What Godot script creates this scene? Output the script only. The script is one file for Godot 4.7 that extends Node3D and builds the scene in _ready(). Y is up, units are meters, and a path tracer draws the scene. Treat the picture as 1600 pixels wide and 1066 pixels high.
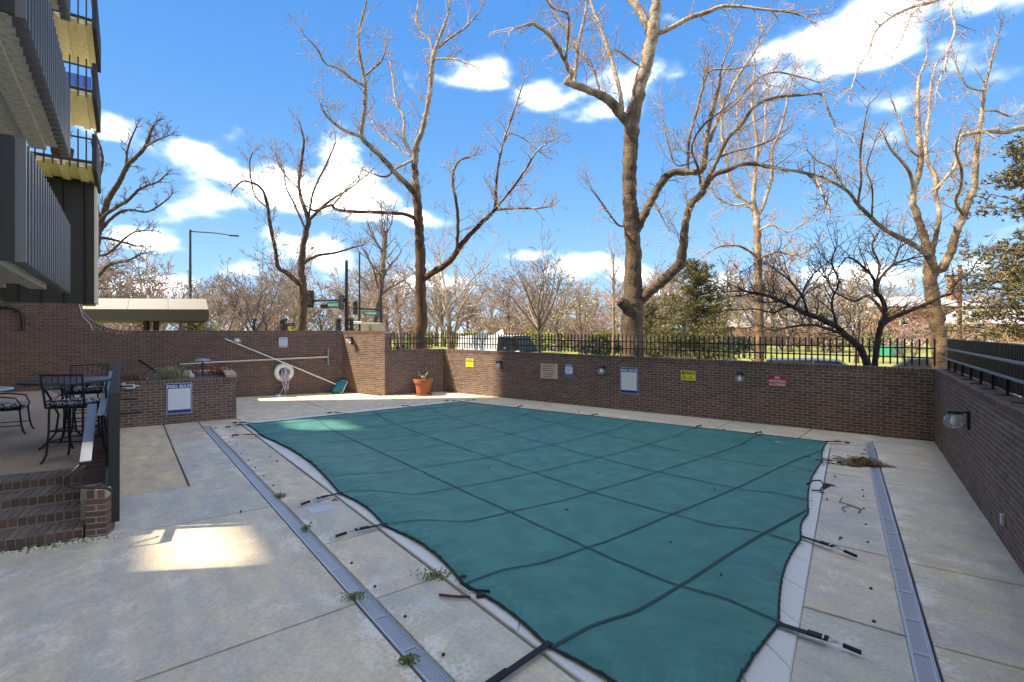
extends Node3D
# A covered swimming pool in a brick court beside an apartment tower. Metres, y up; the camera looks along -z, "d" is distance along -z.

const EYE := 2.25
var M := {}
var taken := {}
var lib := {}

class MB:
	var v := PackedVector3Array()
	var n := PackedVector3Array()
	var c := PackedColorArray()
	var uv := PackedVector2Array()
	var ix := PackedInt32Array()
	var col := Color.WHITE
	func p(a: Vector3, nn: Vector3, t := Vector2.ZERO) -> int:
		v.append(a); n.append(nn); c.append(col); uv.append(t)
		return v.size() - 1
	func tri(a: Vector3, b: Vector3, d: Vector3) -> void:
		var nn := (d - a).cross(b - a).normalized()
		var i := p(a, nn); p(b, nn, Vector2(1, 0)); p(d, nn, Vector2(1, 1))
		ix.append_array(PackedInt32Array([i, i + 1, i + 2]))
	# corners given clockwise as seen from outside
	func quad(a: Vector3, b: Vector3, d: Vector3, e: Vector3) -> void:
		var nn := (d - a).cross(b - a)
		if nn.length_squared() < 1e-14: nn = (e - a).cross(d - a)
		nn = nn.normalized()
		var i := p(a, nn, Vector2(0, 0)); p(b, nn, Vector2(1, 0)); p(d, nn, Vector2(1, 1)); p(e, nn, Vector2(0, 1))
		ix.append_array(PackedInt32Array([i, i + 1, i + 2, i, i + 2, i + 3]))
	func box(t: Transform3D, s: Vector3) -> void:
		var h := s * 0.5
		for k in 3:
			for sg in [-1.0, 1.0]:
				var ax := Vector3.ZERO; ax[k] = sg
				var u := Vector3.ZERO; u[(k + 1) % 3] = 1.0
				var w := Vector3.ZERO; w[(k + 2) % 3] = sg
				var nn: Vector3 = (t.basis * ax).normalized()
				var i := v.size()
				p(t * ((ax + u + w) * h), nn, Vector2(1, 0)); p(t * ((ax + u - w) * h), nn, Vector2(1, 1))
				p(t * ((ax - u - w) * h), nn, Vector2(0, 1)); p(t * ((ax - u + w) * h), nn, Vector2(0, 0))
				ix.append_array(PackedInt32Array([i, i + 1, i + 2, i, i + 2, i + 3]))
	func bx(center: Vector3, s: Vector3) -> void:
		box(Transform3D(Basis(), center), s)
	# box with chamfered edges
	func cbox(t: Transform3D, s: Vector3, b: float) -> void:
		var h := s * 0.5
		var corner := func(sx: float, sy: float, sz: float, k: int) -> Vector3:
			var q := Vector3(sx * h.x, sy * h.y, sz * h.z)
			var sg := Vector3(sx, sy, sz)
			for j in 3:
				if j != k: q[j] -= sg[j] * b
			return t * q
		var o: Vector3 = t.origin
		for k in 3:
			var k1 := (k + 1) % 3; var k2 := (k + 2) % 3
			for sg in [-1.0, 1.0]:
				var q: Array[Vector3] = []
				for e in [[1, 1], [1, -1], [-1, -1], [-1, 1]]:
					var s3 := Vector3.ZERO; s3[k] = sg; s3[k1] = e[0]; s3[k2] = e[1]
					q.append(corner.call(s3.x, s3.y, s3.z, k))
				oquad(q[0], q[1], q[2], q[3], o)
			for e in [[1, 1], [1, -1], [-1, -1], [-1, 1]]:
				var q: Array[Vector3] = []
				for w in [[-1.0, k1], [1.0, k1], [1.0, k2], [-1.0, k2]]:
					var s3 := Vector3.ZERO; s3[k] = w[0]; s3[k1] = e[0]; s3[k2] = e[1]
					q.append(corner.call(s3.x, s3.y, s3.z, w[1]))
				oquad(q[0], q[1], q[2], q[3], o)
		for a in [-1.0, 1.0]:
			for bb in [-1.0, 1.0]:
				for d in [-1.0, 1.0]:
					otri(corner.call(a, bb, d, 0), corner.call(a, bb, d, 1), corner.call(a, bb, d, 2), o)
	func oquad(a: Vector3, b: Vector3, d: Vector3, e: Vector3, o: Vector3) -> void:
		if (d - a).cross(b - a).dot((a + d) * 0.5 - o) >= 0.0: quad(a, b, d, e)
		else: quad(e, d, b, a)
	func otri(a: Vector3, b: Vector3, d: Vector3, o: Vector3) -> void:
		if (d - a).cross(b - a).dot((a + b + d) / 3.0 - o) >= 0.0: tri(a, b, d)
		else: tri(d, b, a)
	# round bar through points, one radius per point
	func tube(pts: PackedVector3Array, rad: PackedFloat32Array, sides: int, caps := true, cols := PackedColorArray()) -> void:
		var m := pts.size()
		if m < 2: return
		var t0 := (pts[1] - pts[0]).normalized()
		var side := t0.cross(Vector3.UP if absf(t0.y) < 0.9 else Vector3.RIGHT).normalized()
		var start := v.size()
		for i in m:
			var t := (pts[mini(i + 1, m - 1)] - pts[maxi(i - 1, 0)]).normalized()
			side = (side - t * side.dot(t))
			if side.length_squared() < 1e-8: side = t.cross(Vector3.UP + Vector3(0.3, 0, 0.2))
			side = side.normalized()
			var up := side.cross(t)
			if cols.size(): col = cols[i]
			for k in sides:
				var a := TAU * k / sides
				var nn := side * cos(a) + up * sin(a)
				p(pts[i] + nn * rad[i], nn, Vector2(float(k) / sides, i))
		for i in m - 1:
			for k in sides:
				var a := start + i * sides + k; var b := start + i * sides + (k + 1) % sides
				ix.append_array(PackedInt32Array([a, b, a + sides, b, b + sides, a + sides]))
		if caps:
			for e in [0, m - 1]:
				var cc := p(pts[e], (pts[0] - pts[1]).normalized() if e == 0 else (pts[m - 1] - pts[m - 2]).normalized())
				for k in sides:
					var a: int = start + e * sides + k; var b: int = start + e * sides + (k + 1) % sides
					ix.append_array(PackedInt32Array([cc, b, a] if e == 0 else [cc, a, b]))
	func bar(a: Vector3, b: Vector3, r: float, sides := 6) -> void:
		tube(PackedVector3Array([a, b]), PackedFloat32Array([r, r]), sides)
	func path(pts: Array, r: float, sides := 6) -> void:
		var q := PackedVector3Array(pts); var rr := PackedFloat32Array(); rr.resize(q.size()); rr.fill(r)
		tube(q, rr, sides)
	# square bar between two points
	func beam(a: Vector3, b: Vector3, w: float, h: float, up := Vector3.UP) -> void:
		var z := (b - a).normalized()
		var x := up.cross(z)
		if x.length() < 1e-4: x = Vector3.RIGHT.cross(z)
		x = x.normalized()
		box(Transform3D(Basis(x, z.cross(x), z), (a + b) * 0.5), Vector3(w, h, a.distance_to(b)))
	# profile of (radius, height) turned about y
	func lathe(prof: PackedVector2Array, sides: int, t := Transform3D()) -> void:
		for i in prof.size() - 1:
			var e := prof[i + 1] - prof[i]
			var nr := Vector2(e.y, -e.x).normalized()
			var i0 := v.size()
			for k in sides + 1:
				var a := TAU * k / sides
				var nn := (t.basis * Vector3(nr.x * cos(a), nr.y, nr.x * sin(a))).normalized()
				for q in [prof[i], prof[i + 1]]:
					p(t * Vector3(q.x * cos(a), q.y, q.x * sin(a)), nn, Vector2(float(k) / sides, q.y))
			for k in sides:
				var j := i0 + k * 2
				ix.append_array(PackedInt32Array([j, j + 2, j + 1, j + 2, j + 3, j + 1]))
	# flat shape in x/z raised from y0 to y1 (local), uv from world metres through the given scale
	func prism(poly: PackedVector2Array, y0: float, y1: float, bev := 0.0) -> void:
		var cw := Geometry2D.is_polygon_clockwise(poly)
		var q := poly.duplicate()
		if cw: q.reverse()
		var top := q
		if bev > 0.0:
			var r := Geometry2D.offset_polygon(q, -bev)
			if r.size() == 1 and r[0].size() == q.size():
				# match the first corner
				var best := 0; var bd := 1e9
				for i in r[0].size():
					if r[0][i].distance_to(q[0]) < bd: bd = r[0][i].distance_to(q[0]); best = i
				top = PackedVector2Array()
				for i in q.size(): top.append(r[0][(best + i) % q.size()])
			else: bev = 0.0
		var idx := Geometry2D.triangulate_polygon(top)
		for y in ([y1, y0]):
			var i0 := v.size()
			for s in (top if y == y1 else q): p(Vector3(s.x, y, s.y), Vector3.UP if y == y1 else Vector3.DOWN, s)
			for j in range(0, idx.size(), 3):
				ix.append_array(PackedInt32Array([i0 + idx[j], i0 + idx[j + 1], i0 + idx[j + 2]] if y == y1 else [i0 + idx[j + 2], i0 + idx[j + 1], i0 + idx[j]]))
		var o := Vector3.ZERO
		for s in q: o += Vector3(s.x, (y0 + y1) / 2, s.y) / q.size()
		for i in q.size():
			var a := q[i]; var b := q[(i + 1) % q.size()]
			var ta := top[i]; var tb := top[(i + 1) % q.size()]
			var ym := y1 - bev
			var e := v.size()
			quad(Vector3(a.x, y0, a.y), Vector3(b.x, y0, b.y), Vector3(b.x, ym, b.y), Vector3(a.x, ym, a.y))
			if bev > 0.0: quad(Vector3(a.x, ym, a.y), Vector3(b.x, ym, b.y), Vector3(tb.x, y1, tb.y), Vector3(ta.x, y1, ta.y))
			for j in range(e, v.size()): uv[j] = Vector2(v[j].x, v[j].z)
	func add(o: MB, t: Transform3D) -> void:
		var i0 := v.size()
		for i in o.v.size():
			v.append(t * o.v[i]); n.append((t.basis * o.n[i]).normalized())
		c.append_array(o.c); uv.append_array(o.uv)
		for i in o.ix: ix.append(i0 + i)
	func mesh(m: Material) -> ArrayMesh:
		var a := []
		a.resize(Mesh.ARRAY_MAX)
		a[Mesh.ARRAY_VERTEX] = v; a[Mesh.ARRAY_NORMAL] = n; a[Mesh.ARRAY_COLOR] = c; a[Mesh.ARRAY_TEX_UV] = uv; a[Mesh.ARRAY_INDEX] = ix
		var r := ArrayMesh.new()
		r.add_surface_from_arrays(Mesh.PRIMITIVE_TRIANGLES, a)
		r.surface_set_material(0, m)
		return r

# ---------- naming and scene helpers ----------
func numbered(called: String, parent: Node) -> String:
	var k := "%d/%s" % [parent.get_instance_id(), called]
	var i: int = taken.get(k, 0)
	taken[k] = i + 1
	return called if i == 0 else "%s_%03d" % [called, i]

func tag(o: Node, label: String, category := "", group := "", kind := "") -> Node:
	if label: o.set_meta("label", label)
	if category: o.set_meta("category", category)
	if group: o.set_meta("group", group)
	if kind: o.set_meta("kind", kind)
	return o

func thing(called: String, label: String, category: String, at := Vector3.ZERO, turn := 0.0, group := "") -> Node3D:
	var o := Node3D.new()
	o.name = numbered(called, self)
	add_child(o, true)
	o.position = at
	o.rotation.y = turn
	tag(o, label, category, group)
	return o

func put(called: String, mesh: Mesh, parent: Node, t := Transform3D()) -> MeshInstance3D:
	var o := MeshInstance3D.new()
	o.mesh = mesh
	o.transform = t
	o.name = numbered(called, parent)
	parent.add_child(o, true)
	return o

func part(called: String, b: MB, m: Material, parent: Node, t := Transform3D()) -> MeshInstance3D:
	return put(called, b.mesh(m), parent, t)

func structure(called: String, b: MB, m: Material) -> MeshInstance3D:
	var o := part(called, b, m, self)
	o.set_meta("kind", "structure")
	return o

func copy_of(o: Node3D, label: String, at: Vector3, turn: float, size := 1.0, group := "") -> Node3D:
	var r: Node3D = o.duplicate()
	var base := String(o.name)
	if base.length() > 4 and base[base.length() - 4] == "_" and base.right(3).is_valid_int(): base = base.left(base.length() - 4)
	r.name = numbered(base, self)
	add_child(r, true)
	r.position = at
	r.rotation = Vector3(0, turn, 0)
	r.scale = Vector3.ONE * size
	r.set_meta("label", label)
	if group: r.set_meta("group", group)
	return r

# x to the right, d away along the view axis, h height
func W(x: float, d: float, h := 0.0) -> Vector3: return Vector3(x, h, -d)
# the pool's own axes: a along the long left edge towards the camera, b across to the right
func P(a: float, b: float, h := 0.0) -> Vector3: return Vector3(-6.32 + 0.621 * a + 0.784 * b, h, -(11.94 - 0.784 * a + 0.621 * b))
func P2(q: Vector2) -> Vector2:
	var r := P(q.x, q.y)
	return Vector2(r.x, r.z)
func R(seed_: int) -> RandomNumberGenerator:
	var r := RandomNumberGenerator.new()
	r.seed = seed_
	return r

# ---------- materials ----------
func lin(r: float, g: float, b: float) -> Color: return Color(r, g, b).linear_to_srgb()

func mat(c: Color, rough := 0.8, metal := 0.0, vc := false) -> StandardMaterial3D:
	var m := StandardMaterial3D.new()
	m.albedo_color = c
	m.roughness = rough
	m.metallic = metal
	m.vertex_color_use_as_albedo = vc
	return m

func fnl(freq: float, s: int, oct := 4, kind := FastNoiseLite.TYPE_SIMPLEX_SMOOTH) -> FastNoiseLite:
	var f := FastNoiseLite.new()
	f.noise_type = kind
	f.frequency = freq
	f.seed = s
	f.fractal_octaves = oct
	return f

func ntex(freq: float, s: int, stops: Array, oct := 4, size := 512, normal := false, bump := 4.0) -> NoiseTexture2D:
	var t := NoiseTexture2D.new()
	t.width = size; t.height = size
	t.seamless = true
	t.noise = fnl(freq, s, oct)
	if normal:
		t.as_normal_map = true
		t.bump_strength = bump
	else:
		var g := Gradient.new()
		var off := PackedFloat32Array(); var cs := PackedColorArray()
		for q in stops:
			off.append(q[0]); cs.append(q[1])
		g.offsets = off; g.colors = cs
		t.color_ramp = g
	return t

func tri(m: StandardMaterial3D, tex: Texture2D, scale: float, world := true, normal: Texture2D = null, depth := 1.0) -> StandardMaterial3D:
	m.albedo_texture = tex
	m.uv1_triplanar = true
	m.uv1_world_triplanar = world
	m.uv1_scale = Vector3.ONE * scale
	if normal:
		m.normal_enabled = true
		m.normal_texture = normal
		m.normal_scale = depth
	return m

func grey(v: float) -> Color: return Color(v, v, v)

func make_materials() -> void:
	var speck := ntex(0.09, 3, [[0.0, grey(0.72)], [0.45, grey(0.95)], [0.6, grey(1.0)], [1.0, grey(0.86)]], 5)
	var fine_n := ntex(0.12, 8, [], 5, 512, true, 3.0)
	M.brick = tri(mat(Color.WHITE, 0.62, 0, true), ntex(0.05, 5, [[0.0, Color(0.62, 0.6, 0.6)], [0.5, Color(0.95, 0.93, 0.92)], [1.0, Color(1, 0.97, 0.93)]], 5), 2.2, true, fine_n, 0.5)
	M.mortar = tri(mat(lin(0.38, 0.32, 0.265), 0.95), speck, 3.0)
	M.black_metal = mat(lin(0.008, 0.008, 0.009), 0.45)
	M.black_metal.metallic_specular = 0.5
	M.iron = mat(lin(0.008, 0.008, 0.009), 0.4)
	M.grey_metal = tri(mat(lin(0.30, 0.32, 0.36), 0.45, 0.3), speck, 4.0, false)
	M.galv = tri(mat(lin(0.56, 0.57, 0.60), 0.5, 0.3), speck, 5.0)
	M.fin = mat(lin(0.065, 0.062, 0.07), 0.35, 0.0)
	M.fin.metallic_specular = 0.9
	M.siding = tri(mat(lin(0.007, 0.007, 0.0075), 0.5), speck, 1.0)
	M.cream = tri(mat(lin(0.80, 0.70, 0.50), 0.8), ntex(0.02, 15, [[0.0, grey(0.86)], [0.6, grey(1.0)], [1.0, grey(0.95)]], 4), 0.5)
	M.soffit = tri(mat(lin(0.85, 0.79, 0.68), 0.9), ntex(0.025, 16, [[0.0, grey(0.75)], [0.5, grey(0.94)], [1.0, grey(1.0)]], 5), 0.6)
	M.stucco = tri(mat(lin(0.62, 0.56, 0.46), 0.85), speck, 0.6)
	M.canopy = mat(lin(0.095, 0.1, 0.108), 0.5)
	M.canopy_low = mat(lin(0.055, 0.044, 0.036), 0.7)
	M.white = mat(lin(0.80, 0.80, 0.80), 0.45)
	M.white_paint = mat(lin(0.78, 0.77, 0.73), 0.5)
	M.glass = mat(lin(0.02, 0.022, 0.025), 0.2)
	M.glass.metallic_specular = 0.25
	M.rubber = mat(lin(0.015, 0.015, 0.015), 0.8)
	M.steel = mat(lin(0.55, 0.55, 0.56), 0.3, 0.9)
	M.brass = mat(lin(0.06, 0.05, 0.035), 0.5, 0.6)
	M.web = tri(mat(lin(0.022, 0.062, 0.064), 0.75), speck, 8.0)
	M.tie = tri(mat(lin(0.010, 0.011, 0.012), 0.75), speck, 8.0)
	M.hem = tri(mat(lin(0.014, 0.032, 0.038), 0.8), speck, 9.0)
	M.terracotta = tri(mat(lin(0.33, 0.11, 0.05), 0.75), ntex(0.03, 21, [[0.0, Color(0.75, 0.72, 0.7)], [0.5, Color(1, 1, 1)], [1.0, Color(1, 0.95, 0.9)]], 4), 2.0)
	M.soil = tri(mat(lin(0.16, 0.11, 0.07), 0.95), ntex(0.08, 22, [[0.0, grey(0.35)], [0.5, grey(0.85)], [1.0, grey(1.0)]], 5), 1.5)
	M.leaf = mat(Color.WHITE, 0.7, 0, true)
	M.leaf.backlight_enabled = true
	M.leaf.backlight = Color(0.12, 0.14, 0.06)
	M.leaf.cull_mode = BaseMaterial3D.CULL_DISABLED
	M.petal = mat(Color.WHITE, 0.7, 0, true)
	M.petal.cull_mode = BaseMaterial3D.CULL_DISABLED
	M.paint = mat(Color.WHITE, 0.35, 0, true)
	M.plain = mat(Color.WHITE, 0.7, 0, true)
	var bark_n := ntex(0.05, 31, [], 5, 512, true, 9.0)
	M.bark = tri(mat(Color.WHITE, 0.9, 0, true), ntex(0.035, 32, [[0.0, Color(0.42, 0.38, 0.35)], [0.38, Color(0.62, 0.58, 0.54)], [0.47, Color(0.95, 0.93, 0.9)], [0.58, Color(1, 1, 1)], [0.66, Color(0.72, 0.67, 0.60)], [1.0, Color(0.9, 0.86, 0.8)]], 5), 1.1, false, bark_n, 1.6)
	M.bark.uv1_scale = Vector3(1.6, 0.7, 1.6)
	M.twig = mat(Color.WHITE, 0.85, 0, true)
	M.grass = tri(mat(lin(0.22, 0.24, 0.07), 0.95), ntex(0.03, 41, [[0.0, Color(0.72, 0.75, 0.6)], [0.5, Color(1, 1, 0.9)], [1.0, Color(1, 0.93, 0.72)]], 5), 0.12)
	M.asphalt = tri(mat(lin(0.07, 0.07, 0.072), 0.9), speck, 0.8)
	M.walk = tri(mat(lin(0.50, 0.45, 0.37), 0.9), speck, 0.4)
	M.house_brick = tri(mat(lin(0.28, 0.13, 0.08), 0.9), speck, 0.5)
	M.shingle = tri(mat(lin(0.55, 0.52, 0.52), 0.9), ntex(0.05, 45, [[0.0, grey(0.7)], [1.0, grey(1.0)]], 4), 0.5)
	M.terrace = tri(mat(lin(0.55, 0.44, 0.35), 0.9), ntex(0.11, 46, [[0.0, Color(0.45, 0.4, 0.38)], [0.35, Color(0.85, 0.8, 0.75)], [0.6, Color(1, 0.97, 0.93)], [1.0, Color(0.8, 0.72, 0.66)]], 6), 0.9, true, fine_n, 0.6)

# ---------- sky ----------
func cloud_sky() -> ImageTexture:
	var wd := 3072; var ht := 1536; var half := 768
	var mask := PackedFloat32Array(); mask.resize(wd * half)
	# clouds in view: azimuth and elevation of the middle, half sizes (degrees), strength
	var blobs := [
		[-34.0, 16.8, 5.5, 1.8, 0.8], [-38.5, 17.5, 2.6, 1.6, 0.75], [-41.5, 9.0, 3.0, 3.5, 0.55], [-36.5, 8.5, 4.0, 1.1, 0.8],
		[-24.5, 14.3, 6.0, 2.9, 1.1], [-18.0, 15.4, 5.4, 3.3, 1.15], [-31.0, 12.8, 4.0, 1.9, 0.95], [-10.5, 12.6, 4.0, 1.6, 0.75], [-21.0, 8.0, 4.5, 2.2, 0.7], [-29.0, 6.0, 3.5, 1.2, 0.5],
		[-3.0, 27.2, 4.2, 2.3, 1.1], [3.5, 25.6, 5.0, 2.0, 0.95], [10.0, 23.5, 4.0, 1.5, 0.6], [13.5, 27.0, 4.0, 3.0, 0.3],
		[34.5, 26.0, 6.5, 4.2, 0.9], [40.0, 28.5, 6.0, 3.4, 0.8], [30.0, 21.5, 6.0, 4.0, 0.5], [45.5, 26.5, 6.0, 3.5, 0.85], [38.0, 18.0, 8.0, 3.0, 0.4],
		[6.5, 7.0, 4.5, 2.0, 0.9], [13.5, 6.5, 3.5, 1.8, 0.85], [1.5, 8.8, 4.0, 1.2, 0.55], [-8.0, 5.5, 7.0, 1.5, 0.6], [22.0, 4.5, 8.0, 1.6, 0.6], [36.0, 5.0, 9.0, 2.0, 0.6], [-36.0, 4.0, 9.0, 1.6, 0.6]]
	# and the same kind of sky all the way round
	var r := R(77)
	for i in 60:
		var az := r.randf_range(56, 304)
		blobs.append([az if az < 180 else az - 360, r.randf_range(3, 40), r.randf_range(5, 12), r.randf_range(2, 6), r.randf_range(0.6, 1.2)])
	for i in 20: blobs.append([r.randf_range(-180, 180), r.randf_range(40, 82), r.randf_range(8, 18), r.randf_range(5, 11), r.randf_range(0.4, 1.0)])
	for q in blobs:
		var cx: float = fposmod(q[0] / 360.0, 1.0) * wd; var cy: float = (90.0 - q[1]) / 180.0 * ht
		var stretch := 1.0 / maxf(0.2, cos(deg_to_rad(q[1])))
		var rx: float = q[2] * stretch / 360.0 * wd; var ry: float = q[3] / 180.0 * ht
		for y in range(maxi(0, int(cy - ry * 2)), mini(half, int(cy + ry * 2))):
			for x in range(int(cx - rx * 2), int(cx + rx * 2)):
				var e := Vector2((x - cx) / rx, (y - cy) / ry * (1.0 if y < cy else 1.35)).length_squared()
				if e < 4.0:
					var k := y * wd + posmod(x, wd)
					mask[k] = maxf(mask[k], q[4] * exp(-e * 0.9))
	var f := fnl(1.0, 9, 6); var f2 := fnl(1.0, 19, 3)
	var im := Image.create_empty(wd, ht, false, Image.FORMAT_RGBF)
	var low := Color(0.34, 0.33, 0.28)
	im.fill(low)
	for y in half:
		var el := PI * 0.5 - PI * (y + 0.5) / ht
		var s := sin(el); var ce := cos(el)
		var t := pow(1.0 - s, 1.9)
		var base := Color(0.0145, 0.055, 0.153).lerp(Color(0.060, 0.135, 0.220), pow(1.0 - s, 2.6))
		base = base.lerp(Color(0.158, 0.203, 0.24), pow(1.0 - s, 8.0) * 0.75)
		for x in wd:
			var m := mask[y * wd + x]
			var cl := 0.0
			var c := base
			if m > 0.02:
				var az := TAU * (x + 0.5) / wd
				var dv := Vector3(sin(az) * ce, s * 1.9, -cos(az) * ce)
				var nn := f.get_noise_3dv(dv * 7.0)
				var n2 := f2.get_noise_3dv(dv * 2.6)
				cl = pow(smoothstep(0.20, 1.25, m + nn * 0.70 + n2 * 0.22), 1.5)
				var shade := 0.62 + 0.38 * smoothstep(-0.3, 0.5, nn + m * 0.35)
				c = base.lerp(Color(1.45, 1.40, 1.33) * shade, cl * 0.96)
			im.set_pixel(x, y, c)
	return ImageTexture.create_from_image(im)

func make_view() -> void:
	var cam := Camera3D.new()
	cam.name = "camera"
	cam.projection = Camera3D.PROJECTION_FRUSTUM
	cam.near = 0.1
	cam.size = 0.1 * 1066.0 / 775.0
	cam.frustum_offset = Vector2(0, -14.0 / 775.0 * 0.1)
	cam.far = 1500.0
	add_child(cam)
	cam.position = Vector3(0, EYE, 0)
	cam.current = true
	var sky := Sky.new()
	var pm := PanoramaSkyMaterial.new()
	pm.panorama = cloud_sky()
	pm.energy_multiplier = 1.0
	sky.sky_material = pm
	var e := Environment.new()
	e.background_mode = Environment.BG_SKY
	e.sky = sky
	e.background_energy_multiplier = 1.0
	e.tonemap_mode = Environment.TONE_MAPPER_LINEAR
	e.tonemap_exposure = 5.6
	e.sdfgi_enabled = true
	e.ssao_enabled = true
	e.ssil_enabled = true
	var we := WorldEnvironment.new()
	we.name = "sky"
	we.environment = e
	add_child(we)
	var sun := DirectionalLight3D.new()
	sun.name = "sun"
	sun.light_energy = 0.68
	sun.light_color = Color(1.0, 0.93, 0.82)
	sun.light_angular_distance = 0.9
	sun.shadow_enabled = true
	add_child(sun)
	var el := deg_to_rad(48.0)
	var towards := Vector3(-0.993 * cos(el), sin(el), 0.12 * cos(el))
	sun.look_at_from_position(Vector3.ZERO, -towards, Vector3.UP)

# ---------- ground ----------
func make_ground() -> void:
	var b := MB.new()
	var q := PackedVector2Array([Vector2(-700, 60), Vector2(700, 60), Vector2(700, -900), Vector2(-700, -900)])
	b.prism(q, -0.45, -0.25)
	structure("ground", b, M.grass)
	# road and pavements run along the street behind the sign wall
	var dir := Vector2(11.29, 8.55).normalized()      # x, z of the sign wall
	var nrm := Vector2(dir.y, -dir.x)                   # away from the pool
	var o := Vector2(-2.61, -18.75)
	var strip := func(n0: float, n1: float, y: float, called: String, m: Material) -> void:
		var s := MB.new()
		var pl := PackedVector2Array([o + nrm * n0 - dir * 160, o + nrm * n0 + dir * 120, o + nrm * n1 + dir * 120, o + nrm * n1 - dir * 160])
		s.prism(pl, y - 0.15, y)
		structure(called, s, m)
	strip.call(3.2, 4.8, -0.12, "near_pavement", M.walk)
	strip.call(6.4, 15.6, -0.24, "road", M.asphalt)
	strip.call(17.5, 19.2, -0.12, "far_pavement", M.walk)

# ---------- pool deck: one concrete slab after another, open joints between them ----------
func deck_texture() -> ImageTexture:
	# planar over x -12..12, z -24..0: mottled concrete with stains, cement patches and lime bloom along the drains
	var sz := 2048
	var im := Image.create_empty(sz, sz, false, Image.FORMAT_RGB8)
	var big := fnl(0.35, 51, 4); var mid := fnl(2.3, 52, 5); var fin := fnl(19.0, 53, 3); var streak := fnl(1.0, 54, 4)
	var ua := Vector2(0.621, 0.784)    # along a in (x, z)
	var ub := Vector2(0.784, -0.621)
	var data := PackedByteArray(); data.resize(sz * sz * 3)
	for y in sz:
		var z := -24.0 + 24.0 * (y + 0.5) / sz
		for x in sz:
			var wx := -12.0 + 24.0 * (x + 0.5) / sz
			var rel := Vector2(wx + 6.32, z + 11.94)
			var a := rel.dot(ua); var bb := rel.dot(ub)
			# only where deck can be seen
			if bb < -7.5 or a > 14.5 or (bb > 0.6 and bb < 5.8 and a > 0.5 and a < 10.5): continue
			var g := big.get_noise_2d(wx, z); var m := mid.get_noise_2d(wx, z); var h := fin.get_noise_2d(wx, z)
			var st := streak.get_noise_2d(a * 0.9, bb * 3.2)
			var l := 0.565 + g * 0.025 + m * 0.028 + h * 0.05 + st * 0.035
			var warm := 0.062 + g * 0.03 + st * 0.03
			# lime bloom beside drains and along the coping, broken by noise
			var da := absf(bb + 0.72) if bb > -0.8 else absf(bb + 0.95)
			var bloom := clampf(1.0 - da / 0.24, 0, 1) * smoothstep(-0.05, 0.35, m + h * 0.5 + g * 0.4)
			var aw := 9.91 + 0.326 * (9.24 - bb)
			var dr := absf(a - aw - 0.14)
			bloom = maxf(bloom, clampf(1.0 - dr / 0.26, 0, 1) * smoothstep(-0.12, 0.25, m + h * 0.5))
			# cement patches
			bloom = maxf(bloom, smoothstep(0.34, 0.62, m * 0.9 + h * 0.25 + big.get_noise_2d(wx * 2.2 + 40.0, z * 2.2) * 0.55) * 0.45)
			l += bloom * 0.065; warm -= bloom * 0.03
			# dark specks
			if h > 0.52: l -= 0.07
			var i := (y * sz + x) * 3
			data[i] = int(clampf((l + warm * 0.55) * 1.36, 0, 1) * 255.0)
			data[i + 1] = int(clampf((l + warm * 0.1) * 1.36, 0, 1) * 255.0)
			data[i + 2] = int(clampf((l - warm * 0.75) * 1.36, 0, 1) * 255.0)
	im.set_data(sz, sz, false, Image.FORMAT_RGB8, data)
	return ImageTexture.create_from_image(im)

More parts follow.
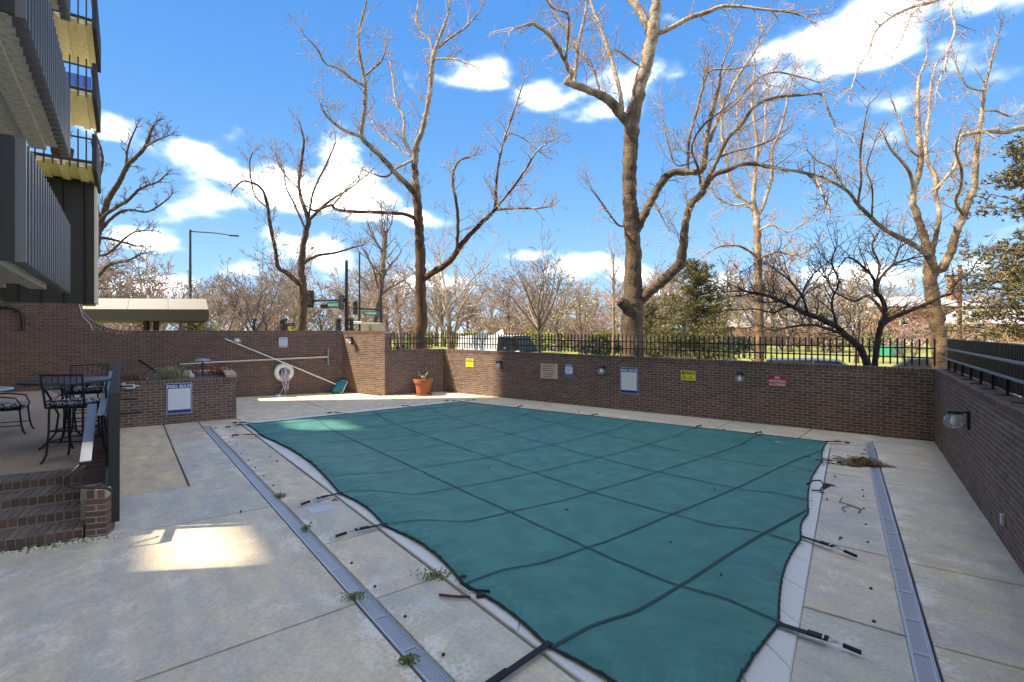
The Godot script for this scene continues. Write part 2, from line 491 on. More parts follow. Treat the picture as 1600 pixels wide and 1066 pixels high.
func make_deck() -> void:
	var tex := deck_texture()
	var bump := ntex(0.2, 58, [], 4, 512, true, 2.0)
	var tone := {"grey": Color(0.99, 0.965, 0.93), "cool": Color(0.95, 0.945, 0.93), "tan": Color(1.0, 0.925, 0.82), "rose": Color(0.96, 0.90, 0.84), "pale": Color(1.0, 0.97, 0.92)}
	var mats := {}
	for k in tone:
		var m := mat(tone[k], 0.85)
		m.albedo_texture = tex
		m.texture_repeat = false
		m.uv1_scale = Vector3(1 / 24.0, 1 / 24.0, 1)
		m.uv1_offset = Vector3(0.5, 1.0, 0)
		m.normal_enabled = true
		m.normal_texture = bump
		m.normal_scale = 0.25
		mats[k] = m
	var deck := Node3D.new()
	deck.name = "pool_deck"
	add_child(deck)
	tag(deck, "grey concrete pool deck of large slabs around the covered pool", "", "", "structure")
	var rr := R(5)
	var slab := func(pts: Array, k: String, low := 0.0) -> void:
		var w := PackedVector2Array()
		for q in pts: w.append(P2(q))
		if Geometry2D.is_polygon_clockwise(w): w.reverse()
		var off := Geometry2D.offset_polygon(w, -0.011)
		if off.is_empty(): return
		var b := MB.new()
		b.prism(off[0], -0.12, low + rr.randf_range(-0.003, 0.002), 0.006)
		part("slab", b, mats[k], deck)
	var V := func(a: float, b: float) -> Vector2: return Vector2(a, b)
	# left of the left drain
	var bl := -0.915; var br := -0.770
	slab.call([V.call(-1.56, -2.6), V.call(1.08, -2.6), V.call(1.08, -1.64), V.call(-1.42, -1.62)], "tan")
	slab.call([V.call(-1.42, -1.62), V.call(1.08, -1.64), V.call(1.08, bl), V.call(-1.38, bl)], "rose")
	slab.call([V.call(1.08, -2.6), V.call(4.62, -2.6), V.call(4.70, -1.66), V.call(1.08, -1.64)], "tan")
	slab.call([V.call(1.08, -1.64), V.call(4.70, -1.66), V.call(4.72, bl), V.call(1.08, bl)], "cool")
	slab.call([V.call(4.62, -2.75), V.call(6.25, -2.75), V.call(6.35, bl), V.call(4.72, bl), V.call(4.70, -1.66)], "cool")
	slab.call([V.call(6.25, -2.6), V.call(6.35, bl), V.call(9.26, bl), V.call(9.30, -4.6), V.call(9.3, -7.2), V.call(5.2, -7.2)], "grey")
	slab.call([V.call(9.26, bl), V.call(9.30, -4.6), V.call(9.3, -7.2), V.call(14.2, -7.2), V.call(14.2, bl)], "grey")
	# between the left drain and the coping
	var cuts := [-0.55, 1.70, 4.72, 6.36, 7.92, 9.28, 11.2, 14.2]
	var kinds := ["pale", "grey", "pale", "cool", "grey", "cool", "grey"]
	for i in cuts.size() - 1:
		slab.call([V.call(cuts[i], br), V.call(cuts[i + 1], br), V.call(cuts[i + 1], -0.135), V.call(cuts[i], -0.135)], kinds[i])
	# rear corner beyond the short pool edge, to the brick walls
	slab.call([V.call(-0.56, -0.135), V.call(-0.56, br), V.call(-0.56, bl), V.call(-1.38, bl), V.call(-1.31, -0.10), V.call(-1.25, -0.05), V.call(-0.62, -0.05)], "rose")
	slab.call([V.call(-0.62, -0.05), V.call(-1.28, -0.06), V.call(-6.5, 0.35), V.call(-6.0, 2.3), V.call(-0.62, 2.3)], "pale")
	slab.call([V.call(-0.62, 2.3), V.call(-6.0, 2.3), V.call(-5.5, 4.2), V.call(-3.25, 4.75), V.call(-0.62, 4.6)], "pale")
	slab.call([V.call(-0.62, 4.6), V.call(-3.25, 4.75), V.call(-3.5, 5.0), V.call(-3.25, 7.1), V.call(-0.95, 7.75), V.call(-0.62, 6.40)], "pale")
	# strip along the sign wall
	var cb := func(a: float) -> float: return 6.44 + 0.2323 * (a + 0.51)
	var wb := func(a: float) -> float: return 7.20 + 0.258 * (a + 3.04)
	var ja := [-0.62, 0.62, 2.25, 3.9, 5.56, 7.19, 8.85]
	for i in ja.size():
		var a0: float = ja[i]; var a1: float = ja[i + 1] if i + 1 < ja.size() else 9.42
		var w0 := a0 - 0.28; var w1: float = a1 - 0.28 if i + 1 < ja.size() else 9.75
		if i + 1 == ja.size():
			slab.call([V.call(a0, cb.call(a0)), V.call(9.42, 8.68), V.call(9.93, 9.2), V.call(9.80, wb.call(9.80)), V.call(w0, wb.call(w0))], "pale")
		else:
			slab.call([V.call(a0, cb.call(a0)), V.call(a1, cb.call(a1)), V.call(w1, wb.call(w1)), V.call(w0, wb.call(w0))], "pale")
	# right side: two columns of slabs, either side of the right drain
	var co := func(b: float) -> float: return 9.49 + 0.3107 * (8.61 - b)
	var dl := func(b: float) -> float: return 9.90 + 0.326 * (9.24 - b)
	var wl := func(b: float) -> float: return 10.72 + 0.293 * (10.68 - b)
	var jb := [8.62, 6.42, 4.94, 3.42, 1.94, 0.42, -1.1, -3.0]
	var kk := ["pale", "grey", "cool", "grey", "cool", "grey", "grey"]
	for i in jb.size() - 1:
		var b0: float = jb[i]; var b1: float = jb[i + 1]
		slab.call([V.call(co.call(b0), b0), V.call(dl.call(b0 + 0.17), b0 + 0.17), V.call(dl.call(b1 + 0.17), b1 + 0.17), V.call(co.call(b1), b1)], kk[i])
	slab.call([V.call(dl.call(8.5) + 0.14, 8.5), V.call(wl.call(8.55), 8.55), V.call(wl.call(10.7), 10.7), V.call(9.95, 10.45), V.call(9.86, 9.72), V.call(dl.call(9.3) + 0.14, 9.3)], "pale")
	slab.call([V.call(9.30, 8.3), V.call(9.95, 8.6), V.call(10.4, 10.6), V.call(9.2, 10.4), V.call(9.0, 8.9)], "pale", -0.012)
	var jo := [8.5, 6.50, 5.06, 3.58, 2.12, 0.55, -1.0, -3.0]
	for i in jo.size() - 1:
		var b0: float = jo[i]; var b1: float = jo[i + 1]
		slab.call([V.call(dl.call(b0) + 0.14, b0), V.call(wl.call(b0 + 0.27), b0 + 0.27), V.call(wl.call(b1 + 0.27), b1 + 0.27), V.call(dl.call(b1) + 0.14, b1)], "grey" if i % 2 else "pale")
	# cover anchors let into the slabs
	var ab := MB.new()
	ab.lathe(PackedVector2Array([Vector2(0.013, 0.0), Vector2(0.013, 0.010), Vector2(0.010, 0.014), Vector2(0.006, 0.015), Vector2(0.006, 0.010), Vector2(0.0, 0.010)]), 10)
	var am := ab.mesh(M.brass)
	for a in [1.68, 3.0, 3.62, 4.2, 4.81, 5.42, 6.04, 7.24, 8.54, 9.1, 9.69, 10.28]: put("anchor", am, deck, Transform3D(Basis(), P(a, -0.69, 0.0)))
	for q in [[10.85, 5.83], [10.95, 5.52], [11.12, 4.95], [11.31, 4.37], [11.49, 3.81], [11.83, 2.7], [12.01, 2.13]]: put("anchor", am, deck, Transform3D(Basis(), P(q[0], q[1], 0.0)))
	# pale coping stones round the pool
	var cm := tri(mat(lin(0.74, 0.70, 0.63), 0.75), ntex(0.06, 61, [[0.0, Color(0.93, 0.92, 0.90)], [0.5, grey(0.98)], [1.0, grey(1.0)]], 5), 1.3)
	var cop := Node3D.new()
	cop.name = "pool_coping"
	add_child(cop)
	tag(cop, "pale stone coping round the edge of the covered pool", "", "", "structure")
	var oc := [Vector2(-0.55, -0.125), Vector2(12.22, -0.125), Vector2(9.47, 8.66), Vector2(-0.55, 6.42)]
	var icn := [Vector2(0.0, 0.30), Vector2(11.7, 0.30), Vector2(9.2, 8.15), Vector2(0.0, 5.95)]
	for e in 4:
		var o0: Vector2 = oc[e]; var o1: Vector2 = oc[(e + 1) % 4]; var i0: Vector2 = icn[e]; var i1: Vector2 = icn[(e + 1) % 4]
		var cnt := int(round(o0.distance_to(o1) / (0.62 if e != 0 else 0.92)))
		for k in cnt:
			var f0 := float(k) / cnt; var f1 := float(k + 1) / cnt
			var pl := PackedVector2Array([P2(o0.lerp(o1, f0)), P2(o0.lerp(o1, f1)), P2(i0.lerp(i1, f1)), P2(i0.lerp(i1, f0))])
			if Geometry2D.is_polygon_clockwise(pl): pl.reverse()
			var off := Geometry2D.offset_polygon(pl, -0.002)
			var b := MB.new()
			b.prism(off[0], -0.12, 0.010 + rr.randf_range(-0.002, 0.002), 0.008)
			part("coping_stone", b, cm, cop)

func make_drain(called_label: String, q0: Vector2, q1: Vector2) -> void:
	# a channel with galvanised grates, slots across
	var a := P(q0.x, q0.y); var b := P(q1.x, q1.y)
	var L := a.distance_to(b)
	var x := (b - a).normalized()
	var t := thing("trench_drain", called_label, "drain", a)
	t.basis = Basis(x, Vector3.UP, x.cross(Vector3.UP))
	var ch := MB.new()
	ch.bx(Vector3(L / 2, -0.075, 0), Vector3(L, 0.02, 0.125))
	part("channel", ch, M.rubber, t)
	for s in [-1, 1]:
		var fr := MB.new()
		fr.bx(Vector3(L / 2, -0.033, s * 0.0625), Vector3(L, 0.075, 0.007))
		part("frame", fr, M.galv, t)
	var sec := 0.5
	var g := MB.new()
	for s in [-1, 1]: g.bx(Vector3(sec / 2, -0.012, s * 0.0515), Vector3(sec - 0.006, 0.02, 0.011))
	for e in [0.0115, sec - 0.0115]: g.bx(Vector3(e, -0.0125, 0), Vector3(0.017, 0.02, 0.092))
	var nb := 24
	for k in nb: g.bx(Vector3(0.0285 + (sec - 0.057) * (k + 0.5) / nb, -0.0145, 0), Vector3(0.0108, 0.018, 0.092))
	var gm := g.mesh(M.galv)
	var nsec := int(L / sec)
	for k in nsec: put("grate", gm, t, Transform3D(Basis(), Vector3(k * sec, 0, 0)))

# ---------- brick walls ----------
var brick_mesh: Array[ArrayMesh] = []
var brick_mb: Array[MB] = []
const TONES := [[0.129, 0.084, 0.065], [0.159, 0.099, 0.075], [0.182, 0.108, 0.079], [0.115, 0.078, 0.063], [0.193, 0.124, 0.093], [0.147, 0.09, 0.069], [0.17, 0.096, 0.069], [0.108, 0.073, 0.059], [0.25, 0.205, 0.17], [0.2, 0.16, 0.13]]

func make_bricks() -> void:
	for t in TONES:
		var b := MB.new()
		b.col = Color(t[0], t[1], t[2])
		b.cbox(Transform3D(), Vector3(1, 1, 1) * 0.2, 0.006)
		# real brick 0.2 x 0.056 x 0.09
		for i in b.v.size(): b.v[i] = b.v[i] * Vector3(1, 0.28, 0.45)
		brick_mb.append(b)
		brick_mesh.append(b.mesh(M.brick))

func in_view(p: Vector3) -> bool:
	if p.z > -1.0: return false
	var u := 800 + p.x / -p.z * 775; var v := 519 - (p.y - EYE) / -p.z * 775
	return u > -10 and u < 1610 and v > -10 and v < 1076

func lay(node: Node3D, list: Array) -> void:
	# list of [Transform3D local (of a 0.2 x 0.056 x 0.09 brick), tone]; the 300 nearest in view one by one, the rest as one part
	var base := node.transform
	for q in list:
		var w: Vector3 = base * (q[0] as Transform3D).origin
		q.append(w.distance_to(Vector3(0, EYE, 0)) if in_view(w) else 1000.0 + w.length())
	list.sort_custom(func(p, q): return p[2] < q[2])
	var rest := MB.new()
	for i in list.size():
		var q = list[i]
		if i < 298: put("brick", brick_mesh[q[1]], node, q[0])
		else: rest.add(brick_mb[q[1]], q[0])
	if rest.v.size(): part("brick_courses", rest, M.brick, node).set_meta("kind", "stuff")

func brick_wall(called: String, label: String, A: Vector2, B: Vector2, h0: float, h1: float, opt := {}) -> Node3D:
	# A and B are (x, d) of the visible face's foot; the face looks at the camera unless flip
	var a := W(A.x, A.y); var b := W(B.x, B.y)
	var x := (b - a).normalized()
	var z := x.cross(Vector3.UP)
	if (z.dot(-a) < 0) != opt.get("flip", false):
		var s := a; a = b; b = s
		x = -x; z = -z
	var drop: float = opt.get("drop", 0.0)          # fall of the courses along the wall, left to right as stored
	var L := a.distance_to(b)
	var t := thing(called, label, opt.get("category", "wall"), a)
	var xt := (x + Vector3(0, -drop / L, 0)).normalized()
	t.basis = Basis(xt, Vector3.UP, z)
	var thick: float = opt.get("thick", 0.2)
	var rr := R(opt.get("seed", 11))
	var course := 0.0667
	var core := MB.new()
	var core_top: float = h1 - (0.1 if opt.get("rowlock", true) else 0.0)
	core.bx(Vector3(L / 2, (h0 + core_top) / 2, -thick / 2), Vector3(L - 0.012, core_top - h0, thick - 0.007))
	part("mortar", core, opt.get("mortar", M.mortar), t)
	var list := []
	var rows := int(ceil((core_top - h0) / course - 0.2))
	for r in rows:
		var y := core_top - (r + 0.5) * course
		var off := 0.0 if r % 2 == 0 else -0.1055
		var k := 0
		while true:
			var x0 := maxf(0.0, off + k * 0.211); var x1 := minf(L, off + k * 0.211 + 0.2)
			k += 1
			if x0 > L - 0.02: break
			if x1 - x0 < 0.03: continue
			var proud := rr.randf_range(-0.003, 0.002)
			var full: bool = (x0 <= 0.0 or x1 >= L) and opt.get("ends", false)
			var depth := thick if full else 0.09
			var none: Callable
			var cut: Callable = opt.cut if opt.has("cut") else none
			if cut.is_valid():
				var c: Vector2 = cut.call(x0, x1, y)
				x0 = c.x; x1 = c.y
				if x1 - x0 < 0.03: continue
			var bs := Basis.from_euler(Vector3(rr.randf_range(-0.006, 0.006), rr.randf_range(-0.006, 0.006), rr.randf_range(-0.005, 0.005))).scaled_local(Vector3((x1 - x0) / 0.2, 1, depth / 0.09))
			list.append([Transform3D(bs, Vector3((x0 + x1) / 2, y, -depth / 2 + proud)), rr.randi() % 8])
	if opt.get("rowlock", true):
		var m := int(L / 0.0755)
		for k in m:
			var bs := Basis.from_euler(Vector3(rr.randf_range(-0.01, 0.01), 0, rr.randf_range(-0.012, 0.012))).scaled_local(Vector3(0.065 / 0.2, 0.095 / 0.056, (thick + 0.006) / 0.09))
			list.append([Transform3D(bs, Vector3(L * (k + 0.5) / m, h1 - 0.0475 + rr.randf_range(-0.003, 0.002), -thick / 2 + 0.003)), rr.randi() % 8])
		var bed := MB.new()
		bed.bx(Vector3(L / 2, h1 - 0.052, -thick / 2), Vector3(L - 0.01, 0.092, thick - 0.008))
		part("mortar", bed, opt.get("mortar", M.mortar), t)
	for q in opt.get("extra", []): list.append(q)
	lay(t, list)
	return t

# ---------- walls of the court ----------
func make_walls() -> void:
	make_bricks()
	# long wall on the left that sweeps up under the tower
	var A := Vector2(-9.51 - 0.896 * 9.0, 17.10 - 0.444 * 9.0); var B := Vector2(-6.25, 18.715)
	var L := A.distance_to(B)
	var low := 2.30; var high := 3.13; var xa := 4.80; var xb := 6.05
	var rim := func(y: float) -> float:   # x of the swept edge at that height
		var s := clampf((high - y) / (high - low), 0, 1)
		return xb - (xb - xa) * sqrt(maxf(0.0, 1.0 - s * s))
	var cut := func(x0: float, x1: float, y: float) -> Vector2:
		if y < low - 0.09: return Vector2(x0, x1)
		return Vector2(x0, minf(x1, rim.call(y + 0.1) - 0.05))
	var extra := []
	var rr := R(91)
	var top_at := func(x: float) -> float: return low
	var n := int((L - xb) / 0.0755)
	for k in n:
		var bs := Basis.from_euler(Vector3(0, 0, rr.randf_range(-0.012, 0.012))).scaled_local(Vector3(0.065 / 0.2, 0.095 / 0.056, 0.206 / 0.09))
		extra.append([Transform3D(bs, Vector3(xb + (L - xb) * (k + 0.5) / n, low - 0.0475, -0.1)), rr.randi() % 8])
	var edge := PackedVector2Array()
	for k in 41:
		var th := PI * 0.5 * k / 40.0
		edge.append(Vector2(xb - (xb - xa) * cos(th), high - (high - low) * sin(th)))
	var m := 21
	for k in m:
		var th := PI * 0.5 * (k + 0.5) / m
		var q := Vector2(xb - (xb - xa) * cos(th), high - (high - low) * sin(th))
		var nr := Vector2(-cos(th) / (xb - xa), -sin(th) / (high - low)).normalized()
		var bs := Basis(Vector3(-nr.y, nr.x, 0), Vector3(-nr.x, -nr.y, 0), Vector3(0, 0, 1)).scaled_local(Vector3(0.06 / 0.2, 0.095 / 0.056, 0.206 / 0.09))
		extra.append([Transform3D(bs, Vector3(q.x + nr.x * 0.0475, q.y + nr.y * 0.0475, -0.1)), rr.randi() % 8])
	var w1 := brick_wall("brick_wall", "tall reddish brown brick wall on the left that sweeps up in a curve under the tower", A, B, 0.0, high, {"rowlock": false, "cut": cut, "seed": 3, "swept": true, "no_rowlock": true, "extra": extra})
	# its mortar follows the sweep
	for ch in w1.get_children():
		if String(ch.name).begins_with("mortar"):
			w1.remove_child(ch); ch.free()
	var prof := PackedVector2Array([Vector2(0.0, 0.0), Vector2(L - 0.01, 0.0), Vector2(L - 0.01, low - 0.006)])
	for k in range(40, -1, -1): prof.append(edge[k] + Vector2(-0.008, -0.008))
	prof.append(Vector2(0.0, high - 0.008))
	var c := MB.new()
	var pz := PackedVector2Array()
	for q in prof: pz.append(Vector2(q.x, -q.y))
	c.prism(pz, 0.0, 0.188)
	part("mortar", c, M.mortar, w1, Transform3D(Basis(Vector3(1, 0, 0), Vector3(0, 0, 1), Vector3(0, -1, 0)), Vector3(0, 0, -0.196)))
	# short return wall, lower rear wall, sign wall, right wall
	brick_wall("brick_wall", "short tall brick wall jutting to a free end, right of the life ring", Vector2(-6.38, 18.65), Vector2(-4.49, 17.52), 0.0, 2.29, {"ends": true, "seed": 4})
	brick_wall("brick_wall", "low brick wall behind the terracotta pot, under the picket fence", Vector2(-4.55, 17.64), Vector2(-2.5, 18.813), 0.0, 1.61, {"seed": 5})
	brick_wall("brick_wall", "long low brick wall that carries the warning signs behind the pool", Vector2(-2.61, 18.75), Vector2(8.80, 10.11), -0.15, 1.61, {"drop": 0.12, "thick": 0.25, "seed": 6})
	brick_wall("brick_wall", "low brick wall along the right side with a black slatted fence on top", Vector2(8.68, 10.20), Vector2(1.94, 0.6), -0.1, 1.49, {"thick": 0.30, "seed": 7})

func fin_mesh(w: float, h: float, dp: float, m: Material) -> ArrayMesh:
	var b := MB.new()
	b.cbox(Transform3D(), Vector3(w, h, dp), 0.003)
	return b.mesh(m)

func make_fences() -> void:
	# picket fence on the low rear wall and the sign wall
	var runs := [[Vector2(-4.50, 17.74), Vector2(-2.66, 18.88), 0.0, 1.61, "short black picket fence on the wall behind the terracotta pot"], [Vector2(-2.56, 18.85), Vector2(8.78, 10.30), 0.12, 1.61, "long black picket fence on top of the sign wall"]]
	for q in runs:
		var a := W(q[0].x, q[0].y); var b := W(q[1].x, q[1].y)
		var L := a.distance_to(b)
		var x := (b - a + Vector3(0, -q[2], 0)).normalized()
		var t := thing("picket_fence", q[4], "fence", a + Vector3(0, q[3], 0))
		t.basis = Basis(x, Vector3.UP, x.cross(Vector3.UP).normalized())
		var pk := fin_mesh(0.032, 0.56, 0.032, M.black_metal)
		var post := fin_mesh(0.032, 0.64, 0.032, M.black_metal)
		var n := int(L / 0.122)
		for k in n + 1:
			var px := 0.05 + k * 0.122
			if px > L: break
			if k % 14 == 7: put("post", post, t, Transform3D(Basis(), Vector3(px, 0.30, 0)))
			else: put("picket", pk, t, Transform3D(Basis(), Vector3(px, 0.34, 0)))
		for y in [0.42, 0.22]:
			var r := MB.new()
			r.cbox(Transform3D(Basis(), Vector3(L / 2, y, -0.022)), Vector3(L, 0.03, 0.012), 0.003)
			part("rail", r, M.black_metal, t)
	# slatted fence on the right wall
	var a := W(8.68, 10.20); var b := W(1.94, 0.6)
	var x := (b - a).normalized()
	var t := thing("slat_fence", "black metal fence of close upright fins on the right wall", "fence", a + Vector3(0, 1.49, 0))
	t.basis = Basis(x, Vector3.UP, x.cross(Vector3.UP))
	var L := a.distance_to(b)
	var fm := fin_mesh(0.04, 0.57, 0.10, M.black_metal)
	for k in int(L / 0.07): put("slat", fm, t, Transform3D(Basis(), Vector3(-0.02 + k * 0.07, 0.335, -0.26)))
	for y in [0.42, 0.22]:
		var r := MB.new()
		r.cbox(Transform3D(Basis(), Vector3(L / 2, y, -0.19)), Vector3(L, 0.035, 0.03), 0.004)
		part("rail", r, M.grey_metal, t)
	for k in int(L / 0.8):
		var br := MB.new()
		br.bx(Vector3(0.3 + k * 0.8, 0.006, -0.16), Vector3(0.05, 0.01, 0.16))
		br.bx(Vector3(0.3 + k * 0.8, 0.10, -0.195), Vector3(0.03, 0.22, 0.03))
		part("bracket", br, M.black_metal, t)

# ---------- terrace with steps, planter and railing on the left ----------
func make_terrace() -> void:
	var sd := Vector2(-0.872, -0.489)          # along the steps to the left (x, d)
	var back := Vector2(-0.489, 0.872)          # up the steps
	var s0 := Vector2(-4.68, 5.40)
	var rise := 0.125; var tread := 0.33
	var steps := thing("brick_steps", "four brick steps up to the terrace at the left edge", "steps", W(s0.x, s0.y))
	var x := W(-sd.x, -sd.y).normalized(); var zb := -W(back.x, back.y).normalized()
	steps.basis = Basis(x, Vector3.UP, zb)      # local -z goes up the steps, local x to the right
	var len := 4.6
	var rr := R(12)
	var list := []
	for k in 4:
		var c := MB.new()
		var dp := tread if k < 3 else 0.45
		c.bx(Vector3(-len / 2, (k + 1) * rise / 2 - 0.006, -k * tread - dp / 2 - 0.012), Vector3(len, (k + 1) * rise - 0.012, dp))
		part("mortar", c, M.mortar, steps)
		# bricks on edge form nosing and riser
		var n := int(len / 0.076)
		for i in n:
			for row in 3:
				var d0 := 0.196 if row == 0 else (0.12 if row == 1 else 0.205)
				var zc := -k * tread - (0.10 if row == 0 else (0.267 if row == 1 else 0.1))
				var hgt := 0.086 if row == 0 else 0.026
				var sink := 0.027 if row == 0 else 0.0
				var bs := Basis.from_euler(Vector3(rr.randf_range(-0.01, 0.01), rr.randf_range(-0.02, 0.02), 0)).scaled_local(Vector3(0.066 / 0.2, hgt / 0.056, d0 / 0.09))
				list.append([Transform3D(bs, Vector3(-len + len * (i + 0.5) / n, (k + 1) * rise - hgt / 2 - sink + rr.randf_range(-0.002, 0.002), zc)), [0, 3, 7, 5, 2][rr.randi() % 5] if row == 0 else 8 + rr.randi() % 2])  # pale treads, dark risers: sky light and shade painted in, plus dust
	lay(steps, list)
	# terrace floor
	var e0 := s0 + back * (3 * tread + 0.4)
	var e1 := e0 + sd * 9.0
	var pl := PackedVector2Array()
	for q in [Vector2(-5.46, 6.58), Vector2(-9.28, 11.52), Vector2(-9.6, 11.4), Vector2(-11.6, 14.3), Vector2(-11.4, 16.1), Vector2(-17.6, 13.1), e1]: pl.append(Vector2(q.x, -q.y))
	var b := MB.new()
	b.prism(pl, 0.0, 0.497)
	structure("terrace", b, M.terrace)
	# retaining wall: the end pier is what shows
	brick_wall("retaining_wall", "narrow brick pier and low wall between the steps and the pool deck", Vector2(-4.66, 5.41), Vector2(-4.475, 5.47), 0.0, 0.52, {"thick": 0.21, "ends": true, "seed": 8, "rowlock": true})
	var rw := brick_wall("retaining_wall", "low brick wall under the black railing, edge of the terrace", Vector2(-4.70, 5.70), Vector2(-9.32, 11.6), 0.0, 0.52, {"thick": 0.2, "seed": 9})
	# planter
	brick_wall("brick_planter", "brick planter with the blue bordered rules sign on its front", Vector2(-9.24, 11.62), Vector2(-7.20, 12.92), 0.0, 1.06, {"ends": true, "thick": 0.2, "seed": 10, "category": "planter"})
	brick_wall("brick_planter", "right side wall of the brick planter running back to the tall wall", Vector2(-7.24, 13.02), Vector2(-9.72, 16.9), 0.0, 1.06, {"thick": 0.2, "seed": 13, "flip": true, "category": "planter"})
	var so := MB.new()
	var sp := PackedVector2Array()
	for q in [Vector2(-9.3, 11.75), Vector2(-7.4, 13.0), Vector2(-9.8, 16.8), Vector2(-11.9, 15.9), Vector2(-10.2, 13.2)]: sp.append(Vector2(q.x, -q.y))
	so.prism(sp, 0.0, 0.99)
	structure("planter_soil", so, M.soil)
	var lg := MB.new()
	lg.cbox(Transform3D(Basis.from_euler(Vector3(0, -1.01, 0)), W(-7.85, 13.78, 1.10)), Vector3(1.7, 0.08, 0.26), 0.006)
	tag(part("planter_ledge", lg, M.terrace, self), "sloping dark stone ledge at the right end of the planter", "ledge")
	# railing of flat black bars along the terrace edge
	var g0 := W(-4.51, 5.62); var g1 := W(-9.22, 11.58)
	var gx := (g1 - g0).normalized()
	var gd := thing("guard_railing", "black railing of flat upright bars seen end on, between terrace and pool", "railing", g0)
	gd.basis = Basis(gx, Vector3.UP, gx.cross(Vector3.UP))
	var gl := g0.distance_to(g1)
	var bm := fin_mesh(0.04, 1.47, 0.10, M.black_metal)
	for kb in int(gl / 0.13): put("bar", bm, gd, Transform3D(Basis(), Vector3(kb * 0.13, 0.10 + 0.735, 0)))
	for y in [0.72, 1.3]:
		var r := MB.new()
		r.cbox(Transform3D(Basis(), Vector3(gl / 2, y, -0.07)), Vector3(gl, 0.04, 0.03), 0.004)
		part("rail", r, M.black_metal, gd)
	# handrails of flat grey bar
	var hr := thing("handrail", "flat grey handrail fixed inside the black railing", "handrail", W(-4.62, 5.55, 0.5))
	var h := MB.new()
	var ha := W(-4.72, 5.72, 1.30) - hr.position; var hb := W(-9.9, 12.2, 1.27) - hr.position
	h.beam(ha, hb, 0.10, 0.02)
	part("rail", h, M.grey_metal, hr)
	for f in [0.02, 0.22, 0.5, 0.8]:
		var br := MB.new()
		var q := ha.lerp(hb, f)
		br.beam(q + Vector3(0, -0.03, 0), q + W(0.30, 0.21, -0.03), 0.03, 0.03)
		part("bracket", br, M.black_metal, hr)
	var sr := thing("handrail", "short sloping grey handrail over the brick steps with a bent black pipe end", "handrail", W(-4.6, 5.3, 0.5))
	var s := MB.new()
	var ta := W(-5.62, 6.64, 1.28) - sr.position; var tb := W(-4.50, 5.23, 0.875) - sr.position
	s.beam(ta, tb, 0.095, 0.02)
	part("rail", s, M.grey_metal, sr)
	var cap := MB.new()
	cap.beam(tb, tb + (tb - ta).normalized() * 0.03, 0.10, 0.03)
	part("end_cap", cap, M.black_metal, sr)
	var pb := MB.new()
	var dn := (tb - ta).normalized()
	pb.path([tb + Vector3(0, -0.012, 0) - dn * 0.05, tb + W(-0.03, -0.05, -0.03), tb + W(-0.09, -0.10, -0.13), tb + W(-0.115, -0.11, -0.19), tb + W(-0.10, -0.06, -0.24), tb + W(-0.02, 0.03, -0.275), tb + W(0.10, 0.14, -0.31), tb + W(0.14, 0.18, -0.36)], 0.016, 8)
	part("pipe", pb, M.black_metal, sr)

# ---------- the apartment tower ----------
const UX := -0.6145
const UD := 0.789
func T(u: float, v: float, h := 0.0) -> Vector3:     # u along the balcony fronts away from the camera, v into the building
	return W(-9.82 + UX * u - UD * v, 10.90 + UD * u + UX * v, h)
func T2(u: float, v: float) -> Vector2:
	var q := T(u, v); return Vector2(q.x, q.z)

func block(called: String, pts: Array, h0: float, h1: float, m: Material, parent: Node) -> MeshInstance3D:
	var pl := PackedVector2Array()
	for q in pts: pl.append(T2(q.x, q.y))
	var b := MB.new()
	b.prism(pl, h0, h1)
	return part(called, b, m, parent)

func balcony(parent: Node, u0: float, u1: float, v1: float, h: float, first: bool, soffit: Material, fins_end := false, near := true) -> void:
	# slab with ribbed underside, close fins along the front, thin bars on the open end
	block("balcony_slab", [Vector2(u0, 0.06), Vector2(u1, 0.06), Vector2(u1, v1), Vector2(u0, v1)], h + 0.16, h + 0.34, soffit, parent)
	var ribs := int((v1 - 0.2) / 0.62)
	for k in ribs:
		var v := 0.30 + k * 0.62
		block("soffit_rib", [Vector2(u0 + 0.02, v), Vector2(u1 - 0.02, v), Vector2(u1 - 0.02, v + 0.26), Vector2(u0 + 0.02, v + 0.26)], h + 0.06, h + 0.158, soffit, parent)
	var fin := fin_mesh(0.045, 1.52, 0.16, M.fin if near else M.black_metal)
	var dirn := (T(1, 0) - T(0, 0)).normalized()
	var bs := Basis(dirn, Vector3.UP, dirn.cross(Vector3.UP))
	var n := int((u1 - u0) / (0.27 if near else 0.2))
	for k in n + 1:
		put("fin", fin, parent, Transform3D(bs, T(u0 + (u1 - u0) * k / n, 0.0, h + 0.76)))
	for y in [0.25, 1.2]:
		var r := MB.new()
		r.beam(T(u0, 0.10, h + y), T(u1, 0.10, h + y), 0.04, 0.05)
		part("rail", r, M.black_metal, parent)
	if fins_end:
		var th := fin_mesh(0.035, 1.62, 0.05, M.black_metal)
		var m := int(v1 / 0.26)
		for k in range(1, m): put("bar", th, parent, Transform3D(bs, T(u0 - 0.03, k * 0.26, h + 0.80)))
		for y in [0.30, 1.28]:
			var r := MB.new()
			r.beam(T(u0, 0.05, h + y), T(u0, v1, h + y), 0.05, 0.06 if y > 1 else 0.12)
			part("rail", r, M.black_metal, parent)

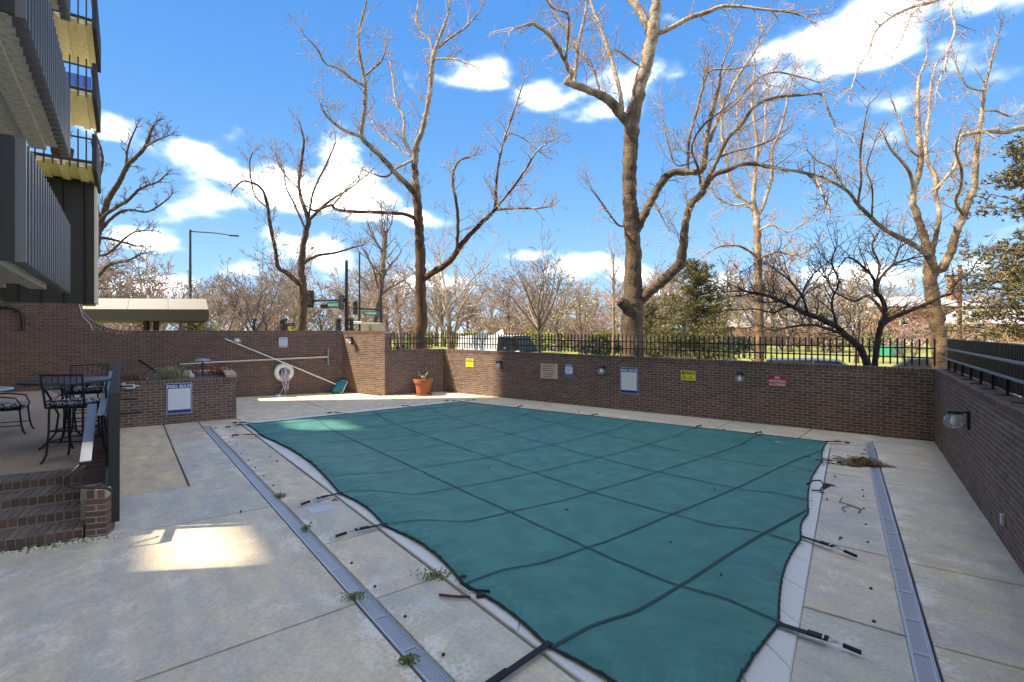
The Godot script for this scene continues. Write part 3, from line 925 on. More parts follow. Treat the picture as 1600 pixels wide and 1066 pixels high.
func make_tower() -> void:
	var t := thing("apartment_tower", "tall apartment tower at the left with cream balconies, black fins and black siding", "building", Vector3.ZERO)
	var fl := 3.0
	var h0 := 3.11
	# near bay with balconies that overhang the terrace
	for k in 3: balcony(t, -6.1, 0.0, 2.2, h0 + fl * k, k == 0, M.soffit)
	# black end panels of the near railings, facing the camera
	for k in 3:
		var b := MB.new()
		b.beam(T(-6.16, 0.02, h0 + fl * k + 0.76), T(-6.16, 0.17, h0 + fl * k + 0.76), 0.05, 1.52)
		part("end_panel", b, M.black_metal, t)
	# far bay: cream soffits, thin end bars; black siding below
	var u0 := 12.8; var u1 := 17.3; var base := h0 + 2 * fl
	for k in 3: balcony(t, u0, u1, 6.4, base + fl * k, false, M.cream, k < 4, false)
	for k in 3:
		var b := MB.new()
		b.bx(Vector3.ZERO, Vector3(0.5, 0.5, 0.5))
	# walls behind the far balconies
	block("wall", [Vector2(u0 + 2.9, 2.6), Vector2(u1, 2.6), Vector2(u1, 6.4), Vector2(u0 + 2.9, 6.4)], base, base + fl * 3, M.cream, t)
	block("siding", [Vector2(u0 + 2.7, 0.12), Vector2(u1, 0.12), Vector2(u1, 7.2), Vector2(u0 + 2.7, 7.2)], 3.52, base + 0.04, M.siding, t)
	block("siding", [Vector2(u0 + 2.65, 0.02), Vector2(u1, 0.02), Vector2(u1, 0.11), Vector2(u0 + 2.65, 0.11)], 3.6, base - 0.1, M.stucco, t)
	for k in 9:
		var b := MB.new()
		b.beam(T(u0 + 2.67, 0.42 + k * 0.72, 3.50), T(u0 + 2.67, 0.42 + k * 0.72, base + 0.1), 0.09, 0.07, Vector3.RIGHT)
		part("batten", b, M.siding, t)
	# lower dark band under it
	block("siding", [Vector2(u0 + 0.4, 2.9), Vector2(u0 + 1.5, 2.9), Vector2(u0 + 1.5, 9), Vector2(u0 + 0.4, 9)], 3.50, 4.1, M.siding, t)
	# main body of the tower, set back; eight storeys between the sun and the pool, with unseen passages added to let sun patches through
	var top := 26.0
	block("wall", [Vector2(-5.45, 2.25), Vector2(1.6, 2.25), Vector2(9.86, 16.0), Vector2(2.81, 16.0)], 3.3, top, M.siding, t)
	block("wall", [Vector2(2.9, 2.6), Vector2(7.5, 2.6), Vector2(15.5, 16.0), Vector2(10.9, 16.0)], 0.5, 21.6, M.stucco, t)
	block("wall", [Vector2(-24.0, 1.0), Vector2(-7.5, 1.0), Vector2(1.51, 16.0), Vector2(-24.0, 16.0)], 0.5, top, M.stucco, t)
	block("wall", [Vector2(-4.9, 4.5), Vector2(0.0, 4.5), Vector2(0.0, 8.0), Vector2(-4.9, 8.0)], 0.5, 3.3, M.siding, t)
	# unseen walls added across the passages, each opening sized to throw a sun patch
	for q in [[-0.4, 1.15, 13.0, 18.5, 19.7], [5.6, 6.8, 9.0, 17.0, 18.9]]:
		var rim: float = q[2]
		block("link_wall", [Vector2(q[0], rim), Vector2(q[1], rim), Vector2(q[1], rim + 0.2), Vector2(q[0], rim + 0.2)], 0.5, q[3], M.stucco, t)
		block("link_wall", [Vector2(q[0], rim), Vector2(q[1], rim), Vector2(q[1], rim + 0.2), Vector2(q[0], rim + 0.2)], q[4], 40.0, M.stucco, t)
	# things seen on the far balconies
	var pot := thing("planter_basket", "brown basket planter on the lowest far balcony", "planter", T(u0 + 0.5, 1.05, base + 0.35))
	var pb := MB.new()
	pb.lathe(PackedVector2Array([Vector2(0.0, 0.0), Vector2(0.30, 0.0), Vector2(0.36, 0.25), Vector2(0.38, 0.5), Vector2(0.33, 0.5), Vector2(0.30, 0.42), Vector2(0.0, 0.42)]), 14)
	part("basket", pb, mat(lin(0.09, 0.05, 0.025), 0.9), pot)
	var tw := MB.new()
	var r := R(4)
	for k in 14:
		tw.col = Color(0.05, 0.035, 0.03)
		var a := r.randf() * TAU
		tw.path([Vector3(0, 0.4, 0), Vector3(cos(a) * 0.2, 0.75, sin(a) * 0.2), Vector3(cos(a + 0.6) * 0.35, 1.05 + r.randf() * 0.3, sin(a + 0.6) * 0.35)], 0.012, 4)
	part("dry_stems", tw, M.twig, pot)
	var bl := MB.new()
	bl.beam(T(u0 + 0.06, 0.1, base + fl + 0.66), T(u0 + 0.06, 2.6, base + fl + 0.66), 0.02, 0.5)
	tag(part("blue_screen", bl, mat(lin(0.10, 0.20, 0.65), 0.6), self), "blue cloth screen tied behind the bars of a far balcony", "screen")
	var ch := thing("balcony_chair", "dark chair on the far balcony above the blue screen", "chair", T(u0 + 0.7, 1.6, base + fl + 0.35))
	var cb := MB.new()
	cb.cbox(Transform3D(Basis(), Vector3(0, 0.55, 0)), Vector3(0.7, 0.12, 0.6), 0.02)
	part("seat", cb, M.iron, ch)
	var c2 := MB.new()
	c2.cbox(Transform3D(Basis.from_euler(Vector3(-0.2, 0, 0)), Vector3(0, 0.95, -0.28)), Vector3(0.7, 0.75, 0.08), 0.02)
	part("backrest", c2, M.iron, ch)
	for sx in [-0.3, 0.3]:
		for sz in [-0.25, 0.25]:
			var lgm := MB.new(); lgm.bar(Vector3(sx, 0, sz), Vector3(sx, 0.52, sz), 0.025)
			part("leg", lgm, M.iron, ch)
	# drive-through canopy behind the wall
	var cn := thing("entrance_canopy", "flat pale metal canopy on dark posts beyond the tall brick wall", "canopy", W(-20, 26))
	var o := cn.position
	var y0 := 2.86; var y1 := 3.46; var y2 := 4.05
	var p0 := W(-24.5, 26.0) - o; var p1 := W(-16.2, 26.5) - o; var inn := W(0.25, 0.9)
	var lo := MB.new()
	lo.quad(p0 + Vector3.UP * y0, p0 + Vector3.UP * y1, p1 + Vector3.UP * y1, p1 + Vector3.UP * y0)
	var p2 := p1 + W(-4.6, 7.0); var p3 := p0 + W(-4.6, 7.0)
	lo.quad(p1 + Vector3.UP * y0, p1 + Vector3.UP * y1, p2 + Vector3.UP * y1, p2 + Vector3.UP * y0)
	lo.quad(p0 + Vector3.UP * y0, p1 + Vector3.UP * y0, p2 + Vector3.UP * y0, p3 + Vector3.UP * y0)
	part("fascia", lo, M.canopy_low, cn)
	var up := MB.new()
	var i0 := p0 + W(0, 0.35); var i1 := p1 + W(-0.35, 0.35); var i2 := p2 + W(-0.35, -0.3); var i3 := p3 + W(0, -0.3)
	for k in 4:
		var f0 := k / 4.0; var f1 := (k + 1) / 4.0 - 0.002
		var seg := MB.new()
		seg.quad(p0.lerp(p1, f0) + Vector3.UP * (y1 + 0.004), i0.lerp(i1, f0) + Vector3.UP * y2, i0.lerp(i1, f1) + Vector3.UP * y2, p0.lerp(p1, f1) + Vector3.UP * (y1 + 0.004))
		part("roof_panel", seg, M.canopy, cn)
	up.quad(p1 + Vector3.UP * (y1 + 0.004), i1 + Vector3.UP * y2, i2 + Vector3.UP * y2, p2 + Vector3.UP * (y1 + 0.004))
	up.quad(i0 + Vector3.UP * y2, i3 + Vector3.UP * y2, i2 + Vector3.UP * y2, i1 + Vector3.UP * y2)
	part("roof", up, M.canopy, cn)
	for q in [Vector2(-20.05, 27.2), Vector2(-19.65, 27.4)]:
		var ps := MB.new(); ps.bx(W(q.x, q.y, 1.4) - o, Vector3(0.2, 2.9, 0.2))
		part("post", ps, M.siding, cn)

# ---------- pool cover ----------
var wr1: FastNoiseLite
var wr2: FastNoiseLite
const CL := Vector2(-0.02, -0.06)
const CN := Vector2(12.05, -0.08)
const CF := Vector2(-0.14, 6.13)
const CR := Vector2(9.38, 8.77)

const STRAP_A := [0.40, 1.6, 2.85, 4.2, 5.62, 6.6, 7.95, 9.60, 10.72]
const STRAP_B := [1.50, 3.05, 4.66, 6.2]

func edge_dist(a: float, b: float) -> Array:
	var back := (6.17 + 0.2763 * a - b) * 0.9638
	var right := (9.38 + 0.303 * (8.77 - b) - a) * 0.957
	return [b + 0.06, a + 0.08, back, right]

func cover_h(a: float, b: float) -> float:
	var e := edge_dist(a, b)
	var m: float = minf(minf(e[0], e[1]), minf(e[2], e[3]))
	var lip := 0.026 - 0.075 * smoothstep(0.30, 1.0, m)
	var sag := -0.085 * smoothstep(0.5, 3.0, m)
	# straps are taut, the cloth between them hangs a little
	var h := lip + sag
	h += 0.010 * wr2.get_noise_2d(a * 0.8, b * 0.8) * smoothstep(0.2, 1.0, m)
	h += 0.006 * wr2.get_noise_2d(a * 3.0 + b * 1.4, b * 0.7 - a * 0.2) * smoothstep(0.1, 0.5, m)
	# gathers near the hems
	var g := 0.0
	var f0 := exp(-maxf(0, e[0] - 0.12) / 0.45)
	g += f0 * absf(wr1.get_noise_2d(a * 10.0 + b * 5.0, b * 1.6)) * 0.05
	var f1 := exp(-maxf(0, e[3] - 0.1) / 0.5)
	g += f1 * absf(wr1.get_noise_2d(b * 9.0 - a * 5.0, a * 1.6 + 30.0)) * 0.042
	g += exp(-maxf(0, e[2] - 0.05) / 0.35) * absf(wr1.get_noise_2d(a * 5.0 + 9.0, b * 1.2)) * 0.012
	# the sewn straps pull the gathers flat
	var near := 9.0
	for q in STRAP_A: near = minf(near, absf(a - q))
	for q in STRAP_B: near = minf(near, absf(b - q))
	return h + g * smoothstep(0.0, 0.12, m) * smoothstep(0.03, 0.22, near)

func hem_in(x: float, ties: Array, deep: Array) -> float:
	for i in ties.size() - 1:
		if x >= ties[i] and x < ties[i + 1]:
			return deep[i] * sin(PI * (x - ties[i]) / (ties[i + 1] - ties[i]))
	return 0.0

const TIE_L := [0.0, 1.6, 6.45, 7.9, 9.58, 10.69, 12.0]
const DEEP_L := [0.03, 0.17, 0.07, 0.10, 0.05, 0.08]
const TIE_R := [-1.0, 1.48, 3.3, 4.15, 7.0, 8.77]
const DEEP_R := [0.15, 0.07, 0.04, 0.08, 0.04]

func cover_at(s: float, t: float) -> Vector2:
	var q := CL.lerp(CN, s).lerp(CF.lerp(CR, s), t)
	var e := edge_dist(q.x, q.y)
	q.y += hem_in(q.x, TIE_L, DEEP_L) * exp(-maxf(0, e[0]) / 0.5) * (1.0 if t < 0.5 else 0.0)
	q.x -= hem_in(q.y, TIE_R, DEEP_R) * exp(-maxf(0, e[3]) / 0.5) * (1.0 if s > 0.5 else 0.0)
	return q

func make_cover() -> void:
	wr1 = fnl(0.9, 71, 3); wr2 = fnl(0.8, 72, 4)
	var t := thing("pool_cover", "green mesh safety cover stretched over the pool with a grid of dark straps", "pool cover")
	var cm := mat(lin(0.052, 0.205, 0.162), 0.58)
	cm.metallic_specular = 0.5
	cm.rim_enabled = true
	cm.rim = 0.3
	cm.rim_tint = 0.4
	var weave := ntex(0.25, 73, [], 3, 512, true, 2.0)
	tri(cm, ntex(0.012, 74, [[0.0, Color(0.80, 0.84, 0.84)], [0.45, Color(0.90, 0.91, 0.91)], [0.62, Color(0.95, 0.95, 0.95)], [0.75, Color(1, 0.99, 0.99)], [1.0, Color(0.96, 0.96, 0.97)]], 6), 0.35, true, weave, 0.25)
	var ns := 460; var nt := 260
	var b := MB.new()
	# finer rows near the hems
	var fs := func(x: float) -> float: return x
	for j in nt + 1:
		var tt := float(j) / nt
		tt = tt + 0.10 * sin(TAU * tt) * -0.5 / PI * 2.0
		for i in ns + 1:
			var q := cover_at(float(i) / ns, tt)
			b.v.append(P(q.x, q.y, cover_h(q.x, q.y)))
			b.c.append(Color.WHITE); b.uv.append(q); b.n.append(Vector3.UP)
	for j in nt + 1:
		for i in ns + 1:
			var i0 := j * (ns + 1) + i
			var dx: Vector3 = b.v[i0 + (1 if i < ns else 0)] - b.v[i0 - (1 if i > 0 else 0)]
			var dy: Vector3 = b.v[i0 + (ns + 1 if j < nt else 0)] - b.v[i0 - (ns + 1 if j > 0 else 0)]
			var nn := dy.cross(dx).normalized()
			b.n[i0] = nn if nn.y > 0 else -nn
			if i < ns and j < nt: b.ix.append_array(PackedInt32Array([i0, i0 + ns + 1, i0 + 1, i0 + 1, i0 + ns + 1, i0 + ns + 2]))
	part("cover_sheet", b, cm, t)
	# hem binding all round
	for side in 4:
		var pts := PackedVector3Array(); var rad := PackedFloat32Array()
		for i in 241:
			var f := i / 240.0
			var q: Vector2 = [cover_at(f, 0.0), cover_at(1.0, f), cover_at(f, 1.0), cover_at(0.0, f)][side]
			pts.append(P(q.x, q.y, cover_h(q.x, q.y) + 0.004)); rad.append(0.0095 if i % 3 else 0.013)
		var hb := MB.new()
		hb.tube(pts, rad, 5)
		part("hem", hb, M.hem, t)
	# webbing grid sewn on the cloth
	var ribbon := func(pts: PackedVector3Array, wdt: float, called: String, lift := 0.011) -> void:
		var r := MB.new()
		for i in pts.size():
			var d := (pts[mini(i + 1, pts.size() - 1)] - pts[maxi(i - 1, 0)]).normalized()
			var sd := d.cross(Vector3.UP).normalized() * wdt * 0.5
			var up := sd.cross(d).normalized()
			if up.y < 0: up = -up
			for k in [sd + up * lift, -sd + up * lift]:
				r.v.append(pts[i] + k); r.n.append(up); r.c.append(Color.WHITE); r.uv.append(Vector2.ZERO)
			if i > 0:
				var j := i * 2
				r.ix.append_array(PackedInt32Array([j - 2, j - 1, j, j - 1, j + 1, j]))
		part(called, r, M.web, t)
	var wob := R(8)
	for b0 in [1.50, 3.05, 4.66, 6.2]:
		var pts := PackedVector3Array()
		var a := 0.0
		while a < 12.2:
			var e := edge_dist(a, b0)
			if e[0] > 0 and e[1] > 0 and e[2] > 0 and e[3] > -0.02:
				var bb: float = b0 + (0.10 * sin(clampf((a - 9.5) / 2.5, 0, 1) * PI * 0.5) if b0 == 3.05 else 0.0)
				pts.append(P(a, bb, cover_h(a, bb)))
			a += 0.08
		if pts.size() > 4: ribbon.call(pts, 0.020, "web_strap")
	for a0 in [0.40, 1.6, 2.85, 4.2, 5.62, 6.7, 8.05, 9.60, 10.72]:
		var pts := PackedVector3Array()
		var bb := -0.06
		while bb < 9.2:
			var a: float = a0
			if a0 == 6.7: a = 6.45 + 0.5 * smoothstep(-0.1, 0.9, bb)
			if a0 == 8.05: a = 7.9 + 0.35 * smoothstep(-0.1, 1.0, bb)
			var e := edge_dist(a, bb)
			if e[0] > -0.02 and e[1] > 0 and e[2] > 0 and e[3] > 0: pts.append(P(a, bb, cover_h(a, bb)))
			bb += 0.08
		if pts.size() > 4: ribbon.call(pts, 0.030 if a0 > 10 else 0.020, "web_strap")
	# tie-downs: webbing, buckle, spring in a sleeve, hook to the anchor
	var tie := func(h: Vector2, k: Vector2, far: float, wide := 0.045) -> void:
		var p0 := P(h.x, h.y, 0.035); var p1 := P(k.x, k.y, 0.018)
		var d := p1 - p0
		var q := func(f: float, y: float) -> Vector3: return p0 + d * f + Vector3(0, y, 0)
		var w := MB.new()
		var side := d.cross(Vector3.UP).normalized()
		w.beam(q.call(-0.04, 0.006), q.call(far, 0.022), wide, 0.006)
		w.beam(q.call(far * 0.55, 0.026), q.call(far, 0.032), wide * 1.05, 0.006)
		part("tie_strap", w, M.tie, t)
		var bu := MB.new()
		bu.beam(q.call(far - 0.06, 0.034), q.call(far - 0.045, 0.034), wide * 1.2, 0.012)
		bu.path([q.call(far, 0.028) + side * wide * 0.5, q.call(far + 0.10, 0.022), q.call(far, 0.028) - side * wide * 0.5], 0.004, 5)
		part("buckle", bu, M.steel, t)
		var sp := MB.new()
		sp.path([q.call(far + 0.15, 0.02), q.call(far + 0.155, 0.02), q.call(far + 0.33, 0.014), q.call(far + 0.335, 0.014)], 0.016, 8)
		part("spring_sleeve", sp, M.rubber, t)
		var hk := MB.new()
		hk.path([q.call(far + 0.09, 0.02), q.call(far + 0.16, 0.02)], 0.004, 5)
		hk.path([q.call(far + 0.33, 0.014), q.call(0.96, 0.01), p1], 0.004, 5)
		part("hook", hk, M.steel, t)
	tie.call(Vector2(6.47, -0.07), Vector2(6.62, -0.70), 0.55)
	tie.call(Vector2(7.90, -0.06), Vector2(7.87, -0.69), 0.55)
	tie.call(Vector2(10.69, -0.10), Vector2(10.86, -1.35), 0.55, 0.05)
	tie.call(Vector2(11.04, 3.32), Vector2(11.66, 3.24), 0.50, 0.05)
	tie.call(Vector2(11.62, 1.46), Vector2(12.19, 1.58), 0.50, 0.055)
	tie.call(CR, Vector2(9.74, 9.02), 0.55, 0.07)
	tie.call(Vector2(0.0, -0.05), Vector2(0.12, -0.62), 0.5, 0.06)
	tie.call(Vector2(-0.10, 0.05), Vector2(-0.5, -0.35), 0.5, 0.06)
	tie.call(Vector2(1.6, -0.05), Vector2(1.15, -0.62), 0.55, 0.035)
	for q in [[-0.10, 2.38, -0.62, 1.95], [-0.12, 4.33, -0.52, 4.2], [-0.13, 6.1, -0.75, 5.75], [-0.1, 6.2, -0.2, 6.75], [2.0, 6.65, 1.7, 7.15], [4.3, 7.3, 4.2, 7.75], [6.9, 8.05, 6.85, 8.4], [8.1, 8.35, 8.1, 8.75], [9.83, 7.0, 10.25, 7.15]]:
		tie.call(Vector2(q[0], q[1]), Vector2(q[2], q[3]), 0.5, 0.04)
	for q in [[9.0, 5.2], [9.4, 4.4], [7.6, 3.9], [10.1, 2.3], [8.6, 2.2], [6.2, 2.6], [4.4, 3.3], [10.9, 1.9], [7.2, 5.6]]:
		var sc := MB.new()
		sc.col = Color(0.05, 0.045, 0.03) if int(q[0] * 10) % 3 else Color(0.35, 0.36, 0.30)
		var l: float = wob.randf_range(0.02, 0.05)
		sc.tube(PackedVector3Array([Vector3(0, 0.003, 0), Vector3(l * 0.5, 0.012, l * 0.3), Vector3(l, 0.003, 0)]), PackedFloat32Array([0.004, 0.008, 0.003]), 5)
		tag(part("cover_litter", sc, M.twig, self, Transform3D(Basis.from_euler(Vector3(0, wob.randf() * TAU, 0)), P(q[0], q[1], cover_h(q[0], q[1]) + 0.002))), "small scrap of dead leaf lying on the green pool cover", "litter", "scraps of dead leaf on the cover")
	# slack loops
	var lp := MB.new()
	lp.path([P(9.50, 0.0, 0.04), P(9.53, -0.07, 0.07), P(9.62, -0.12, 0.06), P(9.72, -0.10, 0.04), P(9.80, -0.03, 0.04), P(9.85, 0.02, 0.04)], 0.011, 6)
	part("loose_strap", lp, M.tie, t)
	var l2 := MB.new()
	l2.path([P(10.30, 5.35, 0.04), P(10.36, 5.42, 0.10), P(10.46, 5.40, 0.13), P(10.54, 5.30, 0.10), P(10.53, 5.20, 0.04), P(10.44, 5.16, 0.03)], 0.010, 6)
	part("loose_strap", l2, M.tie, t)
	var l3 := MB.new()
	l3.path([P(9.60, -0.33, 0.02), P(9.70, -0.25, 0.022), P(9.80, -0.15, 0.025)], 0.011, 6)
	part("loose_strap", l3, mat(lin(0.10, 0.035, 0.022), 0.8), t)
	var l4 := MB.new()
	l4.cbox(Transform3D(Basis.from_euler(Vector3(0, 0.4, 0)), P(9.84, -0.07, 0.035)), Vector3(0.07, 0.03, 0.05), 0.006)
	part("buckle", l4, M.rubber, t)

func wall_frame(A: Vector2, B: Vector2, s: float, h: float, out := 0.0) -> Transform3D:
	var a := W(A.x, A.y); var b := W(B.x, B.y)
	var x := (b - a).normalized(); var z := x.cross(Vector3.UP)
	return Transform3D(Basis(x, Vector3.UP, z), a + x * s + Vector3.UP * h + z * out)

func on(o: Node3D, f: Transform3D) -> Node3D:
	o.transform = f
	return o

var font_sans: SystemFont
func words(text: String, height: float, m: Material, parent: Node, at: Vector3, width := 0.0, squeeze := 1.0) -> void:
	if font_sans == null:
		font_sans = SystemFont.new()
		font_sans.font_names = PackedStringArray(["Droid Sans"])
		font_sans.font_weight = 700
	var tm := TextMesh.new()
	tm.text = text
	tm.font = font_sans
	tm.font_size = 32
	tm.pixel_size = height / 24.0
	tm.depth = 0.0015
	tm.material = m
	put("lettering", tm, parent, Transform3D(Basis().scaled(Vector3(squeeze, 1, 1)), at))

func board(called: String, label: String, f: Transform3D, w: float, h: float, col: Color, edge: Color, margin := 0.012) -> Node3D:
	var t := thing(called, label, "sign")
	on(t, f)
	var b := MB.new()
	b.cbox(Transform3D(Basis(), Vector3(0, 0, 0.004)), Vector3(w, h, 0.008), 0.002)
	part("board", b, mat(edge, 0.4), t)
	var c := MB.new()
	c.bx(Vector3(0, 0, 0.0085), Vector3(w - margin * 2, h - margin * 2, 0.003))
	part("face", c, mat(col, 0.45), t)
	return t

func lines(t: Node3D, y0: float, y1: float, w: float, n: int, m: Material, s: int, thick := 0.006) -> void:
	# rows of print too small to read in the photograph
	var r := R(s)
	var b := MB.new()
	for k in n:
		var y: float = lerpf(y0, y1, (k + 0.5) / n)
		var x := -w / 2
		var last := w / 2 - r.randf() * w * 0.25
		while x < last:
			var l := r.randf_range(0.02, 0.07)
			if x + l > w / 2: break
			b.bx(Vector3(x + l / 2, y, 0.0108), Vector3(l, thick, 0.001))
			x += l + 0.012
	part("print", b, m, t)

func make_signs() -> void:
	var A1 := Vector2(-17.574, 13.104); var B1 := Vector2(-6.38, 18.65)
	var A2 := B1; var B2 := Vector2(-4.49, 17.52)
	var A4 := Vector2(-2.61, 18.75); var B4 := Vector2(8.68, 10.20)
	var A5 := B4; var B5 := Vector2(1.94, 0.6)
	var AP := Vector2(-9.24, 11.62); var BP := Vector2(-7.20, 12.92)
	var navy := lin(0.012, 0.035, 0.22); var silver := lin(0.30, 0.34, 0.50); var paper := lin(0.70, 0.73, 0.78)
	var wht := mat(lin(0.85, 0.85, 0.87), 0.5); var ink := mat(lin(0.40, 0.41, 0.44), 0.6); var blk := mat(lin(0.015, 0.015, 0.015), 0.6)
	for q in [[wall_frame(AP, BP, 1.20, 0.615, 0.006), 0.53, 0.755, "white rules sign with a blue border on the brick planter", 5], [wall_frame(A4, B4, 7.49, 0.86, 0.008), 0.54, 0.75, "white rules sign with a blue border in the middle of the sign wall", 6]]:
		var t := board("rules_sign", q[3], q[0], q[1], q[2], navy, silver, 0.022)
		var f := MB.new()
		f.bx(Vector3(0, -0.02, 0.0098), Vector3(q[1] - 0.07, q[2] - 0.235, 0.002))
		part("panel", f, mat(paper, 0.5), t)
		words("POOL RULES", 0.075, wht, t, Vector3(0, q[2] / 2 - 0.085, 0.0115), 0.4, 0.86)
		lines(t, q[2] / 2 - 0.17, -q[2] / 2 + 0.13, q[1] - 0.14, 13, ink, q[4], 0.005)
	for q in [[wall_frame(A4, B4, 1.365, 1.135, 0.008), 0.37, 0.30, "yellow caution sign at the left end of the sign wall, in the sunlit patch", false], [wall_frame(A4, B4, 9.17, 1.09, 0.008), 0.38, 0.255, "yellow caution sign right of the rules sign, with a no-diving style symbol", true]]:
		var yel := lin(0.80, 0.68, 0.02)
		var t := board("caution_sign", q[3], q[0], q[1], q[2], yel, lin(0.70, 0.66, 0.30), 0.012)
		var bb := MB.new()
		bb.bx(Vector3(0, q[2] * 0.28, 0.0108), Vector3(q[1] * 0.88, q[2] * 0.30, 0.001))
		part("black_band", bb, blk, t)
		words("CAUTION", q[2] * 0.2, mat(yel, 0.5), t, Vector3(0.01, q[2] * 0.28, 0.0125), 0.3, 0.9)
		if q[4]:
			var rg := MB.new()
			var pp := []
			for k in 21: pp.append(Vector3(-q[1] * 0.3 + cos(TAU * k / 20) * 0.05, -q[2] * 0.2 + sin(TAU * k / 20) * 0.05, 0.011))
			rg.path(pp, 0.006, 4)
			rg.beam(Vector3(-q[1] * 0.3 - 0.034, -q[2] * 0.2 + 0.034, 0.011), Vector3(-q[1] * 0.3 + 0.034, -q[2] * 0.2 - 0.034, 0.011), 0.009, 0.003)
			rg.bx(Vector3(-q[1] * 0.3, -q[2] * 0.2, 0.0108), Vector3(0.025, 0.05, 0.001))
			part("symbol", rg, blk, t)
			words("NO", 0.035, blk, t, Vector3(q[1] * 0.18, -q[2] * 0.08, 0.0115))
			words("TRESPASSING", 0.03, blk, t, Vector3(q[1] * 0.17, -q[2] * 0.29, 0.0115), 0.2, 0.72)
		else:
			lines(t, 0.02, -q[2] * 0.42, q[1] * 0.7, 3, blk, 9, 0.012)
	var tan_s := board("notice_sign", "square tan notice sign with brown lettering on the sign wall", wall_frame(A4, B4, 4.77, 1.0, 0.008), 0.64, 0.47, lin(0.56, 0.43, 0.33), lin(0.62, 0.50, 0.40))
	var brn := mat(lin(0.13, 0.075, 0.05), 0.7)
	words("ALL AMENITIES", 0.05, brn, tan_s, Vector3(0, 0.165, 0.0115), 0.5, 0.95)
	lines(tan_s, 0.12, -0.02, 0.52, 2, brn, 12, 0.03)
	lines(tan_s, -0.03, -0.21, 0.40, 3, brn, 13, 0.025)
	var sm := board("notice_sign", "small upright blue and white notice beside the tan sign", wall_frame(A4, B4, 5.505, 1.05, 0.008), 0.29, 0.45, lin(0.10, 0.15, 0.32), lin(0.14, 0.17, 0.28), 0.01)
	var p1 := MB.new(); p1.bx(Vector3(0, 0.01, 0.0105), Vector3(0.26, 0.21, 0.001)); part("panel", p1, mat(lin(0.68, 0.72, 0.80), 0.5), sm)
	var p2 := MB.new(); p2.bx(Vector3(0, 0.155, 0.0105), Vector3(0.24, 0.06, 0.001)); part("panel", p2, mat(lin(0.28, 0.42, 0.50), 0.5), sm)
	lines(sm, 0.09, -0.07, 0.2, 4, mat(lin(0.2, 0.25, 0.4), 0.6), 14, 0.014)
	var red := board("smoking_sign", "red sign with white letters near the right end of the sign wall", wall_frame(A4, B4, 11.285, 1.07, 0.008), 0.37, 0.275, lin(0.36, 0.028, 0.045), lin(0.34, 0.05, 0.06), 0.006)
	var row := 0
	for w in ["NO", "SMOKING", "ALLOWED"]:
		words(w, 0.062, mat(lin(0.80, 0.72, 0.72), 0.5), red, Vector3(0, 0.083 - row * 0.083, 0.0115), 0.3, 0.92)
		row += 1
	var ws := board("notice_sign", "white notice with pale blue bands high on the wall above the life ring", wall_frame(A1, B1, 10.47, 1.885, 0.006), 0.285, 0.36, lin(0.62, 0.65, 0.74), lin(0.5, 0.52, 0.62), 0.006)
	for y in [0.13, -0.13]:
		var p := MB.new(); p.bx(Vector3(0, y, 0.0105), Vector3(0.27, 0.075, 0.001)); part("band", p, mat(lin(0.36, 0.40, 0.58), 0.5), ws)
	lines(ws, 0.08, -0.08, 0.22, 4, mat(lin(0.3, 0.36, 0.55), 0.6), 15, 0.016)
	# bracket lamps on the walls: black plate and arm, clear glass globe
	var globe := StandardMaterial3D.new()
	globe.albedo_color = Color(0.9, 0.92, 0.95, 0.12)
	globe.transparency = BaseMaterial3D.TRANSPARENCY_ALPHA
	globe.roughness = 0.05
	var lamp: Node3D = null
	var where := [[wall_frame(A5, B5, 4.05, 1.02), "large clear globe wall lamp on the right brick wall"],
		[wall_frame(A4, B4, 2.80, 1.12), "wall lamp just right of the left yellow sign"], [wall_frame(A4, B4, 6.70, 1.12), "wall lamp just left of the white rules sign"], [wall_frame(A4, B4, 10.48, 1.11), "wall lamp left of the red sign"],
		[wall_frame(A1, B1, 9.05, 1.98), "wall lamp high on the tall wall at the top of the leaning pole"], [wall_frame(A2, B2, 0.52, 1.94), "wall lamp on the short tall wall above the pool net"]]
	for q in where:
		if lamp == null:
			lamp = thing("wall_lamp", q[1], "lamp", Vector3.ZERO, 0.0, "bracket lamps on the court walls")
			var pl := MB.new(); pl.cbox(Transform3D(Basis(), Vector3(0, 0.0, 0.012)), Vector3(0.10, 0.26, 0.03), 0.008); part("wall_plate", pl, M.black_metal, lamp)
			var ar := MB.new(); ar.cbox(Transform3D(Basis(), Vector3(0, 0.115, 0.11)), Vector3(0.10, 0.03, 0.24), 0.008)
			ar.lathe(PackedVector2Array([Vector2(0.0, 0.115), Vector2(0.085, 0.11), Vector2(0.09, 0.085), Vector2(0.05, 0.08)]), 16, Transform3D(Basis(), Vector3(0, 0, 0.17)))
			part("arm", ar, M.black_metal, lamp)
			var gl := MB.new()
			var pr := PackedVector2Array()
			for i in 13:
				var th := PI * (i / 12.0) * 0.86
				pr.append(Vector2(sin(th) * 0.115, -0.02 - 0.105 * cos(th)))
			gl.lathe(pr, 20, Transform3D(Basis(), Vector3(0, 0, 0.17)))
			part("globe", gl, globe, lamp)
			var bu := MB.new()
			bu.lathe(PackedVector2Array([Vector2(0.0, -0.08), Vector2(0.03, -0.065), Vector2(0.04, -0.03), Vector2(0.03, 0.01), Vector2(0.02, 0.05), Vector2(0.022, 0.09)]), 12, Transform3D(Basis(), Vector3(0, 0, 0.17)))
			part("bulb", bu, mat(lin(0.85, 0.85, 0.83), 0.3), lamp)
			on(lamp, q[0])
		else:
			var c := copy_of(lamp, q[1], Vector3.ZERO, 0)
			on(c, q[0])
	var plate := thing("outlet_cover", "small white outlet cover low on the right wall", "outlet")
	on(plate, wall_frame(A5, B5, 6.08, 0.27))
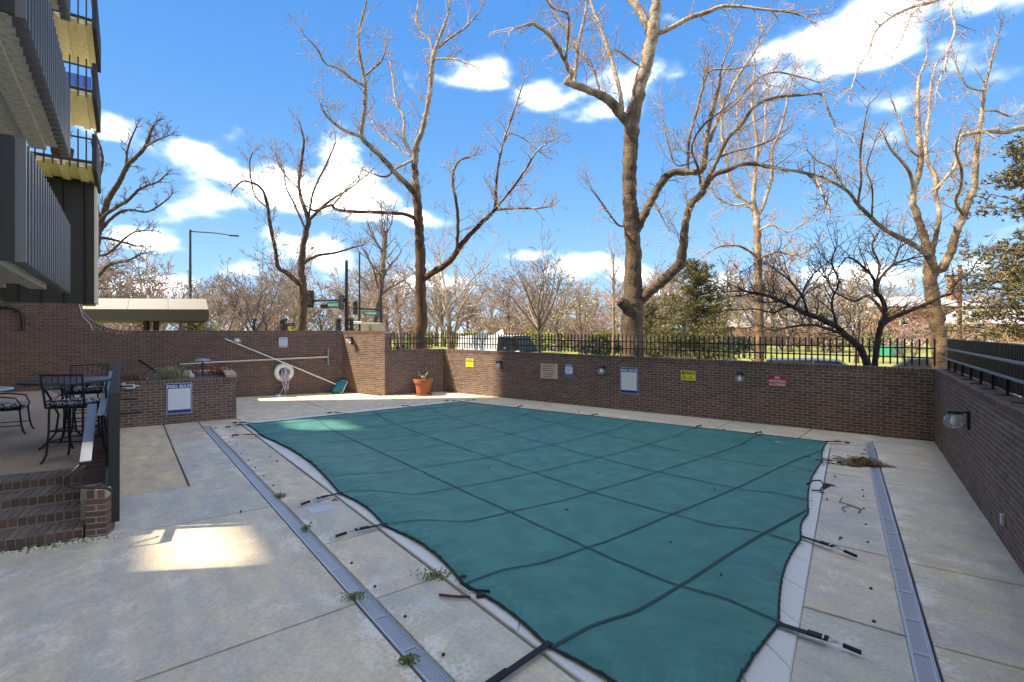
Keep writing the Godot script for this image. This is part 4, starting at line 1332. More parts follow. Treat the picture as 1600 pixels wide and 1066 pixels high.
	var oc := MB.new(); oc.cbox(Transform3D(Basis(), Vector3(0, 0, 0.015)), Vector3(0.07, 0.115, 0.03), 0.005); part("box", oc, M.galv, plate)
	# things on the tall left wall
	var ring := thing("life_ring", "white life ring hung on the tall brick wall", "life ring")
	on(ring, wall_frame(A1, B1, 10.49, 0.81, 0.07))
	var tor := MB.new()
	var pts := PackedVector3Array(); var rad := PackedFloat32Array()
	for i in 41:
		pts.append(Vector3(cos(TAU * i / 40) * 0.245, sin(TAU * i / 40) * 0.245, 0)); rad.append(0.088)
	tor.tube(pts, rad, 12, false)
	part("ring", tor, M.white_paint, ring)
	var ri := R(66)
	for i in 4:
		var a := TAU * i / 4 + 0.4
		var bd := MB.new()
		var pp := []
		for k in 13: pp.append(Vector3(cos(a) * (0.245 + 0.091 * cos(TAU * k / 12)), sin(a) * (0.245 + 0.091 * cos(TAU * k / 12)), 0.091 * sin(TAU * k / 12)))
		bd.path(pp, 0.007, 5)
		part("band", bd, mat(lin(0.5, 0.5, 0.52), 0.7), ring)
	var rope := thing("rope_bundle", "mauve and white rope hanging through the life ring to the ground", "rope")
	on(rope, wall_frame(A1, B1, 10.52, 0.0, 0.10))
	var rp := MB.new()
	for i in 16:
		rp.col = Color(0.42, 0.36, 0.50) if i % 3 else Color(0.62, 0.60, 0.64)
		var x0 := ri.randf_range(-0.09, 0.07)
		var low := ri.randf_range(0.02, 0.30)
		var pp := []
		for k in 9:
			var f := k / 8.0
			pp.append(Vector3(x0 + 0.05 * sin(f * 5.0 + i) + 0.05 * f, lerpf(ri.randf_range(0.85, 1.0) if k == 0 else 0.93, low, f), 0.03 + 0.05 * sin(PI * f) + ri.randf() * 0.03))
		rp.path(pp, 0.011, 5)
	rp.path([Vector3(-0.02, 0.35, 0.05), Vector3(-0.12, 0.12, 0.1), Vector3(-0.22, 0.02, 0.18), Vector3(-0.34, 0.015, 0.26), Vector3(-0.42, 0.015, 0.22)], 0.01, 5)
	part("strands", rp, M.plain, rope)
	var pole := thing("pool_pole", "long white telescoping pole leaning across the tall wall above the life ring", "pole")
	on(pole, wall_frame(A1, B1, 0, 0, 0.16))
	var pm := MB.new(); pm.bar(Vector3(8.67, 2.02, -0.10), Vector3(10.9, 0.965, 0.03), 0.018, 8); part("inner_tube", pm, M.white, pole)
	var pm2 := MB.new(); pm2.bar(Vector3(10.9, 0.965, 0.03), Vector3(12.25, 0.31, 0.06), 0.023, 8); part("outer_tube", pm2, M.white, pole)
	var rl := thing("pole_rail", "pale pole resting level along the tall wall in a grey bracket", "pole")
	on(rl, wall_frame(A1, B1, 0, 0, 0.06))
	var r1 := MB.new(); r1.bar(Vector3(8.25, 1.225, 0), Vector3(12.0, 1.335, 0), 0.028, 8); part("tube", r1, mat(lin(0.66, 0.60, 0.50), 0.5), rl)
	var r2 := MB.new(); r2.bar(Vector3(7.4, 1.19, 0), Vector3(8.25, 1.225, 0), 0.018, 8); part("inner_tube", r2, M.white, rl)
	var bk := thing("pole_bracket", "upright grey bracket that holds the level pole", "bracket")
	on(bk, wall_frame(A1, B1, 11.985, 1.35, 0.0))
	var b1 := MB.new(); b1.cbox(Transform3D(Basis(), Vector3(0, 0, 0.05)), Vector3(0.06, 0.62, 0.09), 0.008); part("plate", b1, M.grey_metal, bk)
	var wire := MB.new()
	wire.path([wall_frame(A1, B1, 12.0, 1.30, 0.02).origin, wall_frame(A1, B1, 12.25, 1.22, 0.012).origin, wall_frame(A1, B1, 12.42, 1.05, 0.012).origin, wall_frame(A1, B1, 12.46, 0.8, 0.012).origin], 0.008, 5)
	tag(part("cable", wire, M.rubber, self), "thin dark cable curling down the wall right of the grey bracket", "cable")
	var dp := MB.new()
	var dpp := []
	for q in [[1.5, 2.95], [3.15, 2.96], [3.32, 2.94], [3.44, 2.86], [3.50, 2.74], [3.52, 2.6], [3.52, 2.30]]: dpp.append(wall_frame(A1, B1, q[0], q[1], 0.12).origin)
	dp.path(dpp, 0.045, 10)
	tag(part("drain_pipe", dp, M.black_metal, self), "black bent pipe high on the tall wall under the tower", "pipe")
	var wc := MB.new()
	wc.path([wall_frame(A1, B1, 4.78, 3.1, 0.01).origin, wall_frame(A1, B1, 4.86, 2.75, 0.015).origin, wall_frame(A1, B1, 5.05, 2.5, 0.015).origin, wall_frame(A1, B1, 5.12, 2.3, 0.012).origin], 0.008, 5)
	tag(part("cable", wc, M.white, self), "thin white cable hanging beside the swept end of the tall wall", "cable")
	var bp := MB.new()
	bp.bar(wall_frame(A1, B1, 6.31, 1.35, 0.12).origin, wall_frame(A1, B1, 6.94, 0.97, 0.9).origin, 0.035, 8)
	tag(part("dark_pipe", bp, M.black_metal, self), "dark sloping pipe against the tall wall behind the planter", "pipe")
	# net
	var net := thing("pool_net", "teal leaf net on the end of the white pole at the foot of the wall", "net", W(-6.42, 18.35))
	var nf := MB.new()
	nf.path([Vector3(-0.18, 0.02, 0.15), Vector3(0.22, 0.05, 0.2), Vector3(0.34, 0.42, 0.02), Vector3(0.1, 0.46, -0.08), Vector3(-0.18, 0.02, 0.15)], 0.016, 6)
	part("frame", nf, M.white, net)
	var bag := MB.new()
	var rows := 7; var cols := 14
	for j in rows + 1:
		for i in cols + 1:
			var f := float(i) / cols * TAU; var g := float(j) / rows
			var mouth := Vector3(0.07 + cos(f) * 0.22, 0.24 + sin(f) * 0.22 + cos(f) * 0.05, 0.08 - sin(f) * 0.12)
			var tail := Vector3(-0.10 + 0.04 * cos(f), 0.05 + 0.04 * sin(f), 0.34)
			var q := mouth.lerp(tail, g * g * 0.6 + g * 0.4)
			q += Vector3(sin(i * 2.1 + j) * 0.018, cos(i * 1.7 - j) * 0.018, 0)
			q.y = maxf(q.y, 0.015)
			bag.p(q, Vector3(cos(f), sin(f), 0.3).normalized())
	for j in rows:
		for i in cols:
			var q := j * (cols + 1) + i
			bag.ix.append_array(PackedInt32Array([q, q + cols + 1, q + 1, q + 1, q + cols + 1, q + cols + 2]))
	part("bag", bag, mat(lin(0.03, 0.27, 0.31), 0.7), net)
	# terracotta pot with a dead stub
	var pot := thing("terracotta_pot", "terracotta flower pot on a saucer in the corner behind the pool", "pot", W(-3.17, 17.72))
	var s1 := MB.new(); s1.lathe(PackedVector2Array([Vector2(0.0, 0.0), Vector2(0.30, 0.0), Vector2(0.335, 0.05), Vector2(0.32, 0.055), Vector2(0.29, 0.02), Vector2(0.0, 0.02)]), 28); part("saucer", s1, M.terracotta, pot)
	var s2 := MB.new(); s2.lathe(PackedVector2Array([Vector2(0.22, 0.03), Vector2(0.235, 0.06), Vector2(0.285, 0.42), Vector2(0.32, 0.425), Vector2(0.335, 0.45), Vector2(0.345, 0.56), Vector2(0.335, 0.575), Vector2(0.31, 0.575), Vector2(0.30, 0.52), Vector2(0.0, 0.52)]), 28); part("pot", s2, M.terracotta, pot)
	var s3 := MB.new()
	s3.col = Color(0.45, 0.36, 0.22)
	for q in [[Vector3(0, 0.5, 0), Vector3(-0.05, 0.62, 0), Vector3(-0.13, 0.72, 0.02), Vector3(-0.17, 0.86, 0)], [Vector3(0, 0.5, 0.02), Vector3(0.05, 0.62, 0), Vector3(0.1, 0.72, 0), Vector3(0.16, 0.80, -0.02), Vector3(0.17, 0.84, -0.02)], [Vector3(0.0, 0.5, 0), Vector3(-0.02, 0.64, 0.03), Vector3(-0.06, 0.70, 0.05)], [Vector3(0.05, 0.62, 0), Vector3(0.0, 0.66, 0.05), Vector3(-0.03, 0.64, 0.1)]]:
		s3.tube(PackedVector3Array(q), PackedFloat32Array([0.035, 0.032, 0.026, 0.015, 0.012].slice(0, q.size())), 6)
	part("dead_stem", s3, M.twig, pot)

# ---------- patio furniture and small things ----------
func quilt() -> StandardMaterial3D:
	# black cloth with a white ornamental lattice
	var sz := 256
	var im := Image.create_empty(sz, sz, false, Image.FORMAT_RGB8)
	for y in sz:
		for x in sz:
			var u := x / 64.0; var v := y / 64.0
			var p := absf(sin(PI * (u + v))); var q := absf(sin(PI * (u - v)))
			var du := fposmod(u, 1.0) - 0.5; var dv := fposmod(v, 1.0) - 0.5
			var rr := sqrt(du * du + dv * dv)
			var on_ := minf(p, q) < 0.22 or absf(rr - 0.16 - 0.05 * cos(4.0 * atan2(dv, du))) < 0.05
			im.set_pixel(x, y, Color(0.86, 0.86, 0.86) if on_ else Color(0.02, 0.02, 0.025))
	var m := mat(Color.WHITE, 0.9)
	m.albedo_texture = ImageTexture.create_from_image(im)
	m.uv1_triplanar = true
	m.uv1_scale = Vector3.ONE * 1.7
	return m

func cushion(w: float, d: float, h: float) -> MB:
	var b := MB.new()
	var n := 12
	for side in [1.0, -1.0]:
		var i0 := b.v.size()
		for j in n + 1:
			for i in n + 1:
				var u := i / float(n) * 2 - 1; var v := j / float(n) * 2 - 1
				var k := (1 - pow(absf(u), 4)) * (1 - pow(absf(v), 4))
				var y: float = side * h * 0.5 * sqrt(maxf(0, k))
				b.p(Vector3(u * w / 2, y, v * d / 2), Vector3(u * 0.4 * absf(u), side * (0.3 + k), v * 0.4 * absf(v)).normalized())
		for j in n:
			for i in n:
				var q := i0 + j * (n + 1) + i
				b.ix.append_array(PackedInt32Array([q, q + 1, q + n + 1, q + 1, q + n + 2, q + n + 1] if side > 0 else [q, q + n + 1, q + 1, q + 1, q + n + 1, q + n + 2]))
	return b

func make_furniture() -> void:
	var cloth := quilt()
	# bar stool facing -z (its back rest at +z)
	var s := thing("bar_stool", "black iron bar stool with patterned cushion, back to the viewer", "bar stool", W(-6.02, 6.85, 0.497), 0.15, "bar stools at the tall table")
	var hs := 0.74
	for sx in [-1, 1]:
		for sz in [-1, 1]:
			var l := MB.new()
			l.path([Vector3(sx * 0.20, hs, sz * 0.19), Vector3(sx * 0.205, 0.4, sz * 0.195), Vector3(sx * 0.22, 0.12, sz * 0.21), Vector3(sx * 0.25, 0.02, sz * 0.235), Vector3(sx * 0.27, 0.012, sz * 0.25)], 0.013, 7)
			part("leg", l, M.iron, s)
	for y in [0.28, 0.42]:
		for e in 4:
			var r := MB.new()
			var a: Vector3 = [Vector3(-0.21, y, -0.2), Vector3(0.21, y, -0.2), Vector3(0.21, y, 0.2), Vector3(-0.21, y, 0.2)][e]
			var b: Vector3 = [Vector3(0.21, y, -0.2), Vector3(0.21, y, 0.2), Vector3(-0.21, y, 0.2), Vector3(-0.21, y, -0.2)][e]
			r.bar(a, b, 0.009, 5)
			part("stretcher", r, M.iron, s)
	var fr := MB.new()
	for e in 4:
		var a: Vector3 = [Vector3(-0.23, hs, -0.21), Vector3(0.23, hs, -0.21), Vector3(0.23, hs, 0.21), Vector3(-0.23, hs, 0.21)][e]
		var b: Vector3 = [Vector3(0.23, hs, -0.21), Vector3(0.23, hs, 0.21), Vector3(-0.23, hs, 0.21), Vector3(-0.23, hs, -0.21)][e]
		fr.bar(a, b, 0.014, 6)
	for k in 6: fr.bx(Vector3(0, hs, -0.18 + k * 0.072), Vector3(0.46, 0.006, 0.03))
	part("seat_frame", fr, M.iron, s)
	put("cushion", cushion(0.48, 0.45, 0.09).mesh(cloth), s, Transform3D(Basis(), Vector3(0, hs + 0.05, 0)))
	for sx in [-1, 1]:
		var l := MB.new()
		l.path([Vector3(sx * 0.23, hs, 0.21), Vector3(sx * 0.24, hs + 0.2, 0.235), Vector3(sx * 0.245, hs + 0.40, 0.27), Vector3(sx * 0.245, hs + 0.46, 0.275)], 0.014, 7)
		part("back_post", l, M.iron, s)
		var ar := MB.new()
		ar.path([Vector3(sx * 0.24, hs + 0.24, 0.22), Vector3(sx * 0.27, hs + 0.25, 0.0), Vector3(sx * 0.26, hs + 0.23, -0.17), Vector3(sx * 0.25, hs + 0.1, -0.21), Vector3(sx * 0.23, hs, -0.21)], 0.013, 7)
		part("armrest", ar, M.iron, s)
	var br := MB.new()
	br.path([Vector3(-0.245, hs + 0.44, 0.272), Vector3(0, hs + 0.445, 0.295), Vector3(0.245, hs + 0.44, 0.272)], 0.012, 6)
	for k in 6:
		var f := (k + 0.5) / 6.0 * 2 - 1
		br.path([Vector3(f * 0.23, hs + 0.44, 0.285), Vector3(f * 0.20, hs + 0.30, 0.27), Vector3(f * 0.06, hs + 0.17, 0.235), Vector3(f * 0.25, hs + 0.09, 0.225)], 0.006, 5)
	br.path([Vector3(-0.23, hs + 0.09, 0.225), Vector3(0.23, hs + 0.09, 0.225)], 0.008, 5)
	part("back_bars", br, M.iron, s)
	copy_of(s, "black iron bar stool on the far side of the tall table, by the brick wall", W(-7.18, 8.35, 0.497), PI + 0.5)
	# tall round table
	var t := thing("bar_table", "tall round black table between two bar stools", "table", W(-6.85, 7.62, 0.497))
	var tp := MB.new()
	tp.lathe(PackedVector2Array([Vector2(0.0, 0.98), Vector2(0.53, 0.98), Vector2(0.56, 0.99), Vector2(0.56, 1.015), Vector2(0.545, 1.022), Vector2(0.0, 1.022)]), 40)
	part("table_top", tp, tri(mat(lin(0.05, 0.055, 0.065), 0.35), null, 1.0), t)
	for k in 4:
		var a := TAU * k / 4 + 0.6
		var l := MB.new()
		var dv := Vector3(cos(a), 0, sin(a))
		l.path([dv * 0.30 + Vector3.UP * 0.98, dv * 0.20 + Vector3.UP * 0.80, dv * 0.09 + Vector3.UP * 0.5, dv * 0.12 + Vector3.UP * 0.22, dv * 0.27 + Vector3.UP * 0.03, dv * 0.32 + Vector3.UP * 0.012], 0.015, 7)
		part("leg", l, M.iron, t)
	var rg := MB.new()
	var pp := []
	for k in 25: pp.append(Vector3(cos(TAU * k / 24) * 0.11, 0.26, sin(TAU * k / 24) * 0.11))
	rg.path(pp, 0.009, 5)
	part("leg_ring", rg, M.iron, t)
	# low armchair on the left, and the edge of a low table
	var c := thing("patio_chair", "low black iron armchair with patterned seat, half cut off at the left edge", "chair", W(-8.72, 8.55, 0.497), -1.0)
	for sx in [-1, 1]:
		var l := MB.new(); l.path([Vector3(sx * 0.25, 0.43, -0.22), Vector3(sx * 0.26, 0.2, -0.24), Vector3(sx * 0.27, 0.05, -0.27), Vector3(sx * 0.28, 0.012, -0.30)], 0.014, 7); part("leg", l, M.iron, c)
		var l2 := MB.new(); l2.path([Vector3(sx * 0.25, 0.43, 0.22), Vector3(sx * 0.26, 0.2, 0.25), Vector3(sx * 0.27, 0.05, 0.31), Vector3(sx * 0.28, 0.012, 0.34)], 0.014, 7); part("leg", l2, M.iron, c)
		var bp := MB.new(); bp.path([Vector3(sx * 0.25, 0.43, 0.22), Vector3(sx * 0.26, 0.62, 0.27), Vector3(sx * 0.27, 0.88, 0.36)], 0.015, 7); part("back_post", bp, M.iron, c)
		var ar := MB.new(); ar.path([Vector3(sx * 0.265, 0.66, 0.28), Vector3(sx * 0.30, 0.67, 0.05), Vector3(sx * 0.29, 0.63, -0.18), Vector3(sx * 0.26, 0.5, -0.24), Vector3(sx * 0.25, 0.43, -0.22)], 0.014, 7); part("armrest", ar, M.iron, c)
		var st := MB.new(); st.bar(Vector3(sx * 0.262, 0.16, -0.245), Vector3(sx * 0.262, 0.16, 0.26), 0.009, 5); part("stretcher", st, M.iron, c)
	var bs := MB.new()
	bs.quad(Vector3(-0.262, 0.50, 0.238), Vector3(-0.268, 0.87, 0.352), Vector3(0.268, 0.87, 0.352), Vector3(0.262, 0.50, 0.238))
	bs.quad(Vector3(0.262, 0.50, 0.244), Vector3(0.268, 0.87, 0.358), Vector3(-0.268, 0.87, 0.358), Vector3(-0.262, 0.50, 0.244))
	bs.path([Vector3(-0.27, 0.88, 0.36), Vector3(0, 0.89, 0.375), Vector3(0.27, 0.88, 0.36)], 0.014, 6)
	part("back_panel", bs, M.iron, c)
	var sf := MB.new(); sf.cbox(Transform3D(Basis(), Vector3(0, 0.43, 0)), Vector3(0.52, 0.025, 0.46), 0.005); part("seat", sf, M.iron, c)
	put("cushion", cushion(0.50, 0.46, 0.10).mesh(cloth), c, Transform3D(Basis(), Vector3(0, 0.49, 0)))
	var lt := thing("patio_table", "edge of a low pale patio table at the left edge", "table", W(-9.72, 8.95, 0.497))
	var lt1 := MB.new(); lt1.lathe(PackedVector2Array([Vector2(0.0, 0.68), Vector2(0.50, 0.68), Vector2(0.52, 0.70), Vector2(0.50, 0.72), Vector2(0.0, 0.72)]), 32); part("table_top", lt1, M.galv, lt)
	var lt2 := MB.new(); lt2.lathe(PackedVector2Array([Vector2(0.0, 0.0), Vector2(0.25, 0.0), Vector2(0.05, 0.05), Vector2(0.04, 0.68)]), 14); part("pedestal", lt2, M.iron, lt)
	# planter: path lamp, bent white pipe, outlet, weathered block, dry plants
	var ml := thing("path_lamp", "grey mushroom path lamp standing in the planter", "lamp", W(-8.95, 14.35, 0.985))
	var m1 := MB.new(); m1.lathe(PackedVector2Array([Vector2(0.028, 0.0), Vector2(0.028, 0.40), Vector2(0.05, 0.43)]), 10); part("stem", m1, mat(lin(0.07, 0.04, 0.03), 0.6), ml)
	var m2 := MB.new(); m2.lathe(PackedVector2Array([Vector2(0.0, 0.42), Vector2(0.19, 0.42), Vector2(0.20, 0.435), Vector2(0.16, 0.475), Vector2(0.07, 0.50), Vector2(0.0, 0.505)]), 24); part("lamp_shade", m2, M.grey_metal, ml)
	var wp := thing("white_pipe", "white bent pipe end sticking out of the planter", "pipe", W(-9.85, 13.25, 0.985))
	var w1 := MB.new(); w1.path([Vector3(0.10, 0.0, 0.0), Vector3(0.06, 0.07, 0), Vector3(0.0, 0.14, 0), Vector3(-0.07, 0.17, 0), Vector3(-0.11, 0.13, 0)], 0.024, 8); part("pipe", w1, M.white, wp)
	var AP := Vector2(-9.24, 11.62); var BP := Vector2(-7.20, 12.92)
	var ol := thing("flood_lamp", "white weatherproof flood lamp fixed at the top of the planter wall", "lamp")
	on(ol, wall_frame(AP, BP, 0.21, 0.97, 0.0))
	var o1 := MB.new(); o1.cbox(Transform3D(Basis(), Vector3(-0.10, 0.02, 0.05)), Vector3(0.07, 0.12, 0.09), 0.01); part("junction_box", o1, M.galv, ol)
	var o2 := MB.new(); o2.cbox(Transform3D(Basis(), Vector3(0.03, -0.01, 0.06)), Vector3(0.18, 0.10, 0.10), 0.015); part("housing", o2, mat(lin(0.55, 0.54, 0.5), 0.5), ol)
	var o3 := MB.new(); o3.bar(Vector3(0.12, 0.0, 0.06), Vector3(0.2, 0.0, 0.07), 0.022, 8); part("neck", o3, M.galv, ol)
	var gb := thing("concrete_block", "pale weathered block lying in the planter by the lamp", "block", W(-9.0, 13.75, 0.985))
	var g1 := MB.new(); g1.cbox(Transform3D(Basis.from_euler(Vector3(0, 0.5, 0)), Vector3(0, 0.10, 0)), Vector3(0.20, 0.20, 0.16), 0.03)
	g1.cbox(Transform3D(Basis.from_euler(Vector3(0.2, 0.9, 0)), Vector3(0.16, 0.06, 0.1)), Vector3(0.16, 0.12, 0.14), 0.03)
	part("block", g1, M.walk, gb)
	var dry := [[-9.35, 13.6, Color(0.30, 0.26, 0.10), "yellow green dry plant in the middle of the planter"], [-9.75, 13.0, Color(0.22, 0.12, 0.08), "reddish dry stems at the left of the planter"], [-8.65, 14.6, Color(0.32, 0.13, 0.07), "rust coloured dry plant beside the path lamp"], [-9.5, 14.6, Color(0.26, 0.15, 0.11), "low brown dry plant at the back of the planter"], [-9.0, 13.2, Color(0.26, 0.25, 0.12), "low olive plant near the front of the planter"]]
	var rr := R(23)
	for q in dry:
		var pl := thing("dry_plant", q[3], "plant", W(q[0], q[1], 0.985))
		var b := MB.new()
		for k in 130:
			var a := rr.randf() * TAU; var rad := rr.randf() * 0.32; var hgt := rr.randf_range(0.12, 0.42)
			b.col = q[2] * rr.randf_range(0.6, 1.25)
			var p0 := Vector3(cos(a) * rad, 0, sin(a) * rad); var p1 := p0 * 1.25 + Vector3(rr.randf_range(-0.08, 0.08), hgt, rr.randf_range(-0.08, 0.08))
			var sd := Vector3(cos(a + 1.57), 0, sin(a + 1.57)) * 0.012
			b.tri(p0 - sd, p1, p0 + sd)
			if k % 2 == 0:
				var mid := p0.lerp(p1, 0.7)
				b.tri(mid, mid + Vector3(rr.randf_range(-0.07, 0.07), 0.05, rr.randf_range(-0.07, 0.07)), mid + Vector3(rr.randf_range(-0.05, 0.05), 0.01, rr.randf_range(-0.05, 0.05)))
		part("foliage", b, M.leaf, pl)
	# weeds in the joints
	var weeds := [[-3.15, 6.73, 0.10, "small weed in the left drain, in the sunlit strip"], [-1.32, 4.16, 0.11, "flat weed across the left drain nearest the viewer"], [-0.70, 4.54, 0.20, "largest weed, growing from the slab joint beside the coping"], [-0.70, 3.36, 0.08, "weed at the bottom edge beside the left drain"], [-2.33, 5.6, 0.06, "tiny weed at the left drain halfway along"]]
	for q in weeds:
		var w := thing("weed", q[3], "weed", W(q[0], q[1], 0.002))
		var b := MB.new()
		var cnt := int(60 + q[2] * 600)
		for k in cnt:
			var a := rr.randf() * TAU; var rad: float = rr.randf() * q[2] * (1.0 if k % 2 else 0.6)
			b.col = Color(0.10, 0.15, 0.035).lerp(Color(0.20, 0.19, 0.06), rr.randf()) * rr.randf_range(0.7, 1.2)
			var p0 := Vector3(cos(a) * rad * 1.2, rr.randf() * 0.05, sin(a) * rad * 0.55)
			var dv := Vector3(rr.randf_range(-1, 1), rr.randf_range(0.1, 0.9), rr.randf_range(-1, 1)).normalized() * rr.randf_range(0.015, 0.04)
			var sd := dv.cross(Vector3(rr.randf(), 1, rr.randf())).normalized() * 0.007
			b.quad(p0, p0 + dv * 0.5 + sd, p0 + dv, p0 + dv * 0.5 - sd)
		part("leaves", b, M.leaf, w)
	# drift of dry leaves and needles by the right drain
	var ld := thing("leaf_drift", "drift of tan dry needles and twigs across the right drain", "leaf litter", W(5.95, 8.42, 0.0))
	ld.set_meta("kind", "stuff")
	var lb := MB.new()
	for k in 2600:
		var a := rr.randf() * TAU; var rad := pow(rr.randf(), 0.8) * (0.75 + 0.25 * sin(a * 3.0 + 1.0) + 0.15 * sin(a * 7.0))
		var p0 := Vector3(cos(a) * rad * 0.42, 0, sin(a) * rad * 0.25)
		p0 = p0.rotated(Vector3.UP, -0.25)
		p0.y = rr.randf() * 0.13 * maxf(0.0, 1.0 - rad * 0.9) + 0.004
		lb.col = Color(0.42, 0.26, 0.11).lerp(Color(0.22, 0.12, 0.05), rr.randf())
		var dv := Vector3(rr.randf_range(-1, 1), rr.randf_range(-0.2, 0.5), rr.randf_range(-1, 1)).normalized() * rr.randf_range(0.02, 0.06)
		var sd := dv.cross(Vector3.UP).normalized() * rr.randf_range(0.002, 0.007)
		lb.quad(p0 - dv + sd, p0 + dv + sd * 0.4, p0 + dv - sd * 0.4, p0 - dv - sd)
	part("needles", lb, M.petal, ld)
	var tb := MB.new()
	tb.col = Color(0.06, 0.045, 0.035)
	for k in 40:
		var p0 := Vector3(rr.randf_range(-0.8, 0.4), 0.012, rr.randf_range(-0.45, 0.1))
		var dv := Vector3(rr.randf_range(-1, 1), 0.0, rr.randf_range(-0.6, 0.6)).normalized()
		tb.path([p0, p0 + dv * 0.07 + Vector3(0, 0.015, 0.01), p0 + dv * rr.randf_range(0.12, 0.24) + Vector3(0, 0.006, -0.02)], 0.006, 4)
	part("twigs", tb, M.twig, ld)
	# crumbs at the foot of the steps
	var cr := thing("plaster_crumbs", "scatter of pale crumbs and moss at the foot of the steps", "debris", W(-4.80, 5.22, 0.0))
	cr.set_meta("kind", "stuff")
	var cb := MB.new()
	for k in 160:
		cb.col = Color(0.55, 0.52, 0.40) if rr.randf() < 0.7 else Color(0.22, 0.24, 0.09)
		var u := rr.randfn(0, 0.22); var s3 := rr.randf_range(0.006, 0.022)
		cb.box(Transform3D(Basis.from_euler(Vector3(rr.randf(), rr.randf() * 3, rr.randf())), Vector3(u, s3 * 0.3, rr.randfn(0, 0.05) - u * 0.55)), Vector3(s3 * 1.6, s3 * 0.7, s3))
	part("crumbs", cb, M.plain, cr)
	# loose debris on the deck, each a small dark curl of leaf or twig
	var bits := [[-5.5, 9.9], [-4.35, 8.9], [-4.1, 8.6], [-2.4, 6.6], [-6.0, 10.6], [4.35, 6.9], [4.2, 6.6], [3.6, 5.4], [-3.9, 15.1], [-2.7, 15.6], [0.8, 14.5], [1.9, 13.9], [3.4, 12.75], [4.9, 11.4], [5.5, 10.9], [6.7, 9.4], [6.4, 9.1], [-3.4, 6.2], [-6.9, 11.6], [5.0, 7.7], [4.7, 7.2]]
	for q in bits:
		var b := MB.new()
		b.col = Color(0.07, 0.05, 0.035) * rr.randf_range(0.7, 1.6)
		var a := rr.randf() * TAU; var l := rr.randf_range(0.04, 0.10)
		var dv := Vector3(cos(a), 0, sin(a)) * l
		b.tube(PackedVector3Array([Vector3(0, 0.006, 0), dv * 0.5 + Vector3(0, 0.022, 0), dv + Vector3(0, 0.006, 0.02)]), PackedFloat32Array([0.006, 0.011, 0.003]), 5)
		var o := part("deck_litter", b, M.twig, self, Transform3D(Basis(), W(q[0], q[1], 0.002)))
		tag(o, "dark curl of dead leaf or twig lying on the pool deck", "litter", "scraps of dead leaf on the deck")
	var pp2 := MB.new()
	pp2.box(Transform3D(Basis.from_euler(Vector3(0, 0.66, 0)), W(-2.42, 6.30, 0.004)), Vector3(0.30, 0.004, 0.22))
	var paint := tri(mat(lin(0.72, 0.72, 0.74), 0.7), ntex(0.06, 66, [[0.0, grey(0.6)], [0.55, grey(0.9)], [1.0, grey(1.0)]], 5), 2.5)
	tag(part("painted_marker", pp2, paint, self), "worn white square marker on the deck between drain and coping", "marker")
	var st := MB.new()
	st.path([P(10.80, 5.20, 0.02), P(10.85, 4.95, 0.02), P(10.98, 4.92, 0.02), P(10.95, 4.72, 0.02), P(11.03, 4.6, 0.02)], 0.006, 5)
	st.path([P(10.98, 4.92, 0.02), P(11.12, 4.86, 0.02), P(11.14, 4.70, 0.02)], 0.009, 5)
	tag(part("cord", st, mat(lin(0.16, 0.13, 0.10), 0.9), self), "short grey cord with loose ends beside the right coping", "cord")
	var bt := MB.new()
	for k in 9: bt.cbox(Transform3D(Basis.from_euler(Vector3(0, rr.randf() * 3, 0)), W(-8.35 + rr.randf() * 0.5, 17.22 + rr.randf() * 0.15, 0.03)), Vector3(0.05, 0.05, 0.05) * rr.randf_range(0.5, 1.6), 0.006)
	tag(part("white_rubble", bt, M.white_paint, self), "bits of white rubble on the ground left of the hanging rope", "rubble")

# ---------- trees ----------
var twig_count := 0

func smooth_path(pts: PackedVector3Array, rad: PackedFloat32Array, sub: int) -> Array:
	var q := PackedVector3Array(); var r := PackedFloat32Array()
	var m := pts.size()
	for i in m - 1:
		var a := pts[maxi(i - 1, 0)]; var b := pts[i]; var c := pts[i + 1]; var d := pts[mini(i + 2, m - 1)]
		for k in sub:
			var t := float(k) / sub
			q.append(b.cubic_interpolate(c, a, d, t)); r.append(lerpf(rad[i], rad[i + 1], t))
	q.append(pts[m - 1]); r.append(rad[m - 1])
	return [q, r]

